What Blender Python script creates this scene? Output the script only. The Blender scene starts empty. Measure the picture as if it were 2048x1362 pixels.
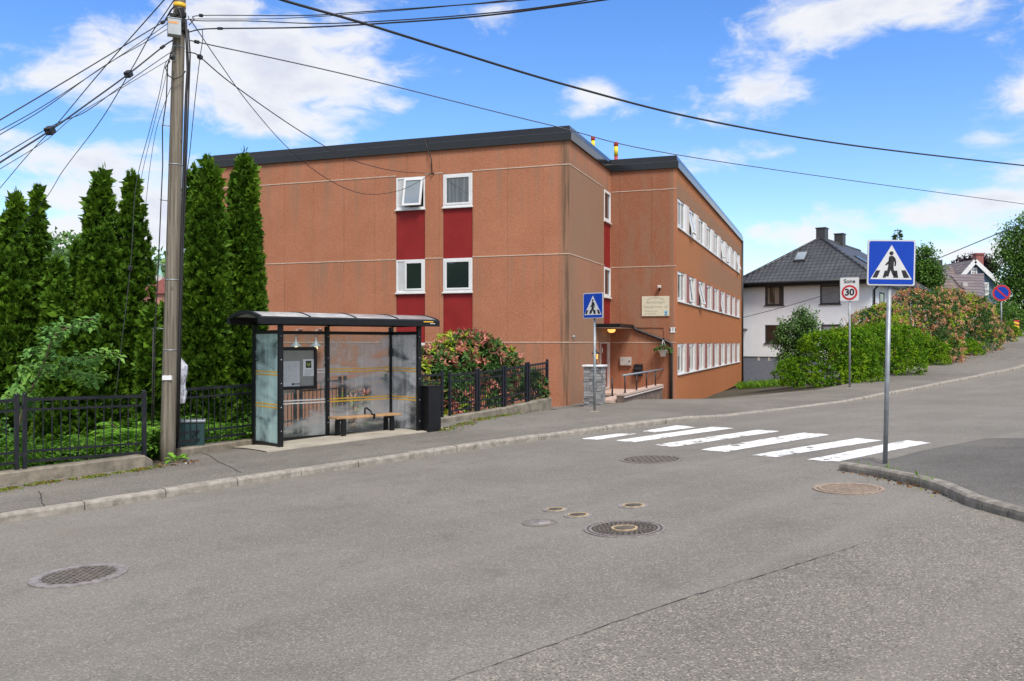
import bpy, bmesh, math, random
import numpy as np
from mathutils import Vector, Matrix

random.seed(7)
RNG = np.random.default_rng(11)
scene = bpy.context.scene
COL = scene.collection
PI = math.pi

# ------------------------------------------------------------------ camera
F = 1790.0            # focal length in pixels of the 2048 px wide photograph
HY = 685.0            # row of the horizon
ZC = 1.84             # eye height
cam_d = bpy.data.cameras.new("camera")
cam = bpy.data.objects.new("camera", cam_d)
COL.objects.link(cam)
cam.location = (0, 0, ZC)
cam.rotation_euler = (PI / 2, 0, 0)
cam_d.sensor_width = 36.0
cam_d.lens = F / 2048 * 36.0
cam_d.shift_y = (HY - 681.0) / 2048
cam_d.clip_start = 0.1
cam_d.clip_end = 5000
scene.camera = cam

# ------------------------------------------------------------------ exposure / engine
scene.view_settings.view_transform = 'Standard'
scene.view_settings.look = 'None'
scene.view_settings.exposure = 0.62
scene.view_settings.gamma = 1.0
scene.view_settings.use_curve_mapping = False
scene.cycles.use_denoising = True
scene.cycles.max_bounces = 8
scene.cycles.transparent_max_bounces = 16
scene.cycles.sample_clamp_indirect = 6.0

SUN_EL, SUN_AZ = math.radians(54), math.radians(158)   # azimuth clockwise from +Y: behind the camera, a little right


# ------------------------------------------------------------------ node helpers
class S:
    """wraps a socket (or number) so that shader maths reads like maths"""
    def __init__(self, nt, s): self.nt, self.s = nt, s
    def _m(self, op, *a, clamp=False):
        n = self.nt.nodes.new('ShaderNodeMath'); n.operation = op; n.use_clamp = clamp
        for i, x in enumerate((self,) + a):
            x = x.s if isinstance(x, S) else x
            if isinstance(x, (int, float)): n.inputs[i].default_value = x
            else: self.nt.links.new(x, n.inputs[i])
        return S(self.nt, n.outputs[0])
    def __add__(self, o): return self._m('ADD', o)
    def __radd__(self, o): return self._m('ADD', o)
    def __sub__(self, o): return self._m('SUBTRACT', o)
    def __rsub__(self, o): return S(self.nt, float(o))._m('SUBTRACT', self)
    def __mul__(self, o): return self._m('MULTIPLY', o)
    def __rmul__(self, o): return self._m('MULTIPLY', o)
    def __truediv__(self, o): return self._m('DIVIDE', o)
    def lt(self, o): return self._m('LESS_THAN', o)
    def gt(self, o): return self._m('GREATER_THAN', o)
    def abs(self): return self._m('ABSOLUTE')
    def frac(self): return self._m('FRACT')
    def sin(self): return self._m('SINE')
    def exp(self): return self._m('EXPONENT')
    def min(self, o): return self._m('MINIMUM', o)
    def max(self, o): return self._m('MAXIMUM', o)
    def pw(self, o): return self._m('POWER', o)
    def clamp(self): return self._m('ADD', 0.0, clamp=True)
    def step(self, a, b):          # smooth step a..b to 0..1
        n = self.nt.nodes.new('ShaderNodeMapRange'); n.interpolation_type = 'SMOOTHSTEP'
        self.nt.links.new(self.s, n.inputs[0])
        if a <= b:
            n.inputs[1].default_value, n.inputs[2].default_value = a, b
            n.inputs[3].default_value, n.inputs[4].default_value = 0, 1
        else:
            n.inputs[1].default_value, n.inputs[2].default_value = b, a
            n.inputs[3].default_value, n.inputs[4].default_value = 1, 0
        return S(self.nt, n.outputs[0])


class NT:
    """a node tree with short constructors"""
    def __init__(self, nt): self.nt = nt
    def new(self, t, **k):
        n = self.nt.nodes.new(t)
        for a, b in k.items(): setattr(n, a, b)
        return n
    def link(self, a, b): self.nt.links.new(a.s if isinstance(a, S) else a, b)
    def xyz(self, v):
        n = self.new('ShaderNodeSeparateXYZ'); self.link(v, n.inputs[0])
        return [S(self.nt, o) for o in n.outputs]
    def vec(self, x, y, z):
        n = self.new('ShaderNodeCombineXYZ')
        for i, a in enumerate((x, y, z)):
            if isinstance(a, S): self.link(a, n.inputs[i])
            else: n.inputs[i].default_value = a
        return n.outputs[0]
    def obj(self): return self.new('ShaderNodeTexCoord').outputs['Object']
    def noise(self, v, scale, detail=4, rough=0.55, dist=0.0):
        n = self.new('ShaderNodeTexNoise')
        if v is not None: self.link(v, n.inputs['Vector'])
        n.inputs['Scale'].default_value = scale; n.inputs['Detail'].default_value = detail
        n.inputs['Roughness'].default_value = rough; n.inputs['Distortion'].default_value = dist
        return S(self.nt, n.outputs[0])
    def voro(self, v, scale, feat='F1', out=0):
        n = self.new('ShaderNodeTexVoronoi'); n.feature = feat
        if v is not None: self.link(v, n.inputs['Vector'])
        n.inputs['Scale'].default_value = scale
        return S(self.nt, n.outputs[out])
    def mix(self, f, a, b, blend='MIX'):
        n = self.new('ShaderNodeMix'); n.data_type = 'RGBA'; n.blend_type = blend
        if isinstance(f, S): self.link(f, n.inputs[0])
        else: n.inputs[0].default_value = f
        for x, i in ((a, 6), (b, 7)):
            if isinstance(x, tuple): n.inputs[i].default_value = (*x[:3], 1)
            else: self.link(x, n.inputs[i])
        return n.outputs[2]
    def bump(self, h, strength=0.3, dist=0.01):
        n = self.new('ShaderNodeBump'); n.inputs['Strength'].default_value = strength
        n.inputs['Distance'].default_value = dist; self.link(h, n.inputs['Height'])
        return n.outputs[0]


def new_mat(name):
    m = bpy.data.materials.new(name); m.use_nodes = True
    nt = NT(m.node_tree)
    b = m.node_tree.nodes['Principled BSDF']
    return m, nt, b


def plain(name, col, rough=0.6, metal=0.0, var=0.12, scale=6.0, bump=0.0, bscale=60, spec=0.5, dirt=None, dirt_amt=0.0):
    m, n, b = new_mat(name)
    o = n.obj()
    f = n.noise(o, scale, 5, 0.6).step(0.3, 0.7)
    dark = tuple(c * (1 - var) for c in col); lite = tuple(min(1, c * (1 + var)) for c in col)
    c = n.mix(f, dark, lite)
    if dirt:
        g = n.noise(o, scale * 0.6, 6, 0.7).step(0.5, 0.75) * dirt_amt
        c = n.mix(g, c, dirt)
    n.link(c, b.inputs['Base Color'])
    b.inputs['Roughness'].default_value = rough
    b.inputs['Metallic'].default_value = metal
    b.inputs['Specular IOR Level'].default_value = spec
    if bump:
        n.link(n.bump(n.noise(o, bscale, 4, 0.6), bump, 0.01), b.inputs['Normal'])
    return m


# ------------------------------------------------------------------ sky
def azel(px, py):
    x, y, z = (px - 1024) / F, 1.0, (HY - py) / F
    return math.atan2(x, y), math.atan2(z, math.hypot(x, y))

world = bpy.data.worlds.new("World"); scene.world = world; world.use_nodes = True
W = NT(world.node_tree)
bg = world.node_tree.nodes['Background']
sky = W.new('ShaderNodeTexSky'); sky.sky_type = 'NISHITA'; sky.sun_disc = False
sky.sun_elevation = SUN_EL; sky.sun_rotation = SUN_AZ
sky.air_density = 1.0; sky.dust_density = 0.6; sky.ozone_density = 2.2
gen = W.new('ShaderNodeTexCoord').outputs['Generated']
dx, dy, dz = W.xyz(gen)
az = S(W.nt, dx.s)._m('ARCTAN2', dy)
el = dz._m('ARCSINE')
pv = W.vec(az * 1.0, el * 1.9, 0.0)
warp = W.noise(pv, 5.0, 3, 0.6)
pw_ = W.vec(az + (warp - 0.5) * 0.14, el * 1.9 + (W.noise(W.vec(az, el, 3.3), 6.0, 3, 0.6) - 0.5) * 0.09, 0.0)
fb = W.noise(pw_, 7.0, 9, 0.62)
fb2 = W.noise(pw_, 22.0, 6, 0.6)
BLOBS = [  # px, py, rx, ry, weight : the clouds of the day, plus two added out of frame
    (330, 120, 210, 75, 1.0), (150, 165, 110, 40, 0.9), (540, 120, 180, 80, 1.0), (690, 130, 110, 95, 0.85),
    (430, 30, 130, 40, 0.9), (690, 30, 100, 40, 0.8), (800, 205, 50, 18, 0.7),
    (540, 245, 150, 34, 0.95), (440, 215, 80, 40, 0.5), (150, 325, 200, 30, 1.0), (270, 300, 140, 22, 0.7), (180, 395, 220, 30, 0.95),
    (140, 470, 320, 34, 1.0), (150, 530, 400, 36, 1.0), (30, 272, 50, 18, 0.8), (330, 430, 200, 50, 0.6),
    (990, 45, 42, 40, 0.75), (1195, 192, 72, 46, 1.15), (1560, 185, 105, 40, 1.25), (1640, 62, 130, 50, 1.0),
    (1770, 15, 170, 38, 1.0), (1460, 312, 140, 20, 0.7), (1850, 430, 190, 34, 0.85), (1985, 412, 120, 28, 0.75),
    (2300, 250, 200, 130, 1.0), (2700, 120, 300, 200, 1.0), (1620, 470, 150, 24, 0.55), (1950, 510, 150, 32, 0.8), (1560, 520, 160, 26, 0.5),  # first two: out-of-frame clouds added so the side fascia reflects white
]
acc = None
for (px, py, rx, ry, w) in BLOBS:
    a0, e0 = azel(px, py); ra, re = rx / F * 0.95, ry / F
    g = (((az - a0) / ra)._m('POWER', 2.0) + ((el - e0) / re)._m('POWER', 2.0)) * -0.7
    g = g.exp() * w
    acc = g if acc is None else acc.max(g) + acc.min(g) * 0.3
elsewhere = (el.step(0.42, 0.62).max(dy.step(0.35, 0.1))) * 0.85  # cloud cover out of view, added to soften and whiten the light
low = el.step(0.12, 0.0) * 0.45
dens = acc.max(elsewhere).max(low) + (fb - 0.5) * 3.0 + (fb2 - 0.5) * 0.9 - 0.16
mask = dens.step(0.15, 0.90)
shade = W.noise(W.vec(az, el * 1.5, 7.0), 9.0, 7, 0.62).step(0.42, 0.66) * dens.step(0.6, 1.2) * 0.7
SKY_STR = 0.12
def sc(c, k): return tuple(x * k for x in c)
cloud = W.mix(shade, sc((0.93, 0.94, 0.97), 5.4), sc((0.66, 0.70, 0.85), 5.4))
# the clear air: the Nishita sky, a little more saturated as the photograph was developed
hs = W.new('ShaderNodeHueSaturation'); hs.inputs['Hue'].default_value = 0.512; hs.inputs['Saturation'].default_value = 1.32; hs.inputs['Value'].default_value = 1.22
W.link(sky.outputs[0], hs.inputs['Color'])
clear = hs.outputs[0]
W.link(W.mix(mask * 0.96, clear, cloud), bg.inputs['Color'])
bg.inputs['Strength'].default_value = SKY_STR

sun_d = bpy.data.lights.new("sun", 'SUN'); sun_d.energy = 2.6; sun_d.angle = math.radians(20); sun_d.color = (1, 0.95, 0.88)
sun = bpy.data.objects.new("sun", sun_d); COL.objects.link(sun)
sdir = Vector((math.sin(SUN_AZ) * math.cos(SUN_EL), math.cos(SUN_AZ) * math.cos(SUN_EL), math.sin(SUN_EL)))
sun.rotation_euler = sdir.to_track_quat('Z', 'Y').to_euler()


# ------------------------------------------------------------------ objects
def tag(o, label=None, cat=None, group=None, kind=None):
    if label: o['label'] = label
    if cat: o['category'] = cat
    if group: o['group'] = group
    if kind: o['kind'] = kind
    return o

def thing(name, label, cat, loc=(0, 0, 0), rz=0.0, group=None):
    o = bpy.data.objects.new(name, None); COL.objects.link(o)
    o.location = loc; o.rotation_euler = (0, 0, rz); o.empty_display_size = 0.2
    return tag(o, label, cat, group)

def copy_tree(o, parent=None):
    c = o.copy(); COL.objects.link(c)
    if parent: c.parent = parent
    for ch in list(o.children): copy_tree(ch, c)
    return c


class MB:
    def __init__(self): self.v, self.f, self.m, self.s = [], [], [], []
    def add(self, vs, fs, mi=0, smooth=False):
        b = len(self.v); self.v += [tuple(map(float, p)) for p in vs]
        for f in fs:
            self.f.append(tuple(b + i for i in f)); self.m.append(mi); self.s.append(smooth)
        return self
    def bx(self, x0, x1, y0, y1, z0, z1, mi=0, M=None):
        vs = [(x, y, z) for z in (z0, z1) for (x, y) in ((x0, y0), (x1, y0), (x1, y1), (x0, y1))]
        if M is not None: vs = [tuple(M @ Vector(p)) for p in vs]
        return self.add(vs, [(0, 3, 2, 1), (4, 5, 6, 7), (0, 1, 5, 4), (1, 2, 6, 5), (2, 3, 7, 6), (3, 0, 4, 7)], mi)
    def bar(self, a, b, w, h, mi=0, up=(0, 0, 1)):
        a, b = Vector(a), Vector(b); d = (b - a).normalized(); u = Vector(up)
        r = d.cross(u)
        if r.length < 1e-4: r = d.cross(Vector((1, 0, 0)))
        r.normalize(); u = r.cross(d).normalized()
        vs = []
        for p in (a, b):
            for i, j in ((-1, -1), (1, -1), (1, 1), (-1, 1)): vs.append(p + r * (w / 2 * i) + u * (h / 2 * j))
        return self.add(vs, [(0, 1, 2, 3), (7, 6, 5, 4), (0, 4, 5, 1), (1, 5, 6, 2), (2, 6, 7, 3), (3, 7, 4, 0)], mi)
    def tube(self, pts, r, n=8, mi=0, cap=True):
        pts = [Vector(p) for p in pts]; k = len(pts)
        rs = r if isinstance(r, (list, tuple)) else [r] * k
        vs, fs = [], []
        ref = Vector((0.13, 0.31, 0.94)).normalized()
        prev = None
        for i, p in enumerate(pts):
            d = (pts[min(i + 1, k - 1)] - pts[max(i - 1, 0)])
            d = d.normalized() if d.length > 1e-9 else Vector((0, 0, 1))
            if prev is None:
                a = d.cross(ref)
                if a.length < 0.05: a = d.cross(Vector((1, 0, 0)))
            else:
                a = prev - d * prev.dot(d)
            a.normalize(); prev = a; b = d.cross(a)
            for j in range(n):
                t = 2 * PI * j / n
                vs.append(p + (a * math.cos(t) + b * math.sin(t)) * rs[i])
        for i in range(k - 1):
            for j in range(n):
                j2 = (j + 1) % n
                fs.append((i * n + j, i * n + j2, (i + 1) * n + j2, (i + 1) * n + j))
        self.add(vs, fs, mi, True)
        if cap:
            b = len(self.v) - k * n
            self.f.append(tuple(b + j for j in reversed(range(n)))); self.m.append(mi); self.s.append(False)
            self.f.append(tuple(b + (k - 1) * n + j for j in range(n))); self.m.append(mi); self.s.append(False)
        return self
    def lathe(self, prof, c=(0, 0, 0), n=20, mi=0, smooth=True):
        vs, fs = [], []
        for (r, z) in prof:
            for j in range(n):
                t = 2 * PI * j / n
                vs.append((c[0] + r * math.cos(t), c[1] + r * math.sin(t), c[2] + z))
        for i in range(len(prof) - 1):
            for j in range(n):
                j2 = (j + 1) % n
                fs.append((i * n + j, i * n + j2, (i + 1) * n + j2, (i + 1) * n + j))
        self.add(vs, fs, mi, smooth)
        return self
    def prism(self, poly, a, b, axis='z', mi=0, M=None):
        """polygon (2d, counter-clockwise) extruded from a to b along axis"""
        n = len(poly)
        def p3(p, t):
            q = {'z': (p[0], p[1], t), 'y': (p[0], t, p[1]), 'x': (t, p[0], p[1])}[axis]
            return tuple(M @ Vector(q)) if M is not None else q
        vs = [p3(p, a) for p in poly] + [p3(p, b) for p in poly]
        fs = [tuple(reversed(range(n))), tuple(range(n, 2 * n))]
        fs += [(i, (i + 1) % n, n + (i + 1) % n, n + i) for i in range(n)]
        return self.add(vs, fs, mi)
    def build(self, name, mats, parent=None, loc=None, rz=None, bevel=0.0, fix=True):
        me = bpy.data.meshes.new(name)
        me.from_pydata(self.v, [], self.f)
        if not isinstance(mats, (list, tuple)): mats = [mats]
        for m in mats: me.materials.append(m)
        me.polygons.foreach_set('material_index', self.m)
        me.polygons.foreach_set('use_smooth', self.s)
        if fix:
            bm = bmesh.new(); bm.from_mesh(me)
            bmesh.ops.recalc_face_normals(bm, faces=bm.faces[:])
            bm.to_mesh(me); bm.free()
        me.update()
        o = bpy.data.objects.new(name, me); COL.objects.link(o)
        if parent: o.parent = parent
        if loc is not None: o.location = loc
        if rz is not None: o.rotation_euler = (0, 0, rz)
        if bevel:
            b = o.modifiers.new('bevel', 'BEVEL'); b.width = bevel; b.segments = 2; b.limit_method = 'ANGLE'; b.angle_limit = 0.7
        return o


def np_mesh(name, verts, quads, mats, mat_idx=None, parent=None, smooth=False):
    verts = np.asarray(verts, np.float32); quads = np.asarray(quads, np.int32)
    me = bpy.data.meshes.new(name)
    me.vertices.add(len(verts)); me.vertices.foreach_set('co', verts.ravel())
    n, k = quads.shape
    me.loops.add(n * k); me.loops.foreach_set('vertex_index', quads.ravel())
    me.polygons.add(n); me.polygons.foreach_set('loop_start', np.arange(0, n * k, k, dtype=np.int32))
    if mat_idx is not None: me.polygons.foreach_set('material_index', np.asarray(mat_idx, np.int32))
    if smooth: me.polygons.foreach_set('use_smooth', np.ones(n, bool))
    if not isinstance(mats, (list, tuple)): mats = [mats]
    for m in mats: me.materials.append(m)
    me.update(calc_edges=True); me.validate()
    o = bpy.data.objects.new(name, me); COL.objects.link(o)
    if parent: o.parent = parent
    return o


def text(name, body, size, mat, parent, loc, rx=PI / 2, rz=0.0, align='CENTER', ext=0.001, xs=1.0, bold=0.0, shear=0.0):
    c = bpy.data.curves.new(name, 'FONT'); c.body = body; c.size = size; c.align_x = align; c.align_y = 'CENTER'
    c.extrude = ext; c.offset = bold; c.shear = shear
    t = bpy.data.objects.new(name + '_c', c); COL.objects.link(t)
    bpy.context.view_layer.update()
    me = bpy.data.meshes.new_from_object(t.evaluated_get(bpy.context.evaluated_depsgraph_get()))
    bpy.data.objects.remove(t); bpy.data.curves.remove(c)
    me.name = name; me.materials.clear(); me.materials.append(mat)
    o = bpy.data.objects.new(name, me); COL.objects.link(o)
    o.parent = parent; o.location = loc; o.rotation_euler = (rx, 0, rz); o.scale = (xs, 1, 1)
    return o


# ------------------------------------------------------------------ the lie of the land
R2 = math.sqrt(2.0)
TK = -15.99 / R2                      # the far kerb is the line t = TK; s runs up the street
PS = np.array([-60, -10, 3.1, 6.64, 10.97, 14.4, 19.5, 24.7, 28, 34.2, 41.4, 46, 50, 60, 90, 140, 400])
PZ = np.array([-2.2, -.63, -.22, -.10, .02, .07, .11, .14, .19, .44, .74, 1.2, 1.62, 2.5, 4.5, 7, 16])
def prof_s(s): return np.interp(s, PS, PZ)
def smoothP(s): return sum(prof_s(s + k) for k in (-1.5, -0.75, 0, 0.75, 1.5)) / 5
def st(x, y): return (x + y) / R2, (x - y) / R2
def xy(s, t): return (s + t) / R2, (s - t) / R2
def zroad(x, y):
    s, t = st(x, y)
    return smoothP(s) + 0.028 * np.minimum(t - TK, 25)
def khgt(s): return np.interp(s, [-60, 17.0, 18.5, 24.6, 27.0, 400], [.10, .10, .03, .03, .10, .10])
def sp(x, k=0.5): return k * np.logaddexp(0, x / k)
def zback(x, y):
    """everything behind the far kerb: pavement, crest, then the fall to the gardens"""
    s, t = st(x, y); d = TK - t
    dc = np.interp(s, [0, 12, 18, 21, 22.5, 25, 28, 33, 37, 60], [2.2, 2.9, 3.0, 4.2, 3.3, 1.9, 2.3, 2.7, 4.1, 4.3])
    fall = np.interp(s, [0, 14, 18, 24, 30, 60], [.16, .13, .11, .14, .14, .10])
    w = np.clip((d - np.interp(s, [28, 33, 37, 60], [2.4, 2.9, 4.4, 4.6])) / 5.0, 0, 1); w = w * w * (3 - 2 * w); pr = smoothP(s)
    pr = pr * (1 - w) + np.minimum(pr, 0.18) * w          # the gardens below do not climb with the street
    z = pr + khgt(s) + 0.02 * d - fall * sp(d - dc, 0.35)
    floor = np.interp(s, [-20, 10, 45, 80, 200], [-1.9, -1.5, -1.1, 0.2, 5])
    return floor + sp(z - floor, 0.3)
def zland(x, y):
    s, t = st(x, y)
    return np.where(t < TK, zback(x, y), zroad(x, y))
def ray(px, py, Y): return ((px - 1024) / F * Y, Y, ZC + (HY - py) / F * Y)
def G(px, py, f=zroad, dz=0.0):
    """where the line of sight through a measured image point meets the surveyed ground"""
    a = 2.0
    Y = 2.0
    while Y < 400:
        x, y, z = ray(px, py, Y)
        if z < f(x, y) + dz:
            lo, hi = Y - 0.25, Y
            for _ in range(30):
                mid = (lo + hi) / 2; x, y, z = ray(px, py, mid)
                if z < f(x, y) + dz: hi = mid
                else: lo = mid
            Y = hi
            break
        Y += 0.25
    x, y, _ = ray(px, py, Y)
    return Vector((x, y, float(f(x, y) + dz)))
# ------------------------------------------------------------------ materials of the ground
def asphalt(name, c1, c2, stain=0.5, speck=0.55):
    m, n, b = new_mat(name)
    o = n.obj()
    agg = n.voro(o, 95, out=1)                       # random colour per stone
    aggv = n.xyz(agg)[0]
    dist = n.voro(o, 95)
    fine = n.noise(o, 420, 3, 0.7)
    big = n.noise(o, 0.35, 6, 0.62)
    mid = n.noise(o, 2.2, 5, 0.65)
    base = n.mix(big.step(0.35, 0.68), c1, c2)
    base = n.mix(aggv.step(0.80, 0.97) * speck, base, tuple(min(1, c * k) for c, k in zip(c2, (2.1, 2.05, 1.95))))
    base = n.mix(aggv.step(0.26, 0.05) * speck, base, tuple(c * 0.38 for c in c1))
    base = n.mix((fine.step(0.62, 0.75)) * 0.3, base, tuple(c * 0.5 for c in c1))
    base = n.mix(mid.step(0.52, 0.78) * stain * 0.6, base, tuple(c * 0.62 for c in c1))
    base = n.mix(n.noise(o, 0.9, 4, 0.6).step(0.56, 0.8) * 0.35 * stain, base, (0.26, 0.21, 0.15))
    base = n.mix(n.noise(o, 7.0, 5, 0.7).step(0.66, 0.8) * 0.25, base, tuple(c * 0.5 for c in c1))
    # thin tyre-polished lines along the street
    x, y, z = n.xyz(o)
    t = (x - y) * 0.7071; s = (x + y) * 0.7071
    band = n.noise(n.vec(t * 1.3, s * 0.04, 0.0), 1.0, 3, 0.5).step(0.5, 0.72)
    base = n.mix(band * 0.32, base, tuple(min(1, c * 1.22) for c in c2))
    # hair cracks
    cr = n.voro(n.vec(x + n.noise(o, 1.6, 4) * 0.9, y + n.noise(n.vec(x, y, 4.0), 1.6, 4) * 0.9, 0.0), 0.42, 'DISTANCE_TO_EDGE')
    base = n.mix(cr.lt(0.004) * n.noise(o, 0.5, 2).step(0.56, 0.66) * 0.22, base, tuple(c * 0.35 for c in c1))
    n.link(base, b.inputs['Base Color'])
    b.inputs['Roughness'].default_value = 0.9
    b.inputs['Specular IOR Level'].default_value = 0.25
    n.link(n.bump(dist * -1.0 + fine * 0.5, 0.35, 0.005), b.inputs['Normal'])
    return m

M = {}
M['asphalt'] = asphalt('asphalt', (0.170, 0.156, 0.133), (0.210, 0.194, 0.168), 0.7, 0.44)
M['asphalt_side'] = asphalt('asphalt_side_street', (0.170, 0.154, 0.130), (0.208, 0.190, 0.162), 0.7, 0.7)
M['asphalt_walk'] = asphalt('asphalt_pavement', (0.145, 0.132, 0.112), (0.200, 0.183, 0.157), 0.9, 0.5)
M['asphalt_dark'] = asphalt('asphalt_fresh', (0.092, 0.085, 0.076), (0.135, 0.125, 0.112), 0.8, 0.6)
M['crack'] = plain('crack_filler', (0.035, 0.031, 0.027), 0.95)
M['kerb'] = plain('kerb_granite', (0.29, 0.262, 0.22), 0.88, var=0.25, scale=9, bump=0.4, bscale=70, dirt=(0.12, 0.10, 0.07), dirt_amt=0.6)
M['kerb_worn'] = plain('worn_kerb_granite', (0.235, 0.21, 0.175), 0.9, var=0.3, scale=7, bump=0.5, bscale=60, dirt=(0.09, 0.08, 0.055), dirt_amt=0.7)
M['old_concrete'] = plain('old_concrete', (0.22, 0.19, 0.145), 0.9, var=0.3, scale=5, bump=0.4, bscale=50, dirt=(0.075, 0.07, 0.04), dirt_amt=0.8)
M['pad'] = plain('concrete_pad', (0.40, 0.36, 0.29), 0.9, var=0.14, scale=2.5, bump=0.15, bscale=90, dirt=(0.22, 0.19, 0.14), dirt_amt=0.5)
M['soil'] = plain('soil', (0.06, 0.05, 0.03), 0.95, var=0.4, scale=12, bump=0.5, bscale=40, dirt=(0.05, 0.085, 0.015), dirt_amt=0.7)

def road_paint():
    m, n, b = new_mat('road_paint')
    o = n.obj()
    c = n.mix(n.noise(o, 3.0, 4, 0.6).step(0.35, 0.7), (0.74, 0.73, 0.70), (0.84, 0.83, 0.80))
    c = n.mix(n.noise(o, 1.1, 4, 0.6).step(0.45, 0.7) * 0.30, c, (0.46, 0.445, 0.42))
    c = n.mix(n.noise(o, 120, 3, 0.6).step(0.60, 0.72) * 0.5, c, (0.42, 0.40, 0.37))
    n.link(c, b.inputs['Base Color']); b.inputs['Roughness'].default_value = 0.75
    # worn through to the asphalt in flakes
    a = n.noise(o, 2.4, 8, 0.75).step(0.575, 0.595)
    x, y, z = n.xyz(o)
    s = (x + y) * 0.7071
    a = (a + n.noise(o, 6.5, 7, 0.78).step(0.585, 0.61)).clamp()
    tr = n.new('ShaderNodeBsdfTransparent'); mx = n.new('ShaderNodeMixShader')
    n.link(a, mx.inputs[0]); n.link(b.outputs[0], mx.inputs[1]); n.link(tr.outputs[0], mx.inputs[2])
    n.link(mx.outputs[0], m.node_tree.nodes['Material Output'].inputs[0])
    return m
M['paint'] = road_paint()

def leafy(name, c1, c2, c3=None, rough=0.5, trans=0.25):
    """leaves whose colour changes from leaf to leaf and from branch to branch"""
    m, n, b = new_mat(name)
    o = n.obj()
    r = S(n.nt, n.new('ShaderNodeNewGeometry').outputs['Random Per Island'])
    c = n.mix(r, c1, c2)
    if c3: c = n.mix(n.noise(o, 1.7, 3, 0.6).step(0.45, 0.68) * 0.75, c, c3)
    n.link(c, b.inputs['Base Color'])
    b.inputs['Roughness'].default_value = rough; b.inputs['Specular IOR Level'].default_value = 0.16
    tl = n.new('ShaderNodeBsdfTranslucent'); n.link(c, tl.inputs['Color'])
    mx = n.new('ShaderNodeMixShader'); mx.inputs[0].default_value = trans
    n.link(b.outputs[0], mx.inputs[1]); n.link(tl.outputs[0], mx.inputs[2])
    n.link(mx.outputs[0], m.node_tree.nodes['Material Output'].inputs[0])
    return m
M['thuja'] = leafy('thuja_spray', (0.030, 0.080, 0.006), (0.110, 0.220, 0.016), (0.125, 0.235, 0.014), 0.6, 0.18)
M['undergrowth'] = leafy('undergrowth_leaf', (0.07, 0.19, 0.02), (0.18, 0.37, 0.045), (0.15, 0.30, 0.03), 0.5, 0.3)
M['fern'] = leafy('fern_leaf', (0.11, 0.29, 0.03), (0.26, 0.50, 0.06), None, 0.5, 0.35)
M['elm'] = leafy('elm_leaf', (0.075, 0.20, 0.045), (0.20, 0.39, 0.09), (0.27, 0.46, 0.06), 0.45, 0.3)
M['rhodo_green'] = leafy('shrub_dark_leaf', (0.040, 0.105, 0.024), (0.10, 0.20, 0.045), None, 0.35, 0.15)
M['rhodo_lime'] = leafy('shrub_lime_leaf', (0.26, 0.40, 0.03), (0.46, 0.56, 0.05), None, 0.45, 0.3)
M['rhodo_red'] = leafy('shrub_red_leaf', (0.50, 0.15, 0.11), (0.72, 0.33, 0.24), (0.60, 0.24, 0.20), 0.45, 0.25)
M['rhodo_rust'] = leafy('shrub_rust_leaf', (0.56, 0.26, 0.14), (0.78, 0.46, 0.28), None, 0.45, 0.25)
M['hedge'] = leafy('hedge_leaf', (0.035, 0.11, 0.005), (0.18, 0.36, 0.012), (0.30, 0.47, 0.016), 0.5, 0.3)
M['rowan'] = leafy('rowan_leaf', (0.065, 0.15, 0.035), (0.18, 0.30, 0.09), None, 0.45, 0.25)
M['blossom'] = plain('white_blossom', (0.6, 0.62, 0.5), 0.7)
M['birch'] = leafy('birch_leaf', (0.075, 0.17, 0.03), (0.17, 0.32, 0.06), (0.11, 0.2, 0.04), 0.5, 0.3)
M['copper'] = leafy('copper_leaf', (0.03, 0.018, 0.025), (0.06, 0.03, 0.04), None, 0.5, 0.15)
M['spruce'] = leafy('spruce_needles', (0.025, 0.05, 0.02), (0.05, 0.09, 0.03), None, 0.6, 0.1)
M['grass'] = leafy('grass_blade', (0.08, 0.19, 0.02), (0.17, 0.32, 0.04), None, 0.6, 0.3)
M['litter'] = leafy('leaf_litter', (0.13, 0.06, 0.025), (0.28, 0.13, 0.05), None, 0.8, 0.0)
M['moss'] = leafy('moss', (0.10, 0.13, 0.015), (0.22, 0.24, 0.03), None, 0.9, 0.0)
M['bark'] = plain('bark', (0.10, 0.075, 0.05), 0.9, var=0.4, scale=14, bump=0.6, bscale=30)
M['twig'] = plain('twig', (0.16, 0.12, 0.07), 0.8, var=0.3, scale=14)

# ------------------------------------------------------------------ the ground
def sheet(name, mat, ss, ts, zf, kind='structure', keep=None):
    """a grid in street coordinates, following the land"""
    Sg, Tg = np.meshgrid(ss, ts, indexing='ij')
    X, Y = xy(Sg, Tg); Z = zf(X, Y)
    v = np.stack([X, Y, Z], -1).reshape(-1, 3)
    ns, nt_ = Sg.shape
    i = np.arange(ns - 1)[:, None] * nt_ + np.arange(nt_ - 1)[None, :]
    q = np.stack([i, i + nt_, i + nt_ + 1, i + 1], -1).reshape(-1, 4)
    if keep is not None:
        c = v[q].mean(1); q = q[keep(c[:, 0], c[:, 1])]
    o = np_mesh(name, v, q, mat, smooth=True)
    return tag(o, kind=kind)

def geo(a, b, n, c=0.0, p=2.4):
    """denser round c"""
    u = np.linspace(-1, 1, n); w = np.sign(u) * np.abs(u) ** p
    return np.where(w < 0, c + w * (c - a), c + w * (b - c))

def zbase(x, y):
    s, t = st(x, y); d = TK - t
    z = zland(x, y) - np.where(d < 0.3, 0.25, np.where((d < 2.0), 0.12, 0.04))
    return z - np.where(s < -30, (-30 - s) * 0.0, 0)
sheet('ground', M['soil'], geo(-900, 900, 170, 18), geo(-900, 700, 170, -14), zbase)
sheet('road', M['asphalt'], np.arange(-25, 110, 0.75), np.concatenate([[TK + 0.0], np.arange(TK + 0.25, 22, 0.75)]), zroad)

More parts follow.
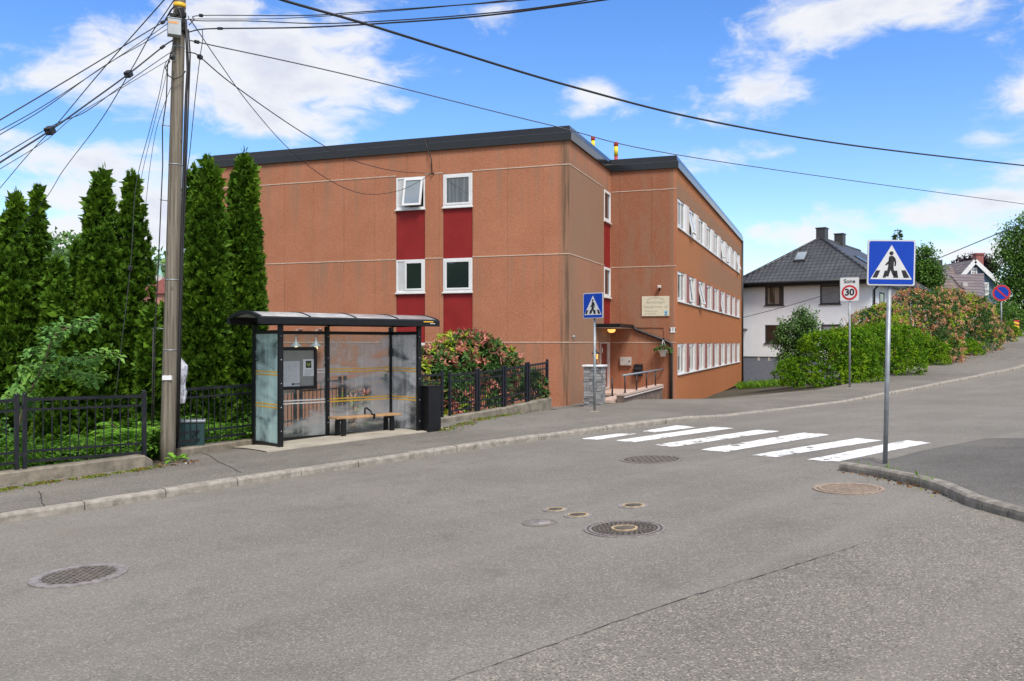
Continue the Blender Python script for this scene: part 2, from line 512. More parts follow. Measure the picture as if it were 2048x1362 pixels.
# pavement and driveway behind the far kerb
def dmax(s): return np.interp(s, [-30, 6.2, 6.6, 8.0, 11.0, 12.5, 15.0, 16.8, 17.0, 26.0, 27.5, 33, 37, 48, 110],
                              [1.96, 1.96, 2.75, 3.05, 3.05, 2.85, 3.30, 3.75, 9.5, 9.5, 2.3, 2.7, 4.1, 4.3, 4.3])
ss = np.unique(np.concatenate([np.arange(-25, 110, 0.5), [6.2, 6.6, 16.8, 17.0]]))
fr = np.linspace(0, 1, 22)
Sg = np.repeat(ss[:, None], 22, 1); Dg = 0.14 + fr[None, :] * (dmax(ss)[:, None] - 0.14)
X, Y = xy(Sg, TK - Dg); Z = zback(X, Y)
v = np.stack([X, Y, Z], -1).reshape(-1, 3)
i = np.arange(len(ss) - 1)[:, None] * 22 + np.arange(21)[None, :]
q = np.stack([i, i + 22, i + 23, i + 1], -1).reshape(-1, 4)
tag(np_mesh('pavement', v, q, M['asphalt_walk'], smooth=True), kind='structure')

# kerb stones: rounded section, laid end to end
kb = MB()
s0 = -20.0
while s0 < 100:
    L = 1.0 if s0 < 45 else 2.0
    secs = []
    for k in range(4):
        s_ = s0 + 0.006 + (L - 0.012) * k / 3
        jig = 0.006 * math.sin(s0 * 3.1)
        sec = []
        for (d, dzz) in ((0.0, -0.15), (0.0, -0.03), (0.012, -0.008), (0.035, 0.004), (0.12, 0.006), (0.15, 0.004), (0.15, -0.15)):
            x, y = xy(s_, TK - d - jig)
            z = float(smoothP(s_) + khgt(s_)) + dzz + 0.004 * math.sin(s0 * 7.7)
            sec.append((x, y, z))
        secs.append(sec)
    vs = [p for sec in secs for p in sec]; fs = []
    for k in range(3):
        for j in range(6): fs.append((k * 7 + j, k * 7 + j + 1, (k + 1) * 7 + j + 1, (k + 1) * 7 + j))
    fs += [tuple(range(7)), tuple(21 + j for j in reversed(range(7)))]
    kb.add(vs, fs)
    s0 += L
tag(kb.build('kerb', M['kerb']), kind='structure')

# joint between the main road's asphalt and the side street's
jp = [G(px, py) for px, py in ((700, 1436), (908, 1360), (1102, 1292), (1234, 1245), (1393, 1191), (1536, 1149), (1638, 1117), (1736, 1085.5), (1798, 1066), (1872, 1043), (1945, 1021))]
def jag(pts, n, amp):
    out = []
    for a, b in zip(pts[:-1], pts[1:]):
        for k in range(n):
            p = a.lerp(b, k / n); out.append(p + Vector((random.uniform(-amp, amp), random.uniform(-amp, amp), 0)))
    out.append(pts[-1]); return out
jl = jag(jp, 12, 0.007)
side = MB()
far = [Vector((p.x + 4.0 + 0.2 * k, p.y - 5.2, 0)) for k, p in enumerate(jl)]
cols = 14
vs, fs = [], []
for k, p in enumerate(jl):
    for j in range(cols):
        q_ = p.lerp(far[k], (j / (cols - 1)))
        vs.append((q_.x, q_.y, float(zroad(q_.x, q_.y)) + 0.004))
for k in range(len(jl) - 1):
    for j in range(cols - 1): fs.append((k * cols + j, (k + 1) * cols + j, (k + 1) * cols + j + 1, k * cols + j + 1))
side.add(vs, fs, 0, True)
tag(side.build('side_street', M['asphalt_side']), kind='structure')
ck = MB(); vs, fs = [], []
for k, p in enumerate(jl):
    wdt = random.uniform(0.003, 0.013) * (1.0 if k < 84 else 0.25)
    for sg in (-1, 1):
        x, y = p.x + sg * wdt * 0.4, p.y + sg * wdt
        vs.append((x, y, float(zroad(x, y)) + 0.008))
for k in range(len(jl) - 1): fs.append((2 * k, 2 * k + 2, 2 * k + 3, 2 * k + 1))
ck.add(vs, fs)
# cracks across the pavement
for line in (((402, 905), (440, 925), (468, 938), (482, 946)), ((78, 982), (84, 1000), (88, 1014)), ((0, 1008), (40, 1003), (85, 998))):
    pts = jag([G(px, py, zback) for px, py in line], 8, 0.012); b0 = len(vs); vs2, fs2 = [], []
    for p in pts:
        for sg in (-1, 1):
            x, y = p.x + sg * 0.003, p.y + sg * 0.005
            vs2.append((x, y, float(zback(x, y)) + 0.006))
    for k in range(len(pts) - 1): fs2.append((2 * k, 2 * k + 2, 2 * k + 3, 2 * k + 1))
    ck.add(vs2, fs2)
tag(ck.build('road_cracks', M['crack'], fix=False), kind='structure')

# ---- the corner of pavement on the near side
def zisl(x, y): return zroad(x, y) + 0.10
far_edge = [(1685, 921), (1790, 909), (1840, 902), (1930, 885), (1975, 876), (2048, 877), (2160, 880), (2400, 890)]
near_edge = [(1686, 925), (1743, 933), (1794, 943), (1841, 952), (1882, 963), (1915, 977), (1947, 991), (2000, 1006), (2048, 1018), (2180, 1050), (2500, 1125)]
def resample(pts, n):
    L = [0]
    for a, b in zip(pts[:-1], pts[1:]): L.append(L[-1] + (b - a).length)
    out = []
    for k in range(n):
        u = L[-1] * k / (n - 1); i = max(j for j in range(len(L)) if L[j] <= u + 1e-9); i = min(i, len(pts) - 2)
        out.append(pts[i].lerp(pts[i + 1], (u - L[i]) / max(1e-9, L[i + 1] - L[i])))
    return out
fe = resample([G(px, py, zroad, 0.06 if k < 2 else 0.012) for k, (px, py) in enumerate(far_edge)], 40)
ne = resample([G(px, py, zroad, 0.10) for px, py in near_edge], 40)
isl = MB(); vs, fs = [], []
for k in range(40):
    for j in range(12):
        u = j / 11; p = ne[k].lerp(fe[k], u)
        lift = 0.095 * (1 - u) ** 1.4 + (0.06 if k < 4 else 0.014) * (1 - (1 - u) ** 1.4)
        vs.append((p.x, p.y, float(zroad(p.x, p.y)) + lift))
for k in range(39):
    for j in range(11): fs.append((k * 12 + j, (k + 1) * 12 + j, (k + 1) * 12 + j + 1, k * 12 + j + 1))
isl.add(vs, fs, 0, True)
tag(isl.build('corner_pavement', M['asphalt_dark']), kind='structure')
# its rounded kerb stones
kb = MB(); path = resample([G(px, py, zroad, 0.10) for px, py in near_edge], 61)
for a in range(0, 60, 4):
    secs = []
    for k in range(a, a + 5):
        p = path[k].copy(); dirv = (path[min(60, k + 1)] - path[max(0, k - 1)]); dirv.z = 0; dirv.normalize()
        nrm = Vector((dirv.y, -dirv.x, 0))          # toward the camera side
        if k == a: p += dirv * 0.006
        if k == a + 4: p -= dirv * 0.006
        z0 = float(zroad(p.x, p.y))
        sec = []
        for (d, h) in ((0.0, -0.05), (0.0, 0.05), (0.01, 0.085), (0.04, 0.105), (0.12, 0.108), (0.16, 0.098), (0.16, -0.05)):
            qv = p + nrm * (0.07 - d); sec.append((qv.x, qv.y, z0 + h))
        secs.append(sec)
    vs = [p for sec in secs for p in sec]; fs = []
    for k in range(4):
        for j in range(6): fs.append((k * 7 + j, k * 7 + j + 1, (k + 1) * 7 + j + 1, (k + 1) * 7 + j))
    fs += [tuple(range(7)), tuple(28 + j for j in reversed(range(7)))]
    kb.add(vs, fs)
tag(kb.build('corner_kerb', M['kerb_worn']), kind='structure')

# ---- zebra crossing
STR = [  # four image corners per painted bar, near left first, counter-clockwise seen from above
    ('thin worn white bar at the far end of the crosswalk by the kerb', [(1160, 878), (1196, 880), (1272, 868), (1238, 867)]),
    ('short worn white crosswalk bar nearest the far kerb, right of the thin bar', [(1283, 863), (1310, 865), (1392, 855), (1352, 851)]),
    ('white crosswalk bar with cracked left end, third from the far kerb', [(1227, 882), (1268, 885), (1466, 857), (1425, 854)]),
    ('white crosswalk bar beside the dark manhole, fourth from the far kerb', [(1305, 891), (1350, 894), (1560, 863), (1515, 860)]),
    ('middle broad white crosswalk bar, fifth from the far kerb', [(1400, 900), (1448, 905), (1660, 870), (1605, 866)]),
    ('white crosswalk bar with flaked patch at its far tip', [(1502, 911), (1550, 915), (1765, 881), (1712, 877)]),
    ('white crosswalk bar nearest the corner kerb, behind the grey sign pole', [(1613, 920), (1674, 924), (1862, 886), (1812, 881)]),
]
for lab, cs in STR:
    A, B, C_, D = [G(px, py) for px, py in cs]
    sb = MB(); vs, fs = [], []
    nu, nv = 24, 5
    for a in range(nu + 1):
        for b_ in range(nv + 1):
            p = A.lerp(D, a / nu).lerp(B.lerp(C_, a / nu), b_ / nv)
            if b_ in (0, nv): p += Vector((random.uniform(-.012, .012), random.uniform(-.012, .012), 0))
            if a in (0, nu): p += (A - D).normalized() * random.uniform(-.06, .03)
            vs.append((p.x, p.y, float(zroad(p.x, p.y)) + 0.005))
    for a in range(nu):
        for b_ in range(nv): fs.append((a * (nv + 1) + b_, (a + 1) * (nv + 1) + b_, (a + 1) * (nv + 1) + b_ + 1, a * (nv + 1) + b_ + 1))
    sb.add(vs, fs, 0, True)
    tag(sb.build('crosswalk_bar', M['paint']), lab, 'road marking', 'white bars of the crosswalk')

# ---- iron covers in the road
M['iron'] = plain('cast_iron', (0.17, 0.145, 0.12), 0.6, 0.35, var=0.3, scale=20, bump=0.3, bscale=90, dirt=(0.22, 0.15, 0.08), dirt_amt=0.5)
M['iron_pale'] = plain('worn_iron', (0.245, 0.220, 0.205), 0.65, 0.1, var=0.25, scale=14, bump=0.2, bscale=70)
M['iron_rust'] = plain('rusty_iron', (0.30, 0.225, 0.165), 0.8, 0.0, var=0.25, scale=16, bump=0.2, bscale=70)
M['iron_ochre'] = plain('ochre_iron_ring', (0.42, 0.32, 0.18), 0.7, 0.1, var=0.2, scale=16)
M['grit'] = plain('dark_grit', (0.055, 0.047, 0.04), 0.95, var=0.5, scale=60)

def ground_frame(p, f=zroad):
    e = 0.4
    zx = float(f(p.x + e, p.y) - f(p.x - e, p.y)) / (2 * e); zy = float(f(p.x, p.y + e) - f(p.x, p.y - e)) / (2 * e)
    nz = Vector((-zx, -zy, 1)).normalized(); ex = Vector((1, 0, zx)); ex = (ex - nz * ex.dot(nz)).normalized(); ey = nz.cross(ex)
    return Matrix((ex, ey, nz)).transposed().to_euler()

def ring(mb, r0, r1, z0, z1, n=40, mi=0):
    mb.lathe([(r0, 0), (r0, z1), (r1, z1), (r1, 0)] if z0 == 0 else [(r0, z0), (r0, z1), (r1, z1), (r1, z0)], n=n, mi=mi, smooth=False)

def cover(px, py, R, label, kind):
    p = G(px, py)
    t = thing('manhole_cover', label, 'manhole cover', p, group='iron covers in the road')
    t.rotation_euler = ground_frame(p)
    z = 0.007
    if kind == 'grate':
        f = MB(); ring(f, R * 0.74, R, 0, 0.012); f.build('frame', M['iron_pale' if 'left' not in label else 'iron_pale'], t)
        g = MB(); g.lathe([(0, z - 0.002), (R * 0.75, z - 0.002)], n=40); g.build('pit', M['grit'], t)
        h = MB(); w = R * 0.035; step = R * 0.145; k = -5
        for k in range(-5, 6):
            u = k * step; hl = math.sqrt(max(0, (R * 0.74) ** 2 - u * u))
            if hl < 0.05: continue
            h.bx(u - w, u + w, -hl, hl, z - 0.001, z + 0.006)
        for k in range(-5, 6):
            u = k * step; hl = math.sqrt(max(0, (R * 0.8) ** 2 - u * u))
            h.bx(-hl, hl, u - w * .9, u + w * .9, z, z + 0.005)
        h.build('grate', M['iron'], t)
    elif kind == 'rust':
        f = MB(); ring(f, R * 0.88, R, 0, 0.012); ring(f, R * 0.78, R * 0.85, 0, 0.015); f.build('frame', M['iron_rust'], t)
        g = MB(); g.lathe([(0, z - 0.002), (R * 0.88, z - 0.002)], n=40); g.build('pit', M['grit'], t)
        h = MB(); w = R * 0.02; step = R * 0.12
        for k in range(-6, 7):
            u = k * step; hl = math.sqrt(max(0, (R * 0.78) ** 2 - u * u))
            if hl < 0.05: continue
            h.bx(u - w, u + w, -hl, hl, z - 0.001, z + 0.006); h.bx(-hl, hl, u - w * .9, u + w * .9, z, z + 0.005)
        h.build('grate', M['iron_rust'], t)
    elif kind == 'big':
        f = MB(); ring(f, R * 0.94, R, 0, 0.010); ring(f, R * 0.82, R * 0.87, 0, 0.012)
        f.build('frame', M['iron_pale'], t)
        g = MB(); g.lathe([(0, z - 0.002), (R * 0.94, z - 0.002)], n=48); g.build('plate', M['grit'], t)
        h = MB()
        for rr, cnt in ((0.905, 46), (0.74, 34), (0.63, 30), (0.52, 26), (0.42, 20)):
            for k in range(cnt):
                a = 2 * PI * k / cnt + rr * 9; Mx = Matrix.Rotation(a, 4, 'Z')
                h.bx(R * rr - R * .03, R * rr + R * .03, -R * .035, R * .035, z - .001, z + .006, 0, Mx)
        h.build('stud_pattern', M['iron'], t)
        c = MB(); ring(c, R * 0.27, R * 0.33, 0, 0.016); c.build('inner_ring', M['iron_ochre'], t)
        c = MB(); c.lathe([(0, z + .004), (R * .27, z + .003)], n=30)
        for k in range(9): c.bx(-R * .2, R * .2, -R * .02 + (k - 4) * R * .05, (k - 4) * R * .05, z + .003, z + .008, 0, Matrix.Rotation(0.6, 4, 'Z'))
        c.build('inner_lid', M['iron'], t)
    elif kind == 'small':
        f = MB(); ring(f, R * 0.72, R, 0, 0.008); f.build('collar', M['iron_pale'], t)
        c = MB(); ring(c, R * 0.60, R * 0.72, 0, 0.014); c.build('ring', M['iron_ochre'], t)
        c = MB(); c.lathe([(0, 0.010), (R * .6, 0.009)], n=30)
        for k in range(-4, 5):
            u = k * R * .13; hl = math.sqrt(max(0, (R * .52) ** 2 - u * u)); c.bx(u - R * .03, u + R * .03, -hl, hl, .009, .015, 0, Matrix.Rotation(0.8, 4, 'Z'))
        c.build('lid', M['iron'], t)
    elif kind == 'plain':
        f = MB(); ring(f, R * 0.66, R, 0, 0.007); f.build('collar', M['asphalt_walk'], t)
        c = MB(); c.lathe([(0, .014), (R * .05, .014), (R * .055, .010), (R * .62, .010), (R * .66, .004)], n=30); c.build('lid', M['iron_pale'], t)
    elif kind == 'dark':
        f = MB(); ring(f, R * 0.86, R, 0, 0.007); f.build('collar', M['asphalt_walk'], t)
        g = MB(); g.lathe([(0, .005), (R * .86, .005)], n=36); g.build('pit', M['grit'], t)
        h = MB()
        for k in range(-4, 5):
            u = k * R * .17; hl = math.sqrt(max(0, (R * .8) ** 2 - u * u)); h.bx(u - R * .03, u + R * .03, -hl, hl, .004, .010); h.bx(-hl, hl, u - R * .03, u + R * .03, .004, .009)
        h.build('grate', M['iron'], t)
    return t

cover(158, 1152, 0.385, 'large grated manhole cover on the left side of the road', 'grate')
cover(1249, 1058, 0.385, 'large studded manhole cover with an ochre inner ring', 'big')
cover(1697, 978, 0.385, 'rusty grated manhole cover beside the corner kerb', 'rust')
cover(1267, 1012, 0.165, 'small round valve cover behind the large studded manhole', 'small')
cover(1156, 1031, 0.150, 'small ochre-ringed valve cover between the large manhole and another small cover', 'small')
cover(1111, 1020, 0.135, 'smallest ochre-ringed valve cover, farthest left with a ring', 'small')
cover(1079, 1046, 0.175, 'plain grey round valve cover without an ochre ring', 'plain')
cover(1303, 919, 0.47, 'dark grated manhole cover in front of the crosswalk', 'dark')
# ------------------------------------------------------------------ the apartment building
BC = Vector((1.70, 26.5, 0.0)); BRZ = math.atan2(-0.336, 0.942)
_c, _s = math.cos(BRZ), math.sin(BRZ)
def b_loc(X, Y): u, v_ = X - BC.x, Y - BC.y; return u * _c + v_ * _s, -u * _s + v_ * _c
def Lp(px, py, axis, c, org=None, rz=None):
    """local coordinates where a line of sight meets the wall plane axis = c"""
    org = org or BC; rz = BRZ if rz is None else rz
    cc, ss_ = math.cos(rz), math.sin(rz)
    d = ((px - 1024) / F, 1.0, (HY - py) / F)
    dl = (d[0] * cc + d[1] * ss_, -d[0] * ss_ + d[1] * cc)
    ol = (-org.x * cc - org.y * ss_, org.x * ss_ - org.y * cc)
    k = (c - ol[0]) / dl[0] if axis == 'x' else (c - ol[1]) / dl[1]
    return ol[0] + dl[0] * k, ol[1] + dl[1] * k, ZC + d[2] * k

def facade():
    m, n, b = new_mat('pebbledash')
    o = n.obj(); x, y, z = n.xyz(o)
    nx, ny, nz = n.xyz(n.new('ShaderNodeTexCoord').outputs['Normal'])
    side = nx.gt(0.5)                                             # the walls that look along the street
    a = x * (1 - side) + y * side                                 # distance along the wall
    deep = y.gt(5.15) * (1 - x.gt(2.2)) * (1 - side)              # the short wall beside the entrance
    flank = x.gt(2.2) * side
    stub = side * (1 - flank)
    # pebbles
    peb = n.xyz(n.voro(o, 78, out=1))[0]; pd = n.voro(o, 78)
    fine = n.noise(o, 130, 3, 0.7)
    c = n.mix(n.noise(o, 0.8, 5, 0.6).step(0.35, 0.7), (0.45, 0.180, 0.097), (0.51, 0.212, 0.118))
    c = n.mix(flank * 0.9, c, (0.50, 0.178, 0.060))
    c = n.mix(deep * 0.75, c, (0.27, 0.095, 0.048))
    c = n.mix(peb.step(0.60, 1.0) * 0.34, c, (0.70, 0.40, 0.27))
    c = n.mix(peb.step(0.38, 0.0) * 0.34, c, (0.20, 0.08, 0.045))
    pan = S(n.nt, n.new('ShaderNodeTexWhiteNoise', noise_dimensions='2D').outputs[0])
    wn = pan.s.node; n.link(n.vec(((a + 40.0) * 0.885 + 0.33)._m('FLOOR'), (z * 0.378 + 0.305)._m('FLOOR'), 0.0), wn.inputs['Vector'])
    c = n.mix(pan.step(0.0, 1.0) * 0.10, c, (0.30, 0.115, 0.06))
    # run-off: long vertical streaks of grey-brown weathering
    st1 = n.noise(n.vec(a * 2.6, z * 0.16, 1.0), 1.0, 5, 0.6)
    st2 = n.noise(n.vec(a * 9.0, z * 0.35, 2.0), 1.0, 5, 0.65)
    big = n.noise(n.vec(a * 0.7, z * 0.45, 3.0), 1.0, 4, 0.6)
    dirt = (0.30, 0.195, 0.128)
    def below(zj, ln): return z.step(zj - ln, zj) * z.lt(zj)
    drip = below(7.12, 2.3).max(below(4.47, 1.7)).max(below(1.84, 1.6)).max(below(7.86, 0.9) * 0.8)
    w = (st1.step(0.48, 0.70) * 0.5 + st2.step(0.5, 0.72) * 0.3) * (drip * 1.1 + 0.17)
    corner = a.step(-0.42, -0.10) * (1 - side) * x.lt(0.2) * y.lt(1)
    w = w.max(corner * (0.62 + st2 * 0.3) * z.step(-0.4, 0.9))
    # the stub wall is nearly all grey-brown, orange only under the eaves and at its far edge
    orange = (z + (y * 0.0)).step(7.0, 7.6) * st1.step(0.35, 0.55)
    stubw = (0.90 - orange * 0.8 - y.step(4.75, 5.2) * 0.75 - below(4.47, 2.4) * y.step(0.2, 1.4) * 0.40 - z.step(1.9, 1.7) * (st1.step(0.5, 0.62)) * 0.55) * (0.75 + big * 0.35)
    w = w.max(stub * stubw)
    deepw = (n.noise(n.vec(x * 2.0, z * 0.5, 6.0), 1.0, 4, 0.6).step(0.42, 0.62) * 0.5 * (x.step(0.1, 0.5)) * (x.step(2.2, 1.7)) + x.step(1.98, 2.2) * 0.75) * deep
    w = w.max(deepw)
    flw = (z.step(6.55, 6.95) * z.step(7.75, 7.2) * 0.95).max(z.step(4.3, 4.6) * z.step(5.9, 5.3) * (0.25 + y.step(9, 16) * 0.55)).max(st2.step(0.56, 0.74) * 0.5 * drip)
    w = w.max(flank * flw * (0.6 + big * 0.5))
    w = (w * (0.8 + peb * 0.35)).clamp()
    c = n.mix(w, c, dirt)
    c = n.mix(corner * st2.step(0.42, 0.6) * 0.65, c, (0.085, 0.06, 0.04))
    # open joints between the cast panels
    jw = ((a + 40.0) * 0.885 + 0.33).frac()
    j = jw.lt(0.010) * (1 - stub * 0.2)
    c = n.mix(j * 0.30 + jw.lt(0.03) * st2.step(0.5, 0.7) * 0.22, c, (0.10, 0.05, 0.03))
    n.link(c, b.inputs['Base Color'])
    b.inputs['Roughness'].default_value = 0.95; b.inputs['Specular IOR Level'].default_value = 0.15
    n.link(n.bump(pd * -1.0 + fine * 0.4 - j * 2.0, 0.7, 0.015), b.inputs['Normal'])
    return m
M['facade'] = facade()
M['joint'] = plain('pale_joint', (0.55, 0.42, 0.32), 0.8, var=0.15)
M['white'] = plain('white_paint', (0.74, 0.74, 0.73), 0.45, var=0.05, scale=3, dirt=(0.5, 0.48, 0.44), dirt_amt=0.35)
M['cream'] = plain('cream_paint', (0.62, 0.55, 0.50), 0.55, var=0.08, dirt=(0.4, 0.33, 0.28), dirt_amt=0.5)
M['red_panel'] = plain('red_panel', (0.265, 0.021, 0.020), 0.55, var=0.12, scale=1.2, spec=0.2, dirt=(0.19, 0.03, 0.025), dirt_amt=0.5)
M['mullion'] = plain('dusky_red_post', (0.30, 0.10, 0.085), 0.6, var=0.15)
M['plinth'] = plain('plinth_concrete', (0.22, 0.17, 0.14), 0.9, var=0.3, bump=0.3)
M['roof_felt'] = plain('roof_felt', (0.05, 0.05, 0.052), 0.9, var=0.3)

def fascia():
    m, n, b = new_mat('fascia_metal')
    o = n.obj(); x, y, z = n.xyz(o)
    c = n.mix(n.noise(n.vec(x, y, z * 6), 1.5, 4), (0.008, 0.009, 0.010), (0.016, 0.017, 0.019))
    n.link(c, b.inputs['Base Color']); b.inputs['Roughness'].default_value = 0.16
    b.inputs['Specular IOR Level'].default_value = 0.5
    b.inputs['Coat Weight'].default_value = 0.0; b.inputs['Coat Roughness'].default_value = 0.15
    n.link(n.bump(n.noise(n.vec(x * 0.7, y * 0.7, z), 1.0, 2), 0.25, 0.05), b.inputs['Normal'])
    return m
M['fascia'] = fascia()

def glass_pane(name, base, inner=None, rough=0.03):
    m, n, b = new_mat(name)
    o = n.obj(); x, y, z = n.xyz(o)
    if inner:
        f = n.noise(n.vec(x * 9, y * 9, z * 0.4), 1.0, 3, 0.5).step(0.42, 0.6)
        n.link(n.mix(f, base, inner), b.inputs['Base Color'])
    else:
        n.link(n.mix(n.noise(o, 1.3, 3), base, sc(base, 1.8)), b.inputs['Base Color'])
    b.inputs['Roughness'].default_value = rough
    b.inputs['Specular IOR Level'].default_value = 1.0
    n.link(n.bump(n.noise(o, 1.1, 2), 0.06, 0.05), b.inputs['Normal'])
    return m
M['glass_dark'] = glass_pane('window_glass', (0.008, 0.012, 0.013))
M['glass_pale'] = glass_pane('window_glass_painted_sky_and_blind', (0.17, 0.20, 0.22))  # pale base colour stands in for reflected cloud; the blind shares it
M['glass_painted_reflection'] = glass_pane('window_glass_painted_reflection', (0.07, 0.085, 0.09), (0.14, 0.16, 0.165))  # pale streaks painted into the pane in place of its reflection
M['glass_curtain'] = glass_pane('window_glass_with_curtain', (0.03, 0.035, 0.03), (0.30, 0.29, 0.24))
M['black'] = plain('black_powder_coat', (0.006, 0.0065, 0.008), 0.42, var=0.2, spec=0.35)
M['galv'] = plain('galvanised_steel', (0.30, 0.325, 0.345), 0.5, 0.45, var=0.16, scale=8, dirt=(0.2, 0.2, 0.2), dirt_amt=0.4)
M['pipe_black'] = plain('black_pipe', (0.02, 0.018, 0.018), 0.5, var=0.2)

bld = thing('apartment_building', 'long flat-roofed three-storey building in orange-brown pebbledash with red window panels', 'building', BC, BRZ)
XL, YB, Y1, X2 = -12.7, 29.0, 5.30, 2.30
ZT = 7.87

def wall(axis, c, a0, a1, z0, z1, holes, depth, inward, mat, name='wall'):
    """a wall face with real openings and reveals of the given depth"""
    As = sorted(set([a0, a1] + [h[0] for h in holes] + [h[1] for h in holes]))
    Zs = sorted(set([z0, z1] + [h[2] for h in holes] + [h[3] for h in holes]))
    As = [a for a in As if a0 - 1e-6 <= a <= a1 + 1e-6]; Zs = [z for z in Zs if z0 - 1e-6 <= z <= z1 + 1e-6]
    mb = MB()
    def p(a, z, d=0.0): return (c + inward * d, a, z) if axis == 'x' else (a, c + inward * d, z)
    for i in range(len(As) - 1):
        for j in range(len(Zs) - 1):
            am, zm = (As[i] + As[i + 1]) / 2, (Zs[j] + Zs[j + 1]) / 2
            if any(h[0] < am < h[1] and h[2] < zm < h[3] for h in holes): continue
            q = [p(As[i], Zs[j]), p(As[i + 1], Zs[j]), p(As[i + 1], Zs[j + 1]), p(As[i], Zs[j + 1])]
            flip = (axis == 'y') != (inward > 0)
            mb.add(q if not flip else q[::-1], [(0, 1, 2, 3)])
    for h in holes:
        for (a, z, a2, z2) in ((h[0], h[2], h[0], h[3]), (h[1], h[3], h[1], h[2]), (h[0], h[3], h[1], h[3]), (h[1], h[2], h[0], h[2])):
            mb.add([p(a, z), p(a2, z2), p(a2, z2, depth), p(a, z, depth)], [(0, 1, 2, 3)])
    return mb.build(name, mat, bld, fix=False)

# --- front wall openings measured on the wall plane
def span(x0, x1, yt, yb, axis, c):
    k = 0 if axis == 'y' else 1
    a, b_ = Lp(x0, yt, axis, c), Lp(x1, yb, axis, c)
    return a[k], b_[k], b_[2], a[2]
A0, A1, _, _ = span(792, 850, 352, 424, 'y', 0); B0, B1, _, _ = span(886, 945, 345, 418, 'y', 0)
def zat(px, py, axis='y', c=0): return Lp(px, py, axis, c)[2]
rowsA = [(zat(820, 421), zat(820, 354)), (zat(820, 588), zat(820, 519)), (zat(820, 757), zat(820, 685.5))]
rowsB = [(zat(915, 416), zat(915, 347)), (zat(915, 586.5), zat(915, 516)), (zat(915, 756), zat(915, 685.5))]
HA = (A0, A1, -1.5, rowsA[0][1]); HB = (B0, B1, -1.5, rowsB[0][1])
wall('y', 0.0, XL, 0.0, -1.8, ZT, [HA, HB], 0.10, +1, M['facade'])

def ringbox(mb, a0, a1, z0, z1, w, y0, y1, axis='y', mi=0):
    """rectangular frame a0..a1 x z0..z1 of bar width w, from depth y0 to y1"""
    def bx(p, q, r, s_):
        if axis == 'y': mb.bx(p, q, y0, y1, r, s_, mi)
        else: mb.bx(y0, y1, p, q, r, s_, mi)
    bx(a0, a0 + w, z0, z1); bx(a1 - w, a1, z0, z1); bx(a0 + w, a1 - w, z1 - w, z1); bx(a0 + w, a1 - w, z0, z0 + w)

def front_window(a0, a1, z0, z1, vent, opened, pane, label=None):
    w = MB(); ringbox(w, a0 + .004, a1 - .004, z0 + .05, z1 - .004, 0.055, 0.0, 0.085)
    win = w.build('window', M['white'], bld, bevel=.006)
    if label: win['label'] = label
    sl = MB(); sl.bx(a0 - .02, a1 + .02, -.05, .08, z0, z0 + .045); sl.build('sill', M['white'], win, bevel=.005)
    g0 = a0 + 0.06
    if vent:
        l = MB(); ve = a0 + (a1 - a0) * 0.30
        l.bx(a0 + .06, ve, 0.035, 0.085, z0 + .106, z1 - .06)
        zz = z0 + .13
        while zz < z1 - .09:
            l.bx(a0 + .075, ve - .015, 0.018, 0.034, zz, zz + .018); zz += .034
        l.build('louvre', M['white'], win)
        g0 = ve + 0.002
    # sash
    s_ = MB(); g1 = a1 - .062; t0, t1 = z0 + .108, z1 - .062
    ringbox(s_, g0, g1, 0, t1 - t0, 0.062, -0.025, 0.03)
    p = MB(); p.bx(g0 + .06, g1 - .06, -0.002, 0.008, .06, t1 - t0 - .06)
    sash = s_.build('sash', M['white'], win, bevel=.005); pn = p.build('pane', pane, sash)
    if opened:
        # top-hung sash pushed out at its foot, turning about its head
        sash.location = (0, -0.02, t1); sash.rotation_euler = (0, 0, 0)
        for ob in (sash, pn):
            for v_ in ob.data.vertices: v_.co.z -= (t1 - t0)
        sash.rotation_euler = (-0.20, 0, 0.0)
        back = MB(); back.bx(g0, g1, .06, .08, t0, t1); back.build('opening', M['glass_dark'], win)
    else:
        sash.location = (0, 0.012, t0)
    return win
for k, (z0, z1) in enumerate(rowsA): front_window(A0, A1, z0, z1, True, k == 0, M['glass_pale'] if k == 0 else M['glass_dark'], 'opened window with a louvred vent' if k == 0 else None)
for k, (z0, z1) in enumerate(rowsB): front_window(B0, B1, z0, z1, False, False, M['glass_painted_reflection'] if k == 0 else M['glass_dark'])
for (a0, a1), rows in (((A0, A1), rowsA), ((B0, B1), rowsB)):
    tops = [r[0] for r in rows]; bots = [rows[1][1], rows[2][1], -1.5]
    for k in range(3):
        pm = MB(); pm.bx(a0 + .004, a1 - .004, 0.035, 0.09, bots[k] + .004, tops[k] - .004)
        pm.build('red_panel', M['red_panel'], bld)

# pale joint strips round the storeys, broken at the windows
ZJ = [7.125, 4.475, 1.845]
jm = MB()
for z in ZJ:
    for (a, b_) in ((XL, A0), (A1, B0), (B1, 0.0)):
        jm.bx(a + .003, b_ - .003, -0.012, 0.003, z - .014, z + .014)
SW0, SW1, _, _ = span(1208, 1222.5, 380, 445, 'x', 0)
SW1 = min(SW1, Y1 - 0.06)
for z in ZJ:
    jm.bx(-0.003, 0.012, 0.0, SW0 - .01, z - .013, z + .013)
    jm.bx(0.012, X2, Y1 - .012, Y1 + .003, z - .012, z + .012)
jm.build('joint_strip', M['joint'], bld)

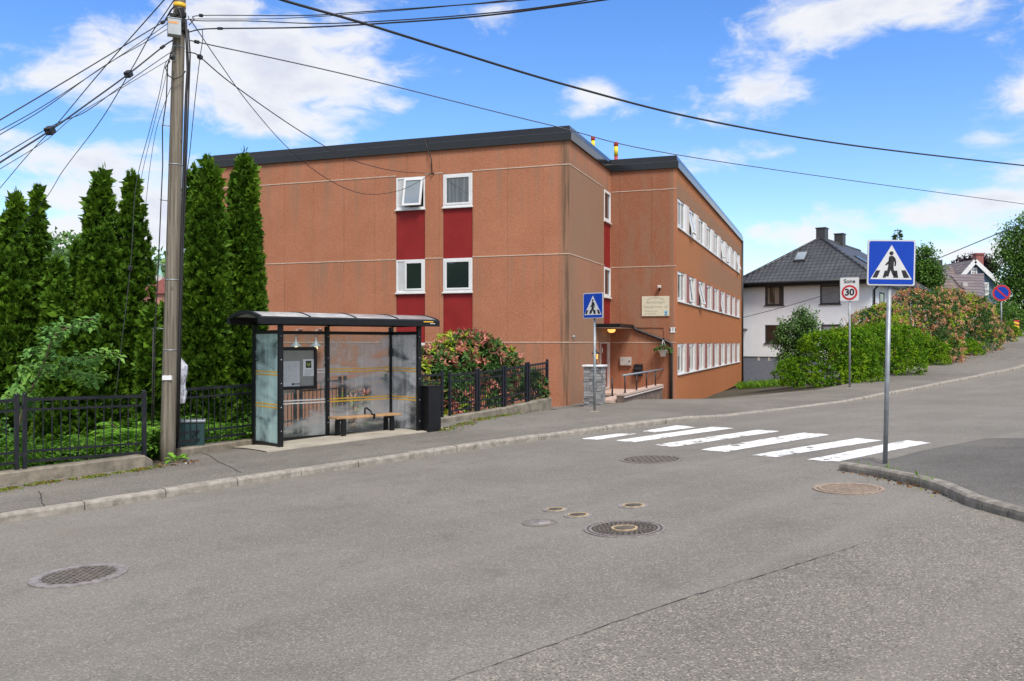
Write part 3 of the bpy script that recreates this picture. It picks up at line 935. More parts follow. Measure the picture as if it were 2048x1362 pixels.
# --- stub wall with the stair windows
swz = [(zat(1214, 445, 'x', 0), zat(1214, 382, 'x', 0)), (zat(1214, 596, 'x', 0), zat(1214, 535, 'x', 0))]
D0, D1, _, _ = span(1201, 1218, 683, 785, 'x', 0)
DZ0, DZ1 = 0.24, zat(1210, 684, 'x', 0)
HS = (SW0, SW1, 2.45, swz[0][1])
HD = (D0, D1, DZ0, DZ1)
wall('x', 0.0, 0.0, Y1, -1.8, ZT, [HS, HD], 0.12, -1, M['facade'])
for (z0, z1) in swz:
    w = MB(); ringbox(w, SW0 + .004, SW1 - .004, z0 + .04, z1, 0.09, -0.09, 0.012, 'x')
    win = w.build('window', M['white'], bld, bevel=.006)
    sl = MB(); sl.bx(-.09, .05, SW0 - .02, SW1 + .02, z0 - .01, z0 + .035); sl.build('sill', M['white'], win)
    p = MB(); p.bx(-.05, -.035, SW0 + .09, SW1 - .09, z0 + .12, z1 - .09); p.build('pane', M['glass_dark'], win)
for (a, b_) in ((swz[1][1], swz[0][0] - .012), (2.45, swz[1][0] - .012)):
    pm = MB(); pm.bx(-.09, -.02, SW0 + .004, SW1 - .004, a + .004, b_ - .004); pm.build('red_panel', M['red_panel'], bld)
M['door'] = plain('red_brown_door', (0.20, 0.032, 0.014), 0.4, var=0.18, scale=2)
dm = MB(); dm.bx(-.10, -.05, D0 + .05, D1 - .07, DZ0 + .02, DZ1 - .06)
for (zz0, zz1) in ((.25, .85), (1.0, 1.45)):
    if DZ0 + zz1 < DZ1 - .1: dm.bx(-.05, -.042, D0 + .16, D1 - .18, DZ0 + zz0, DZ0 + zz1)
door = dm.build('door', M['door'], bld, bevel=.005)
fm = MB(); ringbox(fm, D0 + .003, D1 - .003, DZ0, DZ1 - .003, .048, -.095, .012, 'x'); fm.bx(-.02, .02, D1 - .055, D1 + .03, DZ0, DZ1); fm.build('door_frame', M['cream'], door)
hm = MB(); hm.tube([(-.05, D1 - .2, DZ0 + .75), (0.0, D1 - .2, DZ0 + .75), (0.0, D1 - .32, DZ0 + .75)], .012); hm.build('door_handle', M['galv'], door)
pm = MB(); pm.bx(-.042, -.036, D0 + .36, D0 + .46, DZ1 - .36, DZ1 - .20); pm.build('door_plate', M['white'], door)

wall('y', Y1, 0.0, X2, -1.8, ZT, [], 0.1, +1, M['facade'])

# --- long side wall with three bands of windows
PIT, K0, NW = 2.53, 0.22, 9
rows2 = [(5.80, 6.86), (3.24, 4.33), (0.70, 1.80)]
KE = K0 + PIT * NW - 0.42
wall('x', X2, Y1, YB, -0.55, ZT, [(Y1 + K0, Y1 + KE, a, b_) for a, b_ in rows2], 0.26, -1, M['facade'])
wall('x', X2 - 0.12, Y1 + 0.1, YB, -3.2, -0.552, [], 0.1, -1, M['plinth'], 'plinth')
OPEN = {0: {0: .0, 1: .22, 5: .2, 6: .12, 8: .25}, 1: {1: .12, 2: .24, 5: .16}, 2: {}}
for r, (z0, z1) in enumerate(rows2):
    sm = MB(); sm.bx(X2 - .24, X2 + .045, Y1 + K0 + .004, Y1 + KE - .004, z0 + .003, z0 + .05); sm.build('long_sill', M['white'], bld, bevel=.005)
    for k in range(NW):
        y0 = Y1 + K0 + PIT * k; y1 = y0 + 1.55
        w = MB(); ringbox(w, y0 + .004, y1, z0 + .055, z1 - .004, .06, X2 - .12, X2 - .02, 'x'); w.bx(X2 - .12, X2 - .025, y0 + .82, y0 + .88, z0 + .115, z1 - .065)
        win = w.build('window', M['white'], bld)
        pn = M['glass_curtain'] if (k * 3 + r) % 3 else M['glass_dark']
        p = MB(); p.bx(X2 - .06, X2 - .05, y0 + .88, y1 - .06, z0 + .115, z1 - .064); p.build('pane', pn, win)
        tilt = OPEN[r].get(k, 0)
        s_ = MB(); H = z1 - z0 - .185; ringbox(s_, y0 + .068, y0 + .815, -H, 0, .055, -.03, .03, 'x')
        sash = s_.build('sash', M['white'], win); sash.location = (X2 - .04, 0, z1 - .068)
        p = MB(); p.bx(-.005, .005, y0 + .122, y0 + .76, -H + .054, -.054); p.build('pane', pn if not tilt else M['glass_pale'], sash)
        if tilt: sash.rotation_euler = (0, -tilt, 0)
        c = MB(); c.bx(X2 - .23, X2 + .01, y1 + .002, y1 + 0.45, z0 + .052, z1 - .003); c.build('white_infill', M['white'] if r == 0 else M['cream'], bld)
        if k < NW - 1:
            c = MB(); c.bx(X2 - .23, X2 + .03, y1 + .454, y0 + PIT - .003, z0 + .052, z1 - .003); c.build('window_post', M['cream'] if r == 0 else M['mullion'], bld)
# remaining walls and the flat roof
mb = MB()
mb.add([(XL, 0, -1.8), (XL, 0, ZT), (XL, YB, ZT), (XL, YB, -3.2)], [(0, 1, 2, 3)])
mb.add([(XL, YB, -3.2), (XL, YB, ZT), (X2, YB, ZT), (X2, YB, -3.2)], [(0, 1, 2, 3)])
mb.build('wall', M['facade'], bld, fix=False)

def sweep(mb, path, prof, mi=0, closed_prof=True):
    """profile (outward offset, z) swept along a plan path with mitred corners; outward is to the right of travel"""
    n = len(path); secs = []
    for i in range(n):
        p = Vector(path[i])
        d0 = (p - Vector(path[i - 1])).normalized() if i > 0 else None
        d1 = (Vector(path[i + 1]) - p).normalized() if i < n - 1 else None
        d0 = d0 or d1; d1 = d1 or d0
        n0, n1 = Vector((d0.y, -d0.x)), Vector((d1.y, -d1.x))
        mi_ = (n0 + n1) / (1 + n0.dot(n1))
        secs.append([(p.x + mi_.x * o, p.y + mi_.y * o, z) for o, z in prof])
    k = len(prof); vs = [q for s_ in secs for q in s_]; fs = []
    for i in range(n - 1):
        for j in range(k if closed_prof else k - 1):
            j2 = (j + 1) % k; fs.append((i * k + j, (i + 1) * k + j, (i + 1) * k + j2, i * k + j2))
    if closed_prof: fs += [tuple(range(k)), tuple((n - 1) * k + j for j in reversed(range(k)))]
    mb.add(vs, fs, mi)
RP = [(XL - .05, 0), (0, 0), (0, Y1), (X2, Y1), (X2, YB + .05)]
fl = MB(); sweep(fl, RP, [(-.1, ZT - .04), (.075, ZT - .04), (.085, ZT + .19), (-.1, ZT + .19)]); fl.build('lower_fascia', M['fascia'], bld)
lnm = MB(); sweep(lnm, RP, [(-.05, ZT + .1895), (.090, ZT + .1895), (.090, ZT + .1915), (-.05, ZT + .1915)]); lnm.build('fascia_trim', M['galv'], bld)
fu = MB(); sweep(fu, RP, [(-.3, ZT + .192), (.05, ZT + .192), (.04, ZT + .215), (.0, ZT + .40), (-.3, ZT + .40)]); 
rf = MB(); rf.add([(XL, .2, ZT + .2), (-.2, .2, ZT + .2), (-.2, Y1 + .2, ZT + .2), (X2 - .2, Y1 + .2, ZT + .2), (X2 - .2, YB, ZT + .2), (XL, YB, ZT + .2)], [(0, 1, 2, 3, 4, 5)])
roof = rf.build('roof', M['roof_felt'], bld, fix=False)
fu.build('upper_fascia', M['fascia'], roof)

# canopy over the entrance, its gutter and downpipe
cx, _, cz = Lp(1268, 648, 'y', Y1); cz = 2.36
cy = Lp(1191, 647, 'x', 0)[1]
cn = MB(); cn.bx(0.004, cx, cy, Y1 - .004, cz - .02, cz + .10); cn.build('canopy', M['black'], bld, bevel=.01)
cs_ = MB(); cs_.bx(0.01, cx - .03, cy + .03, Y1 - .01, cz - .034, cz - .022); cs_.build('canopy_soffit', M['cream'], bld)
dp = MB(); px_ = Lp(1343, 672, 'y', Y1)[0]
dp.tube([(cx + .02, Y1 - .07, cz + .04), (cx + .05, Y1 - .07, cz - .06), (px_ - .15, Y1 - .07, cz - .48), (px_, Y1 - .07, cz - .56), (px_, Y1 - .07, cz - .75), (px_, Y1 - .07, -.6)], .05, 10)
dp.build('downpipe', M['pipe_black'], bld)
cd = MB(); c2 = Lp(1328, 655, 'y', Y1)[0]
cd.tube([(cx, Y1 - .02, cz + .0), (c2, Y1 - .02, cz), (c2, Y1 - .02, cz - .5)], .012, 6)
cd.build('conduit', M['facade'], bld)
dp = MB(); dp.tube([(X2 + .05, YB - .02, ZT), (X2 + .05, YB - .02, -1.3)], .06, 8); dp.build('downpipe', M['pipe_black'], bld)

# cable stapled to the front wall, from the eaves to the bracket
q0, q1, q2 = Lp(849, 278, 'y', -.1), Lp(863, 320, 'y', -.1), Lp(864, 346, 'y', -.1)
cb = MB(); cb.tube([q0, Lp(855, 297, 'y', -.1), q1, q2], .018, 6); cb.tube([q2, (q2[0] + .02, .0, q2[2])], .02, 6)
cb.build('wall_cable', M['pipe_black'], bld)
dv = MB(); dv.tube([Lp(1147, 671, 'x', .02)[:3], Lp(1147, 676, 'x', .02)[:3]], .05, 8); dv.build('wall_bracket', M['galv'], bld)

def bworld(x, y, z): return Vector((BC.x + x * _c - y * _s, BC.y + x * _s + y * _c, z))

# --- things on and beside the building
M['amber'] = None
def emit(name, col, strength):
    m, n, b = new_mat(name)
    b.inputs['Base Color'].default_value = (*col, 1); b.inputs['Emission Color'].default_value = (*col, 1)
    b.inputs['Emission Strength'].default_value = strength; b.inputs['Roughness'].default_value = 0.3
    return m
M['amber'] = emit('amber_lamp_glass', (1.0, 0.50, 0.12), 0.9)
M['bulb'] = emit('warm_bulb', (1.0, 0.72, 0.38), 4.0)
M['sign_cream'] = plain('cream_signboard', (0.62, 0.57, 0.42), 0.6, var=0.05, dirt=(0.5, 0.45, 0.33), dirt_amt=0.4)
M['sign_ink'] = plain('faded_ink', (0.34, 0.34, 0.28), 0.7, var=0.1)
M['ink'] = plain('black_ink', (0.02, 0.02, 0.02), 0.6)
M['cyan'] = plain('pale_blue_print', (0.28, 0.52, 0.62), 0.6)
M['navy'] = plain('blue_print', (0.05, 0.16, 0.32), 0.6)

xa, _, za = Lp(1284, 593, 'y', Y1); xb, _, zb = Lp(1339, 632, 'y', Y1)
w_, h_ = xb - xa, za - zb
t = thing('sign_board', 'faded cream signboard with pale lettering on the brown wall above the canopy', 'sign', bworld((xa + xb) / 2, Y1 - .03, (za + zb) / 2), BRZ)
mb = MB(); mb.bx(-w_ / 2, w_ / 2, -.012, .012, -h_ / 2, h_ / 2); mb.build('board', M['sign_cream'], t, bevel=.004)
text('lettering', 'Borettslaget', h_ * .20, M['sign_ink'], t, (0.0, -.0135, h_ * .20), shear=.35)
text('lettering', 'Fjøsangerveien 161', h_ * .165, M['sign_ink'], t, (0.0, -.0135, -h_ * .03), shear=.35)
text('lettering', 'Parkering kun', h_ * .115, M['sign_ink'], t, (-w_ * .16, -.0135, -h_ * .25), shear=.2)
text('lettering', 'for beboere', h_ * .115, M['sign_ink'], t, (-w_ * .18, -.0135, -h_ * .38), shear=.2)
arc = MB()
for k in range(15):
    a = math.radians(62 + 56 * k / 14); r = w_ * .62
    x_, z_ = math.cos(a) * r, math.sin(a) * r - r + h_ * .42
    arc.bx(-.012, .012, -.0145, -.0125, -.02, .02, 0, Matrix.Translation((x_, 0, z_)) @ Matrix.Rotation(-(a - PI / 2), 4, 'Y'))
arc.build('faded_arc', M['sign_ink'], t)
em = MB(); em.bx(w_ * .32, w_ * .44, -.0145, -.0125, -h_ * .46, -h_ * .22); emb = em.build('emblem', M['cyan'], t)
em = MB(); em.bx(w_ * .33, w_ * .43, -.0165, -.015, -h_ * .46, -h_ * .42); em.prism([(w_ * .345, -h_ * .33), (w_ * .38, -h_ * .39), (w_ * .42, -h_ * .31), (w_ * .385, -h_ * .27)], -.0165, -.015, 'y'); em.build('emblem_print', M['navy'], emb)

xa, _, za = Lp(1340.3, 655, 'y', Y1); xb, _, zb = Lp(1351.5, 665, 'y', Y1)
t = thing('number_plate', 'small white house number plate reading 161 at the wall corner', 'number plate', bworld((xa + xb) / 2, Y1 - .018, (za + zb) / 2), BRZ)
mb = MB(); hh = (za - zb) / 2; ww = (xb - xa) / 2
mb.bx(-ww, ww, -.006, .012, -hh, hh); mb.build('plate', M['white'], t)
text('digits', '161', hh * 2.0, M['ink'], t, (0, -.0075, 0), bold=.004)

p = Lp(1320, 574, 'y', Y1)
t = thing('security_light', 'small pale floodlight high on the wall above the cream signboard', 'light', bworld(p[0], Y1 - .1, p[2]), BRZ)
mb = MB(); mb.bx(-.06, .06, -.09, .03, -.045, .055); mb.build('housing', M['cream'], t, bevel=.02)
mb = MB(); mb.bx(-.02, .02, .03, .09, -.10, -.02); mb.tube([(0, -.01, -.04), (0, .03, -.12)], .028, 8); mb.build('bracket', M['black'], t)

xa, _, za = Lp(1241, 714, 'y', Y1); xb, _, zb = Lp(1263.5, 731, 'y', Y1)
t = thing('mailbox_rack', 'rack of small silver mailboxes on the entrance wall', 'mailbox', bworld((xa + xb) / 2, Y1 - .07, (za + zb) / 2), BRZ)
ww, hh = (xb - xa) / 2, (za - zb) / 2
M['silver'] = plain('brushed_aluminium', (0.52, 0.49, 0.45), 0.4, 0.35, var=0.1)
mb = MB(); mb.bx(-ww, ww, -.05, .066, -hh, hh); mb.build('case', M['silver'], t, bevel=.008)
for k in range(5):
    mb = MB(); q = -ww + .015 + k * (2 * ww - .03) / 5; mb.bx(q + .006, q + (2 * ww - .03) / 5 - .006, -.058, -.049, -hh + .02, hh - .05)
    mb.build('mailbox_door', M['silver'], t, bevel=.003)
mb = MB(); mb.bx(ww * .58, ww * .80, -.062, -.0585, -.03, .03); mb.build('slot', M['ink'], t)

xa, _, za = Lp(1269, 728, 'y', Y1); xb, _, zb = Lp(1286, 752, 'y', Y1)
t = thing('mailbox', 'single black mailbox on the wall behind the ramp railing', 'mailbox', bworld((xa + xb) / 2, Y1 - .1, (za + zb) / 2), BRZ)
ww, hh = (xb - xa) / 2, (za - zb) / 2
mb = MB(); mb.prism([(-.09, -hh), (.09, -hh), (.09, hh), (-.05, hh * .85)], -ww, ww, 'x'); mb.build('case', M['black'], t, bevel=.01)
mb = MB(); mb.bx(-ww * .8, ww * .8, -.098, -.092, hh * .1, hh * .5); mb.build('flap', M['pipe_black'], t)

# bulkhead lamp under the canopy
p = Lp(1223, 656, 'y', 4.4)
t = thing('canopy_lamp', 'lit amber bulkhead lamp under the black entrance canopy', 'lamp', bworld(p[0] if 0.1 < p[0] < cx else .45, 4.4, cz - .036), BRZ)
mb = MB(); mb.lathe([(0, 0), (.15, 0), (.15, -.03), (0, -.03)], n=24); mb.build('base', M['black'], t)
mb = MB(); mb.lathe([(.135, -.03), (.135, -.08), (.10, -.13), (.04, -.15), (0, -.152)], n=24); mb.build('lamp_glass', M['amber'], t)

# hanging basket on its bracket
p = Lp(1326, 700, 'y', Y1 - .25)
t = thing('hanging_basket', 'white hanging flower pot with trailing dark plant beside the black downpipe', 'flower pot', bworld(p[0], Y1 - .25, p[2]), BRZ)
mb = MB(); mb.lathe([(0, -.22), (.09, -.22), (.14, -.02), (.15, -.02), (.15, .0), (.125, 0), (.12, -.03), (0, -.03)], n=20); mb.build('pot', M['white'], t)
mb = MB()
for k in range(3):
    a = 2 * PI * k / 3 + .4; mb.tube([(.14 * math.cos(a), .14 * math.sin(a), 0), (0, 0, .36)], .006, 5)
mb.build('hanger', M['white'], t)
mb = MB(); mb.tube([(0, .24, .40), (0, 0, .40), (0, 0, .34)], .012, 6); mb.tube([(0, .24, .20), (0, .08, .40)], .01, 6); mb.build('bracket', M['black'], t)
bas = t

# double pendant lamps on the front wall, seen through the shelter glass
for px, lab in ((592, 'left grey cone lamp with a lit bulb on the wall behind the bus shelter'), (632, 'right grey cone lamp with a lit bulb on the wall behind the bus shelter')):
    p = Lp(px, 690, 'y', -.30)
    t = thing('wall_lamp', lab, 'lamp', bworld(p[0], -.30, p[2]), BRZ, 'cone lamps on the wall')
    mb = MB(); mb.lathe([(.02, .26), (.035, .12), (.14, .02), (.20, -.04), (.205, -.055), (.19, -.05), (.03, .09)], n=24); mb.build('lamp_shade', M['galv'], t)
    mb = MB(); mb.tube([(0, 0, .24), (0, 0, .46), (0, .10, .52), (0, .285, .52)], .014, 8); mb.lathe([(0, 0), (.06, 0), (.06, .02), (0, .02)], c=(0, .28, .51), n=12); mb.build('arm', M['galv'], t)
    mb = MB(); mb.lathe([(0, -.15), (.04, -.13), (.052, -.095), (.04, -.05), (.02, -.01), (0, -.01)], n=12); mb.build('bulb', M['bulb'], t)

# vent pipes on the roof with red and yellow collars
M['v_red'] = plain('red_paint', (0.42, 0.03, 0.03), 0.5); M['v_yel'] = plain('yellow_paint', (0.80, 0.62, 0.03), 0.5)
for px, ytop, ybot, lab in ((1186, 273, 292, 'short red and yellow banded vent pipe behind the roof edge, half hidden'), (1232, 284, 322, 'taller red and yellow vent pipe in the inner corner of the roof')):
    lx, ly = (0.6, 0) if px == 1186 else (0, 0)
    yy = 9.0 if px == 1186 else 7.2
    p = Lp(px, ytop, 'y', yy)
    t = thing('vent_pipe', lab, 'pipe', bworld(p[0], yy, ZT + .2), BRZ, 'vent pipes on the roof')
    H = p[2] - (ZT + .2)
    mb = MB(); mb.tube([(0, 0, 0), (0, 0, H - .52)], .065, 12); mb.build('pipe', M['v_red'], t)
    mb = MB(); mb.tube([(0, 0, H - .52), (0, 0, H - .16)], .075, 12); mb.build('yellow_collar', M['v_yel'], t)
    mb = MB(); mb.lathe([(.07, H - .16), (.085, H - .155), (.085, H - .01), (.06, H), (0, H)], n=12); mb.build('red_cap', M['v_red'], t)

# ramp with railing beside the entrance
M['slab'] = plain('pinkish_paving', (0.52, 0.38, 0.31), 0.85, var=0.12)
M['ramp_wall'] = plain('stained_concrete', (0.15, 0.11, 0.085), 0.9, var=0.35, scale=4, bump=.3)
RX = 1.90
_pp = G(1191, 811, zback); _pl = b_loc(_pp.x, _pp.y + .25); RA, RF = _pl[0] - .05, _pl[1] + .26
t = thing('entrance_ramp', 'raised pinkish walkway on a stained concrete base leading to the red door', 'ramp', bworld(0, 0, 0.0), BRZ)
mb = MB(); mb.bx(RA, RX - .272, RF + .05, 2.6, .14, .22); mb.bx(.02, RX - .272, 2.604, Y1 - .02, .14, .22); mb.build('walkway', M['slab'], t, bevel=.006)
mb = MB(); mb.bx(RX - .27, RX, RF, Y1 - .3, .355, .42); mb.build('coping', M['slab'], t, bevel=.006)
mb = MB(); mb.bx(RX - .25, RX - .03, RF, Y1 - .3, -.8, .353); mb.bx(RA + .02, RX - .252, RF + .05, 2.6, -.8, .138); mb.bx(.02, RX - .252, 2.604, Y1 - .04, -.8, .138); mb.build('base_wall', M['ramp_wall'], t)
mb = MB(); mb.bx(RX - .028, RX + .012, RF, Y1 - .3, .30, .335); mb.build('edge_strip', M['cream'], t)
t = thing('railing', 'low black railing with pale handrail along the entrance ramp', 'railing', bworld(0, 0, 0.42), BRZ)
ry = []
for px in (1224.5, 1250, 1273, 1293, 1311, 1329): ry.append(Lp(px, 780, 'x', RX - .06)[1])
for y_ in ry:
    mb = MB(); mb.tube([(RX - .06, y_, 0), (RX - .06, y_, .48)], .022, 8); mb.lathe([(0, 0), (.05, 0), (.05, .012), (0, .012)], c=(RX - .06, y_, 0), n=10); mb.build('post', M['pipe_black'], t)
mb = MB(); mb.tube([(RX - .06, RF - .05, .50), (RX - .06, ry[-1] + .1, .50)], .028, 8); mb.build('handrail', M['galv'], t)

# stone gate pillar with its lantern
def stone():
    m, n, b = new_mat('slate_stone')
    o = n.obj()
    r = S(n.nt, n.new('ShaderNodeNewGeometry').outputs['Random Per Island'])
    c = n.mix(r, (0.17, 0.17, 0.175), (0.40, 0.39, 0.375))
    c = n.mix(n.noise(o, 14, 5, .7).step(.45, .7) * .5, c, (0.12, 0.12, 0.125))
    n.link(c, b.inputs['Base Color']); b.inputs['Roughness'].default_value = .9
    n.link(n.bump(n.noise(o, 22, 5, .7), .8, .03), b.inputs['Normal'])
    return m
M['stone'] = stone()
pp = G(1191, 811, zback)
PIL = (pp.x, pp.y + .25)
pz = float(zback(*PIL)) - .03
pil = thing('stone_pillar', 'grey stacked-slate gate pillar with a white capstone beside the entrance ramp', 'pillar', (PIL[0], PIL[1], pz), BRZ)
PH = 79 / F * PIL[1]; PW = 0.245
mb = MB(); mb.bx(-PW + .03, PW - .03, -PW + .03, PW - .03, -.2, PH); 
zz = -.05; rr = random.Random(5)
while zz < PH - .02:
    hh = min(rr.uniform(.045, .095), PH - zz)
    for fc in range(4):
        a = -PW
        while a < PW - .01:
            ln = min(rr.uniform(.10, .26), PW - a)
            if PW - (a + ln) < .06: ln = PW - a
            pr = rr.uniform(-.008, .016)
            Mx = Matrix.Rotation(fc * PI / 2, 4, 'Z')
            mb.bx(a + .004, a + ln - .004, -PW - pr, -PW + .035, zz + .004, zz + hh - .003, 0, Mx)
            a += ln
    zz += hh
mb.build('shaft', M['stone'], pil)
mb = MB(); mb.bx(-PW - .05, PW + .05, -PW - .05, PW + .05, PH, PH + .055); mb.build('capstone', M['white'], pil, bevel=.015)
lan = thing('lantern', 'black post lantern with amber glow on top of the stone pillar', 'lamp', (PIL[0] + .03, PIL[1], pz + PH + .055), BRZ)
LS = 34 / F * PIL[1] / .55
mb = MB(); mb.lathe([(0, 0), (.085, 0), (.085, .015), (.04, .035), (.022, .06), (.022, .13), (.05, .16), (.06, .175)], n=16)
for v_ in range(len(mb.v)): mb.v[v_] = tuple(c * LS for c in mb.v[v_])
mb.build('stem', M['black'], lan)
mb = MB(); mb.lathe([(.055, .178), (.088, .345), (.0, .345)], n=6, smooth=False); mb.v = [tuple(c * LS for c in q) for q in mb.v]; mb.build('lamp_glass', M['amber'], lan)
mb = MB()
for k in range(6):
    a = 2 * PI * k / 6; ca, sa = math.cos(a), math.sin(a); mb.bar((.058 * ca, .058 * sa, .175), (.093 * ca, .093 * sa, .35), .012, .012)
mb.v = [tuple(c * LS for c in q) for q in mb.v]; mb.build('cage', M['black'], lan)
mb = MB(); mb.lathe([(0, .35), (.135, .35), (.13, .365), (.06, .43), (.03, .455), (.018, .48), (.022, .50), (.008, .53), (0, .55)], n=18); mb.v = [tuple(c * LS for c in q) for q in mb.v]; mb.build('hood', M['black'], lan)
# ------------------------------------------------------------------ bus shelter
SH = Vector((-4.51, 15.70, 0.0)); SRZ = math.atan2(0.686, 0.728); SL, SD = 2.91, 0.90
def sworld(x, y, z=0): c, s = math.cos(SRZ), math.sin(SRZ); return Vector((SH.x + x * c - y * s, SH.y + x * s + y * c, z))
def Ls(px, py, axis, c): return Lp(px, py, axis, c, SH, SRZ)

def shelter_glass(name, fog, tint, lo, hi):
    m, n, b = new_mat(name)
    o = n.obj(); x, y, z = n.xyz(o)
    b.inputs['Base Color'].default_value = (*tint, 1); b.inputs['Roughness'].default_value = 0.35
    tl = n.new('ShaderNodeBsdfTranslucent'); tl.inputs[0].default_value = (*tint, 1)
    fr_mix = n.new('ShaderNodeMixShader'); fr_mix.inputs[0].default_value = 0.5; n.link(b.outputs[0], fr_mix.inputs[1]); n.link(tl.outputs[0], fr_mix.inputs[2])
    tr = n.new('ShaderNodeBsdfTransparent'); tr.inputs[0].default_value = (0.86, 0.92, 0.91, 1)
    gl = n.new('ShaderNodeBsdfGlossy'); gl.inputs['Roughness'].default_value = 0.04
    fr = n.new('ShaderNodeFresnel'); fr.inputs[0].default_value = 1.35
    m1 = n.new('ShaderNodeMixShader'); n.link(fr.outputs[0], m1.inputs[0]); n.link(tr.outputs[0], m1.inputs[1]); n.link(gl.outputs[0], m1.inputs[2])
    # milky graffiti-wiping haze: broad diagonal swipes and vertical runs
    sw = n.noise(n.vec(x * 0.7 + z * 0.35, y * 0.9, z * 1.7 - x * 0.3), 1.6, 3, 0.5, 0.5)
    run = n.noise(n.vec(x * 6.0, y * 6.0, z * 0.5), 1.0, 3, 0.55)
    f = (sw.step(lo, hi) * 0.62 + run.step(0.45, 0.7) * 0.26 + 0.06) * fog
    m2 = n.new('ShaderNodeMixShader'); n.link(f.clamp(), m2.inputs[0]); n.link(m1.outputs[0], m2.inputs[1]); n.link(fr_mix.outputs[0], m2.inputs[2])
    n.link(m2.outputs[0], m.node_tree.nodes['Material Output'].inputs[0])
    return m
M['sg_back'] = shelter_glass('hazy_glass', 0.70, (0.93, 0.90, 0.88), 0.40, 0.62)
M['sg_clear'] = shelter_glass('lightly_hazed_glass', 0.62, (0.85, 0.88, 0.88), 0.42, 0.66)
M['sg_side'] = shelter_glass('greenish_hazy_glass', 0.90, (0.74, 0.92, 0.89), 0.36, 0.60)
M['tape'] = plain('yellow_tape', (0.80, 0.46, 0.02), 0.5, var=0.1)
M['tape_white'] = plain('white_tape', (0.75, 0.75, 0.72), 0.5, var=0.1)
M['wood'] = plain('bench_wood', (0.42, 0.25, 0.12), 0.55, var=0.25, scale=6, bump=.2, bscale=30)
M['poly'] = plain('weathered_roof_sheet', (0.40, 0.385, 0.37), 0.3, 0.0, var=0.3, scale=3.5, dirt=(0.22, 0.18, 0.15), dirt_amt=0.8)
M['steel_bolt'] = plain('bolt_steel', (0.6, 0.62, 0.65), 0.35, 0.6)

# concrete pad
pad = MB(); cA, cB, cC, cD = sworld(-.42, .14), sworld(-.42, -1.22), sworld(SL + .62, -1.06), sworld(SL + .62, .14)
vs, fs = [], []
for i in range(13):
    for j in range(7):
        p = cA.lerp(cD, i / 12).lerp(cB.lerp(cC, i / 12), j / 6); vs.append((p.x, p.y, float(zback(p.x, p.y)) + .016))
for i in range(12):
    for j in range(6): fs.append((i * 7 + j, (i + 1) * 7 + j, (i + 1) * 7 + j + 1, i * 7 + j + 1))
edge = [i * 7 + 6 for i in range(13)]; n0 = len(vs)
vs += [(vs[k][0], vs[k][1], vs[k][2] - .08) for k in edge]
fs += [(edge[i], edge[i + 1], n0 + i + 1, n0 + i) for i in range(12)]
pad.add(vs, fs)
tag(pad.build('concrete_pad', M['pad']), kind='structure')
ZP = 0.0
sh = thing('bus_shelter', 'black framed bus shelter with hazy scratched glass and a curved roof', 'bus shelter', (SH.x, SH.y, ZP), SRZ)
def post(x, y, w, h0, h1, dpt=None):
    mb = MB(); dpt = dpt or w
    mb.bx(x - w / 2, x + w / 2, y - dpt / 2, y + dpt / 2, h0, h1)
    mb.bx(x - w / 2 - .02, x + w / 2 + .02, y - dpt / 2 - .02, y + dpt / 2 + .02, h0, h0 + .012)
    o = mb.build('post', M['black'], sh, bevel=.006)
    bt = MB()
    for z in (.35, .75, 1.15, 1.55, 1.95):
        bt.lathe([(0, 0), (.010, 0), (.007, .004), (0, .005)], n=8)
        k = 4 * 8
        for i in range(len(bt.v) - k, len(bt.v)):
            q = bt.v[i]; bt.v[i] = (x + q[0], y - dpt / 2 - q[2], z + q[1])
    bt.build('bolt', M['steel_bolt'], o)
    return o
TR = 2.02
post(0, 0, .075, -.12, 2.14); post(SL / 2, 0, .075, -.12, 2.14); post(SL, 0, .075, -.12, 2.14)
post(0, -SD, .085, -.12, 2.16, .06); post(SL, -SD, .085, -.12, 2.16, .06)
for (a, b_) in ((0, SL / 2), (SL / 2, SL)):
    mb = MB(); mb.bx(a + .039, b_ - .039, -.025, .025, TR - .03, TR + .03); mb.build('transom', M['black'], sh, bevel=.005)
    mb = MB(); mb.bx(a + .039, b_ - .039, -.025, .025, .05, .13); mb.build('bottom_rail', M['black'], sh, bevel=.005)
for x in (0, SL):
    mb = MB(); mb.bx(x - .025, x + .025, -SD + .032, -.039, TR - .03, TR + .03); mb.build('transom', M['black'], sh, bevel=.005)
    mb = MB(); mb.bx(x - .025, x + .025, -SD + .032, -.039, .05, .13); mb.build('bottom_rail', M['black'], sh, bevel=.005)
gl1 = MB(); gl1.bx(.04, SL / 2 - .04, -.004, .004, .13, TR - .03); g1 = gl1.build('glass_pane', M['sg_clear'], sh)
gl2 = MB(); gl2.bx(SL / 2 + .04, SL - .04, -.004, .004, .13, TR - .03); g2 = gl2.build('glass_pane', M['sg_back'], sh)
gl3 = MB(); gl3.bx(-.004, .004, -SD + .035, -.04, .13, TR - .03); g3 = gl3.build('glass_pane', M['sg_side'], sh); g3['label'] = 'greenish hazy left end pane'
gl4 = MB(); gl4.bx(SL - .004, SL + .004, -SD + .035, -.04, .13, TR - .03); g4 = gl4.build('glass_pane', M['sg_back'], sh)
z_hi, z_lo = 1.29, .735
for z in (z_hi, z_lo):
    for dz_ in (0, .052):
        for (g, bb, mt) in ((g1, (.045, SL / 2 - .045, -.0065, -.0045), 'tape_white'), (g2, (SL / 2 + .045, SL - .045, -.0065, -.0045), 'tape'),
                            (g3, (-.0065, -.0045, -SD + .04, -.045), 'tape'), (g4, (SL - .0065, SL - .0045, -SD + .04, -.045), 'tape')):
            mb = MB(); mb.bx(*bb, z + dz_ - .011, z + dz_ + .011); mb.build('stripe', M[mt], g)
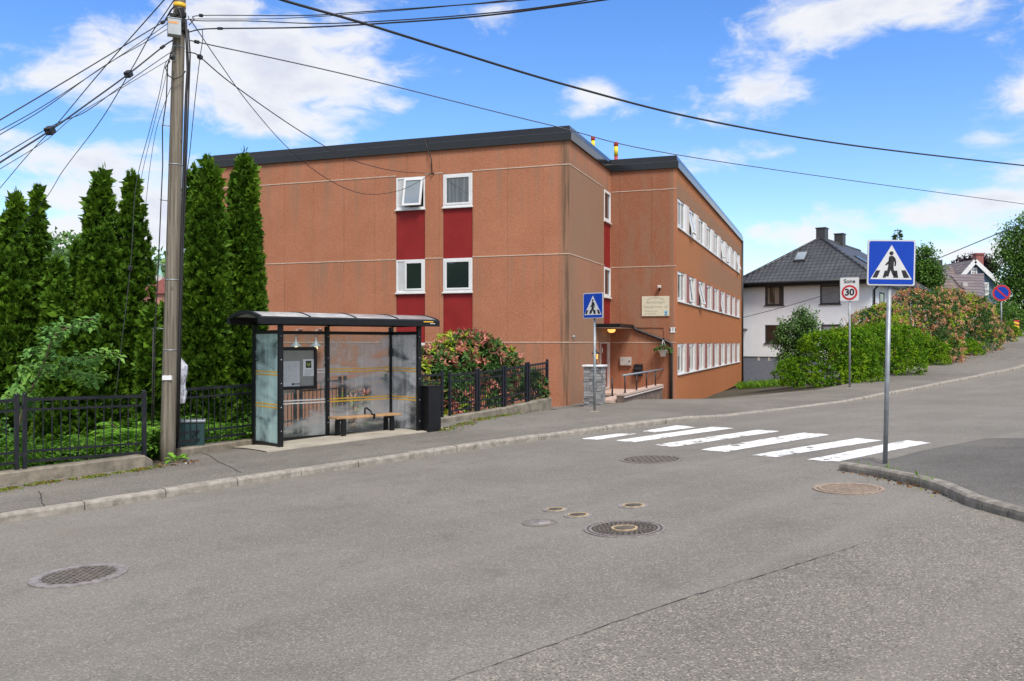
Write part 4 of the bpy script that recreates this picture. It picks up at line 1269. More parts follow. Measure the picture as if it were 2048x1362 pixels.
# curved roof
rx0, rx1, ry0, ry1 = -.47, SL + .29, -1.08, -.02
prof = []
for k in range(15):
    u = k / 14; y = ry0 + (ry1 - ry0) * u
    prof.append((y, 2.25 + .115 * math.sin(PI * (0.06 + 0.88 * u)) ** 0.9))
mb = MB(); n = len(prof)
vs = []
for x in (rx0 + .02, rx1 - .02):
    vs += [(x, y, z) for y, z in prof] + [(x, y, z - .012) for y, z in reversed(prof)]
k2 = 2 * n
mb.add(vs, [tuple(range(k2)), tuple(k2 + i for i in reversed(range(k2)))] + [(i, (i + 1) % k2, k2 + (i + 1) % k2, k2 + i) for i in range(k2)], 0, True)
roof = mb.build('roof', M['poly'], sh)
for x in [rx0, rx0 + .93, rx0 + 1.85, rx0 + 2.76, rx1 - .0]:
    w = .03 if x in (rx0, rx1) else .016
    mb = MB(); vs = []
    for xx in (x - w, x + w): vs += [(xx, y, z + .012) for y, z in prof] + [(xx, y, z - (.05 if w == .03 else .016)) for y, z in reversed(prof)]
    mb.add(vs, [tuple(range(k2)), tuple(k2 + i for i in reversed(range(k2)))] + [(i, (i + 1) % k2, k2 + (i + 1) % k2, k2 + i) for i in range(k2)])
    mb.build('roof_rib', M['black'], roof)
mb = MB(); mb.prism([(ry0 - .06, 2.145), (ry0 + .03, 2.145), (ry0 + .03, 2.265), (ry0 - .03, 2.275), (ry0 - .06, 2.25)], rx0 - .03, rx1 + .03, 'x'); fb_ = mb.build('front_beam', M['black'], sh, bevel=.006)
mb = MB(); mb.bx(rx0 - .03, rx1 + .03, ry1 - .03, ry1 + .06, 2.145, 2.27); mb.build('back_beam', M['black'], sh, bevel=.006)
for x in (0, SL / 2, SL):
    mb = MB(); mb.bx(x - .03, x + .03, ry0 + .03, ry1 - .03, 2.14, 2.19); mb.build('cross_beam', M['black'], sh, bevel=.005)
mb = MB(); mb.bx(rx1 - .36, rx1 - .13, ry0 - .0635, ry0 - .0605, 2.222, 2.24); mb.build('yellow_label', M['tape'], fb_)
mb = MB()
for k in range(4): mb.bx(rx1 - .20 + k * .03, rx1 - .18 + k * .03, ry0 - .0635, ry0 - .0605, 2.19, 2.205)
mb.build('white_mark', M['tape_white'], fb_)
# information case hung inside the left bay
px0, px1 = Ls(548, 735, 'y', -.10)[0], Ls(634, 735, 'y', -.10)[0]
zt_, zb_ = Ls(600, 694, 'y', -.10)[2], Ls(600, 779, 'y', -.10)[2]
cs = thing('notice_case', 'black framed notice case with two white papers inside the bus shelter', 'notice board', sworld((px0 + px1) / 2, -.075, ZP + (zt_ + zb_) / 2), SRZ)
w2, h2 = (px1 - px0) / 2, (zt_ - zb_) / 2
mb = MB()
for (a, b_, c, d) in ((-w2, w2, h2 - .06, h2), (-w2, w2, -h2, -h2 + .06), (-w2, -w2 + .055, -h2 + .06, h2 - .06), (w2 - .055, w2, -h2 + .06, h2 - .06)): mb.bx(a, b_, -.03, .03, c, d)
mb.build('frame', M['black'], cs, bevel=.005)
M['felt'] = plain('grey_backing', (0.30, 0.30, 0.275), 0.8, var=.06)
M['paper'] = plain('paper', (0.62, 0.62, 0.64), 0.7, var=.03)
M['paper_white'] = plain('white_paper', (0.80, 0.80, 0.81), 0.7, var=.03)
M['print_grey'] = plain('grey_print', (0.36, 0.37, 0.39), 0.7)
M['leaf_print'] = plain('green_print', (0.20, 0.26, 0.05), 0.6, var=.5, scale=30)
mb = MB(); mb.bx(-w2 + .05, w2 - .05, -.004, .028, -h2 + .055, h2 - .055); mb.build('backing', M['felt'], cs)
def paper(name, x0, x1, z0, z1, mat):
    mb = MB(); mb.bx(x0, x1, -.0075, -.0045, z0, z1); return mb.build(name, mat, cs)
tx0, tx1, tz0, tz1 = -w2 + .09, w2 * .20, -h2 + .06, h2 * .34
tt = paper('timetable', tx0, tx1, tz0, tz1, M['paper'])
mb = MB(); ww = tx1 - tx0; hh = tz1 - tz0
for r in range(16):
    z = tz1 - hh * (.16 + r * .044)
    for c in range(7):
        if (r * 7 + c) % 9 == 0 or 7 <= r < 8: continue
        mb.bx(tx0 + ww * (.1 + c * .115), tx0 + ww * (.1 + c * .115 + .07), -.0088, -.008, z - hh * .012, z)
mb.bx(tx0 + ww * .1, tx0 + ww * .24, -.0088, -.008, tz1 - hh * .12, tz1 - hh * .09); mb.bx(tx0 + ww * .76, tx0 + ww * .9, -.0088, -.008, tz1 - hh * .12, tz1 - hh * .1)
mb.build('timetable_print', M['print_grey'], tt)
mb = MB(); mb.prism([(tx0 + ww * .68 + .022 * math.cos(a * PI / 8), tz0 + .04 + .022 * math.sin(a * PI / 8)) for a in range(16)], -.0088, -.008, 'y')
for k in range(5): mb.bx(tx0 + ww * .74 + k * .026, tx0 + ww * .74 + k * .026 + .018, -.0088, -.008, tz0 + .03, tz0 + .054)
mb.build('operator_mark', M['ink'], tt)
lx0, lx1, lz0, lz1 = w2 * .36, w2 * .36 + .225, -h2 * .38, h2 * .42
lf = paper('leaflet', lx0, lx1, lz0, lz1, M['paper_white'])
mb = MB(); mb.bx(lx0 + .055, lx1 - .055, -.0088, -.008, lz1 - .16, lz1 - .03); mb.build('leaflet_picture', M['ink'], lf)
mb = MB(); cx_ = (lx0 + lx1) / 2; cz_ = lz1 - .095
mb.prism([(cx_ + .05 * math.sin(a) ** 3, cz_ + .045 * (0.81 * math.cos(a) - .31 * math.cos(2 * a) - .12 * math.cos(3 * a))) for a in [2 * PI * k / 24 for k in range(24)]][::-1], -.0098, -.009, 'y'); mb.build('leaf_heart', M['leaf_print'], lf)
mb = MB()
for k in range(8): mb.bx(lx0 + .03, lx1 - .03 - (k % 3) * .02, -.0088, -.008, lz1 - .20 - k * .019, lz1 - .192 - k * .019)
mb.build('leaflet_print', M['print_grey'], lf)

# bench
bx0, bx1 = SL / 2 - .10, SL - .10
bn = thing('bench', 'narrow slatted wooden bench on black legs inside the bus shelter', 'bench', sworld(0, 0, ZP), SRZ)
mb = MB(); mb.bx(bx0, bx1, -.50, -.36, .44, .475); mb.bx(bx0, bx1, -.345, -.20, .44, .475); mb.build('seat', M['wood'], bn, bevel=.006)
for x in (bx0 + .17, bx1 - .20):
    mb = MB(); mb.bx(x - .03, x + .03, -.48, -.22, .39, .438); mb.bx(x - .03, x + .03, -.48, -.22, 0.01, .03); mb.build('leg_frame', M['black'], bn)
    for y in (-.455, -.245):
        mb = MB(); mb.bx(x - .04, x + .04, y - .025, y + .025, .03, .39); mb.build('leg', M['black'], bn)
xm = (bx0 + bx1) / 2 + .08
mb = MB(); mb.tube([(xm, -.20, .47), (xm, -.20, .58), (xm, -.26, .60), (xm, -.40, .54), (xm, -.45, .47)], .016, 8); mb.bx(xm - .02, xm + .02, -.515, -.49, .40, .50); mb.build('armrest', M['black'], bn)

# litter bin at the right post
bw0 = Ls(843, 870, 'y', -SD - .02)[0]; bw1 = Ls(864, 870, 'y', -SD - .02)[0]
bi = thing('litter_bin', 'tall black metal litter bin fixed beside the right shelter post', 'bin', sworld(SL + .05, -SD + .06, ZP), SRZ)
HB_ = 1.0
mb = MB(); mb.bx(0, .30, -.30, .02, .0, HB_); mb.build('body', M['black'], bi, bevel=.008)
mb = MB(); mb.bx(-.008, .308, -.308, .028, HB_, HB_ + .02); mb.build('lid', M['black'], bi, bevel=.006)
mb = MB(); mb.tube([(.30, -.1, .62), (.335, -.13, .55), (.34, -.14, .5), (.32, -.12, .44)], [.012, .03, .035, .01], 7); mb.build('bag_edge', M['paper'], bi)

# ------------------------------------------------------------------ low walls and fences
def wall_path(name, pts, top, thick, label, mat):
    mb = MB(); n = len(pts)
    secs = []
    for i, p in enumerate(pts):
        d = (pts[min(n - 1, i + 1)] - pts[max(0, i - 1)]); d.z = 0; d.normalize(); nr = Vector((-d.y, d.x, 0))
        zt = top[i]; jig = 0.008 * math.sin(i * 5.1)
        secs.append([(p + nr * o).to_tuple()[:2] + (z,) for o, z in ((0, -1.2), (0 + jig, zt - .02), (.02 + jig, zt), (thick - .02, zt + .004), (thick, zt - .02), (thick, -1.2))])
    vs = [q for s_ in secs for q in s_]; fs = []
    for i in range(n - 1):
        for j in range(5): fs.append((i * 6 + j, (i + 1) * 6 + j, (i + 1) * 6 + j + 1, i * 6 + j + 1))
    fs += [tuple(range(6)), tuple((n - 1) * 6 + j for j in reversed(range(6)))]
    mb.add(vs, fs)
    return tag(mb.build(name, mat), label, 'wall')
def pt(s, d): x, y = xy(s, TK - d); return Vector((x, y, 0))
# first length, by the left edge of the picture up to the utility pole
lw = [pt(s, 1.96 + (0.10 if s > 5.55 else 0.0)) for s in (-12, -8, -4, -2, 0, 1.0, 2.0, 3.0, 4.0, 4.8, 5.3, 5.55, 5.7)]
lt = [float(zback(p.x, p.y)) + (.17 if p is not lw[-1] else .08) for p in lw]
wall_path('low_wall', lw, lt, .26, 'low mossy concrete wall under the left fence, ending at the utility pole', M['old_concrete'])
def rpath(n):
    base = [Vector((-5.33, 14.45, 0)), Vector((-4.62, 15.78, 0)), Vector((-3.2, 17.15, 0)), Vector((-1.78, 18.6, 0)), Vector((-.4, 20.55, 0)), Vector((1.0, 22.6, 0))]
    return resample(base, n)
rw = rpath(25)
rt = [float(zback(p.x, p.y)) + float(np.interp(i / 24, [0, .25, .55, .8, 1], [.12, .10, .07, .16, .30])) for i, p in enumerate(rw)]
wall_path('low_wall', rw, rt, .24, 'low concrete wall running behind the bus shelter to the building corner', M['old_concrete'])

M['fence'] = plain('fence_paint', (0.010, 0.011, 0.016), 0.45, var=0.25, spec=0.4, dirt=(0.05, 0.045, 0.04), dirt_amt=0.4)
def fence(label, pts, panels, H, gap, bars, double=True):
    """pts: function u -> ground point on the wall top; panels: list of (u0, u1)"""
    a = pts(panels[0][0])
    root = thing('fence', label, 'fence', a, 0.0, 'black metal fences on the low walls')
    def loc(p): return p - a
    for (u0, u1) in panels:
        A, B = loc(pts(u0)), loc(pts(u1)); up = Vector((0, 0, 1))
        for P_ in (A, B):
            mb = MB(); mb.bar(P_ - up * .05, P_ + up * (H + .06), .05, .05, up=(B - A)); mb.lathe([(.03, 0), (.034, .015), (.02, .03), (0, .035)], c=P_ + up * (H + .06), n=8); mb.build('post', M['fence'], root)
        d = (B - A)
        mb = MB()
        for z, w in ((H, .045), (H - .14, .03), (.10, .035), (.24, .028)):
            mb.bar(A + up * z, B + up * z, .032, w)
        for k in range(1, bars):
            p = A + d * (k / bars)
            mb.bar(p + up * .10, p + up * H, .012, .012, up=d)
        mb.build('panel', M['fence'], root)
    for (u0, u1), (v0, v1) in zip(panels[:-1], panels[1:]):
        if double and (v0 - u1) > 1e-4:
            mb = MB(); A, B = loc(pts(u1)), loc(pts(v0))
            for z in (H - .10, .2): mb.bar(A + Vector((0, 0, z)), B + Vector((0, 0, z)), .025, .04)
            mb.build('coupling', M['fence'], root)
    return root
def onwall(path, tops, off):
    L = [0]
    for p, q_ in zip(path[:-1], path[1:]): L.append(L[-1] + (q_ - p).length)
    def f(u):
        u = min(max(u, 0), L[-1] - 1e-6); i = max(j for j in range(len(L) - 1) if L[j] <= u); k = (u - L[i]) / (L[i + 1] - L[i])
        p = path[i].lerp(path[i + 1], k); d = (path[i + 1] - path[i]).normalized(); p = p + Vector((-d.y, d.x, 0)) * off
        p.z = tops[i] * (1 - k) + tops[i + 1] * k; return p
    f.L = L[-1]; return f
fl_ = onwall(lw, lt, .13)
def u_at_px(f, px):
    best = min((abs(1024 + F * f(k * .01).x / max(.1, f(k * .01).y) - px), k * .01) for k in range(int(f.L * 100)) if f(k * .01).y > 1)
    return best[1]
uA, uB = u_at_px(fl_, 49), u_at_px(fl_, 292)
Lp_ = uB - uA
pl = [(uA - .10 - 2 * Lp_ - .10, uA - .2 - Lp_), (uA - .10 - Lp_, uA - .10), (uA, uB), ]
fence('black metal fence with wide-spaced bars on the mossy wall at the left', fl_, pl, .95, .1, 14)
mb_root = [o for o in bpy.data.objects if o.get('label', '').startswith('black metal fence with wide')][0]
e = fl_(min(uB + .10, fl_.L)) - fl_(pl[0][0])
mb = MB(); mb.bar(e + Vector((0, 0, -.05)), e + Vector((0, 0, 1.01)), .05, .05, up=(1, 1, 0)); mb.lathe([(.03, 0), (.034, .015), (.02, .03), (0, .035)], c=e + Vector((0, 0, 1.01)), n=8); mb.build('post', M['fence'], mb_root)
fr_ = onwall(rw, rt, .12)
u0, u1 = u_at_px(fr_, 356), u_at_px(fr_, 502)
fence('black metal fence between the utility pole and the bus shelter', fr_, [(u0, u1 + .05)], .95, .1, 13)
ul = [u_at_px(fr_, px) for px in (502, 590, 680, 772, 884)]
ur = [u_at_px(fr_, px) for px in (897, 955, 1008, 1055, 1096)]
fence('black metal fence running directly behind the bus shelter glass', fr_, [(a + .12, b_) for a, b_ in zip(ul[:-1], ul[1:])], .92, .1, 10)
fence('black metal fence with close-set bars in front of the red-flowered shrub', fr_, [(a + .05, b_ - .05 if b_ != ur[-1] else b_) for a, b_ in zip(ur[:-1], ur[1:])], .88, .1, 11)

# ------------------------------------------------------------------ utility pole
def pole_wood():
    m, n, b = new_mat('pole_wood')
    o = n.obj(); x, y, z = n.xyz(o)
    g = n.noise(n.vec(x * 30, y * 30, z * 0.8), 1.0, 6, 0.65)
    c = n.mix(g.step(.35, .68), (0.115, 0.095, 0.07), (0.27, 0.235, 0.185))
    c = n.mix(n.noise(n.vec(x * 60, y * 60, z * 1.5), 1, 3, .6).step(.60, .68) * .6, c, (0.05, 0.04, 0.03))
    c = n.mix(n.voro(n.vec(x * 5, y * 5, z * 3), 1.0).step(.16, .06) * .55, c, (0.06, 0.045, 0.03))
    n.link(c, b.inputs['Base Color']); b.inputs['Roughness'].default_value = .92
    n.link(n.bump(g, .5, .02), b.inputs['Normal'])
    return m
M['pole'] = pole_wood()
PY = 14.3
PB = Vector((ray(334, 905, PY)[0], PY, float(zback(ray(334, 905, PY)[0], PY))))
def at(px, py, Y): return Vector(ray(px, py, Y))
ptop = at(363.5, -150, PY)
up_ = thing('utility_pole', 'tall leaning grey wooden utility pole with yellow band and many cables', 'utility pole', PB)
def plc(v): return v - PB
mb = MB(); N = 14
pts = [Vector((0, 0, -.3)).lerp(plc(ptop), k / N) for k in range(N + 1)]
mb.tube(pts, [.122 - .036 * k / N for k in range(N + 1)], 20); mb.build('pole', M['pole'], up_)
def onpole(z): k = (z + .3) / (plc(ptop).z + .3); return Vector((0, 0, -.3)).lerp(plc(ptop), k), .122 - .036 * k
def zpx(py): return at(350, py, PY).z - PB.z
p, r = onpole(zpx(12)); mb = MB(); mb.lathe([(r + .002, -.035), (r + .006, -.035), (r + .006, .035), (r + .002, .035)], c=p, n=20); mb.build('yellow_band', M['tape'], up_)
p, r = onpole(zpx(755)); mb = MB(); mb.bx(p.x - .02 - .05, p.x + .075, p.y - r - .012, p.y - r + .05, p.z - .036, p.z + .036); mb.build('white_tag', M['paper_white'], up_)
p, r = onpole(zpx(64)); bxm = plc(at(348, 64, PY - .2))
M['box_grey'] = plain('grey_box_paint', (0.42, 0.46, 0.48), 0.5, var=.08)
mb = MB(); Mx = Matrix.Translation((bxm.x, p.y - r - .10, p.z)) @ Matrix.Rotation(math.radians(24), 4, 'Z')
mb.bx(-.10, .10, -.08, .08, -.13, .12, 0, Mx); mb.bx(-.108, .108, -.088, .088, .12, .135, 0, Mx); bxo = mb.build('junction_box', M['box_grey'], up_, bevel=.008)
M['orange'] = plain('orange_print', (0.75, 0.30, 0.04), .6)
mb = MB()
for k in range(5): mb.bx(-.085 + k * .028, -.063 + k * .028, -.0825, -.0805, .04, .075, 0, Mx)
mb.build('orange_number', M['orange'], bxo)
# cables strapped down the right side, thin one on brackets down the left
def pside(py, off, dyy=0.0): q, r_ = onpole(zpx(py)); return q + Vector((off, dyy - r_ * .3, 0))
mb = MB(); mb.tube([pside(40, .11), pside(100, .15), pside(140, .17), pside(190, .155), pside(300, .15), pside(450, .145), pside(560, .15), pside(700, .15), pside(870, .16)], .022, 8); mb.build('riser_cable', M['pipe_black'], up_)
mb = MB(); mb.tube([pside(60, .16), pside(110, .20), pside(330, .185), pside(520, .17), pside(880, .18)], .012, 6); mb.build('riser_cable', M['pipe_black'], up_)
lfx = [(70, .0), (112, -.11), (130, -.155), (200, -.16), (255, -.21), (330, -.19), (400, -.20), (530, -.215), (655, -.24), (780, -.225), (905, -.22)]
mb = MB(); mb.tube([pside(a, b_) for a, b_ in lfx], .009, 6); mb.build('thin_cable', M['pipe_black'], up_)
mb = MB(); mb.tube([pside(a, b_ - .03) for a, b_ in lfx[8:]], .010, 6); mb.build('thin_cable', M['pipe_black'], up_)
for py in (253, 402, 530, 658):
    mb = MB(); mb.tube([pside(py, -.10), pside(py - 2, -.22)], .008, 5); mb.build('bracket', M['galv'], up_)
mb = MB(); mb.tube([pside(125, -.10, -.05), pside(140, -.15, -.1), pside(158, -.08, -.15), pside(165, .02, -.16), pside(158, .12, -.12), pside(145, .15, -.05)], .010, 6); mb.build('cable_loop', M['pipe_black'], up_)
mb = MB(); mb.tube([pside(44, -.22), pside(24, -.10, -.06), pside(18, -.03, -.1), pside(28, .06, -.12), pside(50, .10, -.1), pside(70, .11)], .013, 6); mb.build('cable_loop', M['pipe_black'], up_)
mb = MB(); rr = random.Random(3)
for k in range(26):
    py = rr.uniform(22, 62); a = rr.uniform(-1.2, 1.2); q, r_ = onpole(zpx(py))
    c = q + Vector((math.sin(a) * (r_ + .02), -math.cos(a) * (r_ + .02), 0)); s_ = rr.uniform(.012, .028)
    mb.bx(c.x - s_, c.x + s_, c.y - s_, c.y + s_, c.z - s_ * 1.5, c.z + s_ * 1.5)
for k in range(10):
    py = rr.uniform(25, 60); q, r_ = onpole(zpx(py)); py2 = py + rr.uniform(-15, 20); q2, _ = onpole(zpx(py2))
    mb.tube([q + Vector((-r_, -.05, 0)), (q + q2) / 2 + Vector((rr.uniform(-.05, .05), -r_ - .04, rr.uniform(-.05, .05))), q2 + Vector((r_ + .03, -.03, 0))], .009, 5)
mb.build('clamp_cluster', M['pipe_black'], up_)
for z in (zpx(95), zpx(330), zpx(560), zpx(700)):
    mb = MB(); q, r_ = onpole(z); mb.lathe([(r_ + .001, -.008), (r_ + .004, -.008), (r_ + .004, .008), (r_ + .001, .008)], c=q, n=18); mb.build('strap', M['galv'], up_)

# plastic sheet tied to the back of the pole
def crumple(name, rows, mat, label, cat, org):
    mb = MB(); n = 14; vs = []; rr = random.Random(8)
    for (z, cx_, cy_, r_) in rows:
        for k in range(n):
            a = 2 * PI * k / n; q = r_ * (1 + rr.uniform(-.28, .28)); vs.append((cx_ + q * math.cos(a), cy_ + q * math.sin(a), z + rr.uniform(-.015, .015)))
    fs = [(i * n + j, i * n + (j + 1) % n, (i + 1) * n + (j + 1) % n, (i + 1) * n + j) for i in range(len(rows) - 1) for j in range(n)]
    fs += [tuple(reversed(range(n))), tuple((len(rows) - 1) * n + j for j in range(n))]
    mb.add(vs, fs); o = mb.build(name, mat, loc=org); return tag(o, label, cat)
def film():
    m, n, b = new_mat('plastic_film'); o = n.obj()
    n.link(n.mix(n.noise(o, 9, 4).step(.4, .65), (0.30, 0.31, 0.36), (0.58, 0.59, 0.64)), b.inputs['Base Color'])
    b.inputs['Roughness'].default_value = .28; n.link(n.bump(n.noise(o, 14, 3), .9, .03), b.inputs['Normal']); return m
M['film'] = film()
bo = at(360, 800, PY + .22)
crumple('plastic_cover', [(-.05, .02, 0, .08), (.12, .01, 0, .10), (.25, 0, 0, .085), (.42, .0, 0, .12), (.55, -.015, 0, .11), (.68, -.04, 0, .07), (.74, -.06, 0, .03)], M['film'], 'crumpled grey plastic sheet tied behind the utility pole', 'plastic sheet', bo)

# green utility cabinet behind the fence
M['cab'] = plain('dark_green_paint', (0.012, 0.045, 0.045), 0.5, var=.15)
cp = at(382, 880, 14.85); cb_ = thing('utility_cabinet', 'dark green utility cabinet behind the fence by the utility pole', 'cabinet', (cp.x, cp.y, -.35), SRZ - .45)
mb = MB(); mb.bx(-.21, .21, 0, .28, .06, .86); mb.build('body', M['cab'], cb_, bevel=.01)
mb = MB(); mb.bx(-.23, .23, -.02, .30, .86, .90); mb.build('lid', M['galv'], cb_, bevel=.01)
mb = MB(); mb.bx(-.20, .20, .02, .26, -.4, .06); mb.build('base', M['old_concrete'], cb_)

# ------------------------------------------------------------------ signs
M['blue'] = plain('sign_blue', (0.004, 0.052, 0.42), 0.5, var=.04, spec=.25)
M['reflective'] = plain('sign_white', (0.66, 0.66, 0.65), 0.4, var=.03)
M['sign_edge'] = plain('sign_edge_grey', (0.52, 0.54, 0.56), 0.4, .3, var=.05)
M['sign_red'] = plain('sign_red', (0.50, 0.018, 0.022), 0.4, var=.04)
M['sign_black'] = plain('sign_black', (0.012, 0.012, 0.014), 0.5)
def rrect(w, h, r, n=5):
    o = []
    for cx_, cy_, a0 in ((w / 2 - r, -h / 2 + r, -90), (w / 2 - r, h / 2 - r, 0), (-w / 2 + r, h / 2 - r, 90), (-w / 2 + r, -h / 2 + r, 180)):
        for k in range(n + 1):
            a = math.radians(a0 + 90 * k / n); o.append((cx_ + r * math.cos(a), cy_ + r * math.sin(a)))
    return o
def circ(r, n=40, c=(0, 0)): return [(c[0] + r * math.cos(2 * PI * k / n), c[1] + r * math.sin(2 * PI * k / n)) for k in range(n)]
def layer(root, name, polys, y, mat, th=.0016):
    mb = MB()
    for p in polys: mb.prism(p, y - th, y, 'y')
    return mb.build(name, mat, root)
PED = dict(torso=[(605, 378), (622, 368), (645, 370), (656, 390), (653, 440), (651, 492), (597, 492), (602, 430)],
    arm=[(606, 380), (600, 425), (570, 460), (577, 473), (608, 450), (622, 400)], arm2=[(645, 371), (666, 395), (676, 430), (673, 475), (659, 477), (660, 436), (646, 405)],
    leg=[(597, 488), (632, 488), (622, 525), (602, 592), (563, 582), (577, 566), (589, 530)], leg2=[(620, 488), (651, 488), (653, 515), (682, 572), (655, 590), (644, 575), (626, 525)])
BARS = [[(478, 532), (518, 532), (488, 608), (442, 608)], [(562, 532), (582, 532), (572, 608), (542, 608)], [(655, 532), (682, 532), (693, 608), (645, 608)], [(722, 528), (761, 528), (801, 606), (746, 608)]]
def crosswalk_sign(base, bottom, size, nrm, lean, label, poler, plabel=None):
    """post with a square blue pedestrian sign; nrm = plan direction the face looks at"""
    rz = math.atan2(nrm[0], -nrm[1])
    t = thing('crosswalk_sign', label, 'road sign', base, rz, 'blue pedestrian crossing signs')
    H = bottom + size * .55
    mb = MB(); mb.tube([(0, .06, -.2), (0, .06, bottom + .02)], poler, 16)
    mb.tube([(0, .06, bottom + .0), (0, .06, bottom + .05)], poler + .008, 16); mb.build('post', M['galv'], t)
    mb = MB()
    for z in (bottom + size * .2, bottom + size * .78):
        mb.bx(-size * .36, size * .36, .012, .035, z - .018, z + .018)
    mb.tube([(0, .055, bottom), (0, .055, bottom + size * .85)], poler * .8, 12); mb.build('bracket', M['galv'], t)
    zc = bottom + size / 2
    pl_ = MB(); pl_.prism([(x, z + zc) for x, z in rrect(size, size, size * .05)], .0, .012, 'y'); pl_ = pl_.build('plate', M['sign_edge'], t)
    def cv(p): return ((p[0] - 640) / 465 * size, (442 - p[1]) / 492 * size + zc)
    layer(pl_, 'border', [[(x, z + zc) for x, z in rrect(size * .975, size * .975, size * .045)]], -.0006, M['reflective'])
    layer(pl_, 'blue_field', [[(x, z + zc) for x, z in rrect(size * .935, size * .935, size * .04)]], -.0030, M['blue'])
    tri = [(-.435, -.362), (.435, -.362), (0, .385)]
    tr = layer(pl_, 'triangle', [[(a * size, b_ * size + zc) for a, b_ in tri]], -.0054, M['reflective'])
    layer(tr, 'pedestrian', [[cv((p[0] + 11, p[1])) for p in PED[k]][::-1] for k in PED] + [[(x + cv((639, 0))[0], z + cv((0, 341))[1]) for x, z in circ(size * .043, 20)]], -.0078, M['sign_black'])
    for b_ in BARS: layer(tr, 'crossing_bar', [[cv((p[0] + 16, p[1] - 6)) for p in b_][::-1]], -.0078, M['sign_black'])
    t.rotation_euler = (0, lean, rz)
    return t
bR = G(1773, 924, zroad, .07)
crosswalk_sign(bR, 2.30, .60, (-.12, -1), math.radians(1.3), 'large blue pedestrian crossing sign on a galvanised post at the near corner kerb', .030)
bL = G(1186, 823, zback)
crosswalk_sign(bL, 2.18, .60, (-.70, -.71), math.radians(0.0), 'blue pedestrian crossing sign seen at an angle in front of the brown building', .030)
o = MB(); o.lathe([(0, .02), (.10, .018), (.16, .0), (.17, -.05)], n=18); tag(o.build('post_footing', M['old_concrete'], loc=bL), 'small mossy concrete footing at the far crossing sign post', 'footing')

def zone_sign(base):
    nrm = (-.45, -.9); rz = math.atan2(nrm[0], -nrm[1])
    t = thing('speed_zone_sign', 'white zone sign with red ring speed limit 30 by the green hedge', 'road sign', base, rz)
    k = base.y / F; bot = (775 - 602) * k - .02; h = 47.5 * k; w = .60
    mb = MB(); mb.tube([(0, .05, -.2), (0, .05, bot + h * .8)], .033, 12); mb.build('post', M['galv'], t)
    zc = bot + h / 2
    pl_ = MB(); pl_.prism([(x, z + zc) for x, z in rrect(w, h, .03)], 0, .012, 'y'); pl_ = pl_.build('plate', M['sign_edge'], t)
    layer(pl_, 'white_face', [[(x, z + zc) for x, z in rrect(w - .03, h - .03, .025)]], -.0006, M['reflective'])
    zr = bot + h * .36
    layer(pl_, 'red_ring', [[(x, z + zr) for x, z in circ(.25)]], -.004, M['sign_red'])
    layer(pl_, 'ring_centre', [[(x, z + zr) for x, z in circ(.185)]], -.008, M['reflective'])
    text('digits', '30', .30, M['sign_black'], pl_, (0, -.0115, zr), bold=.012)
    text('zone_word', 'Sone', .185, M['sign_black'], pl_, (0, -.004, bot + h * .83), bold=.004)
zone_sign(G(1699, 774, zback))

def no_parking(base):
    nrm = (-.35, -.93); rz = math.atan2(nrm[0], -nrm[1])
    t = thing('no_parking_sign', 'round blue and red no parking sign at the end of the hedge', 'road sign', base, rz)
    k = base.y / F; D = 33 * k; zc = at(2003, 586, base.y).z - base.z
    mb = MB(); mb.tube([(0, .07, -.2), (0, .07, zc + D * .3)], .04, 12); mb.build('post', M['galv'], t)
    pl_ = MB(); pl_.prism([(x, z + zc) for x, z in circ(D / 2)], 0, .015, 'y'); pl_ = pl_.build('plate', M['sign_edge'], t)
    layer(pl_, 'red_ring', [[(x, z + zc) for x, z in circ(D / 2 * .985)]], -.001, M['sign_red'])
    layer(pl_, 'blue_disc', [[(x, z + zc) for x, z in circ(D / 2 * .76)]], -.005, M['blue'])
    a = math.radians(-45); r = D / 2 * .8; w = D * .05
    c, s = math.cos(a), math.sin(a)
    layer(pl_, 'red_bar', [[(c * u - s * v_, s * u + c * v_ + zc) for u, v_ in ((-r, -w), (r, -w), (r, w), (-r, w))]], -.009, M['sign_red'])
NPB = pt(43.6, 2.5); NPB.z = float(zback(NPB.x, NPB.y))
q_ = at(2003, 680, 47.8); NPB = Vector((q_.x, q_.y, float(zback(q_.x, q_.y))))
no_parking(NPB)

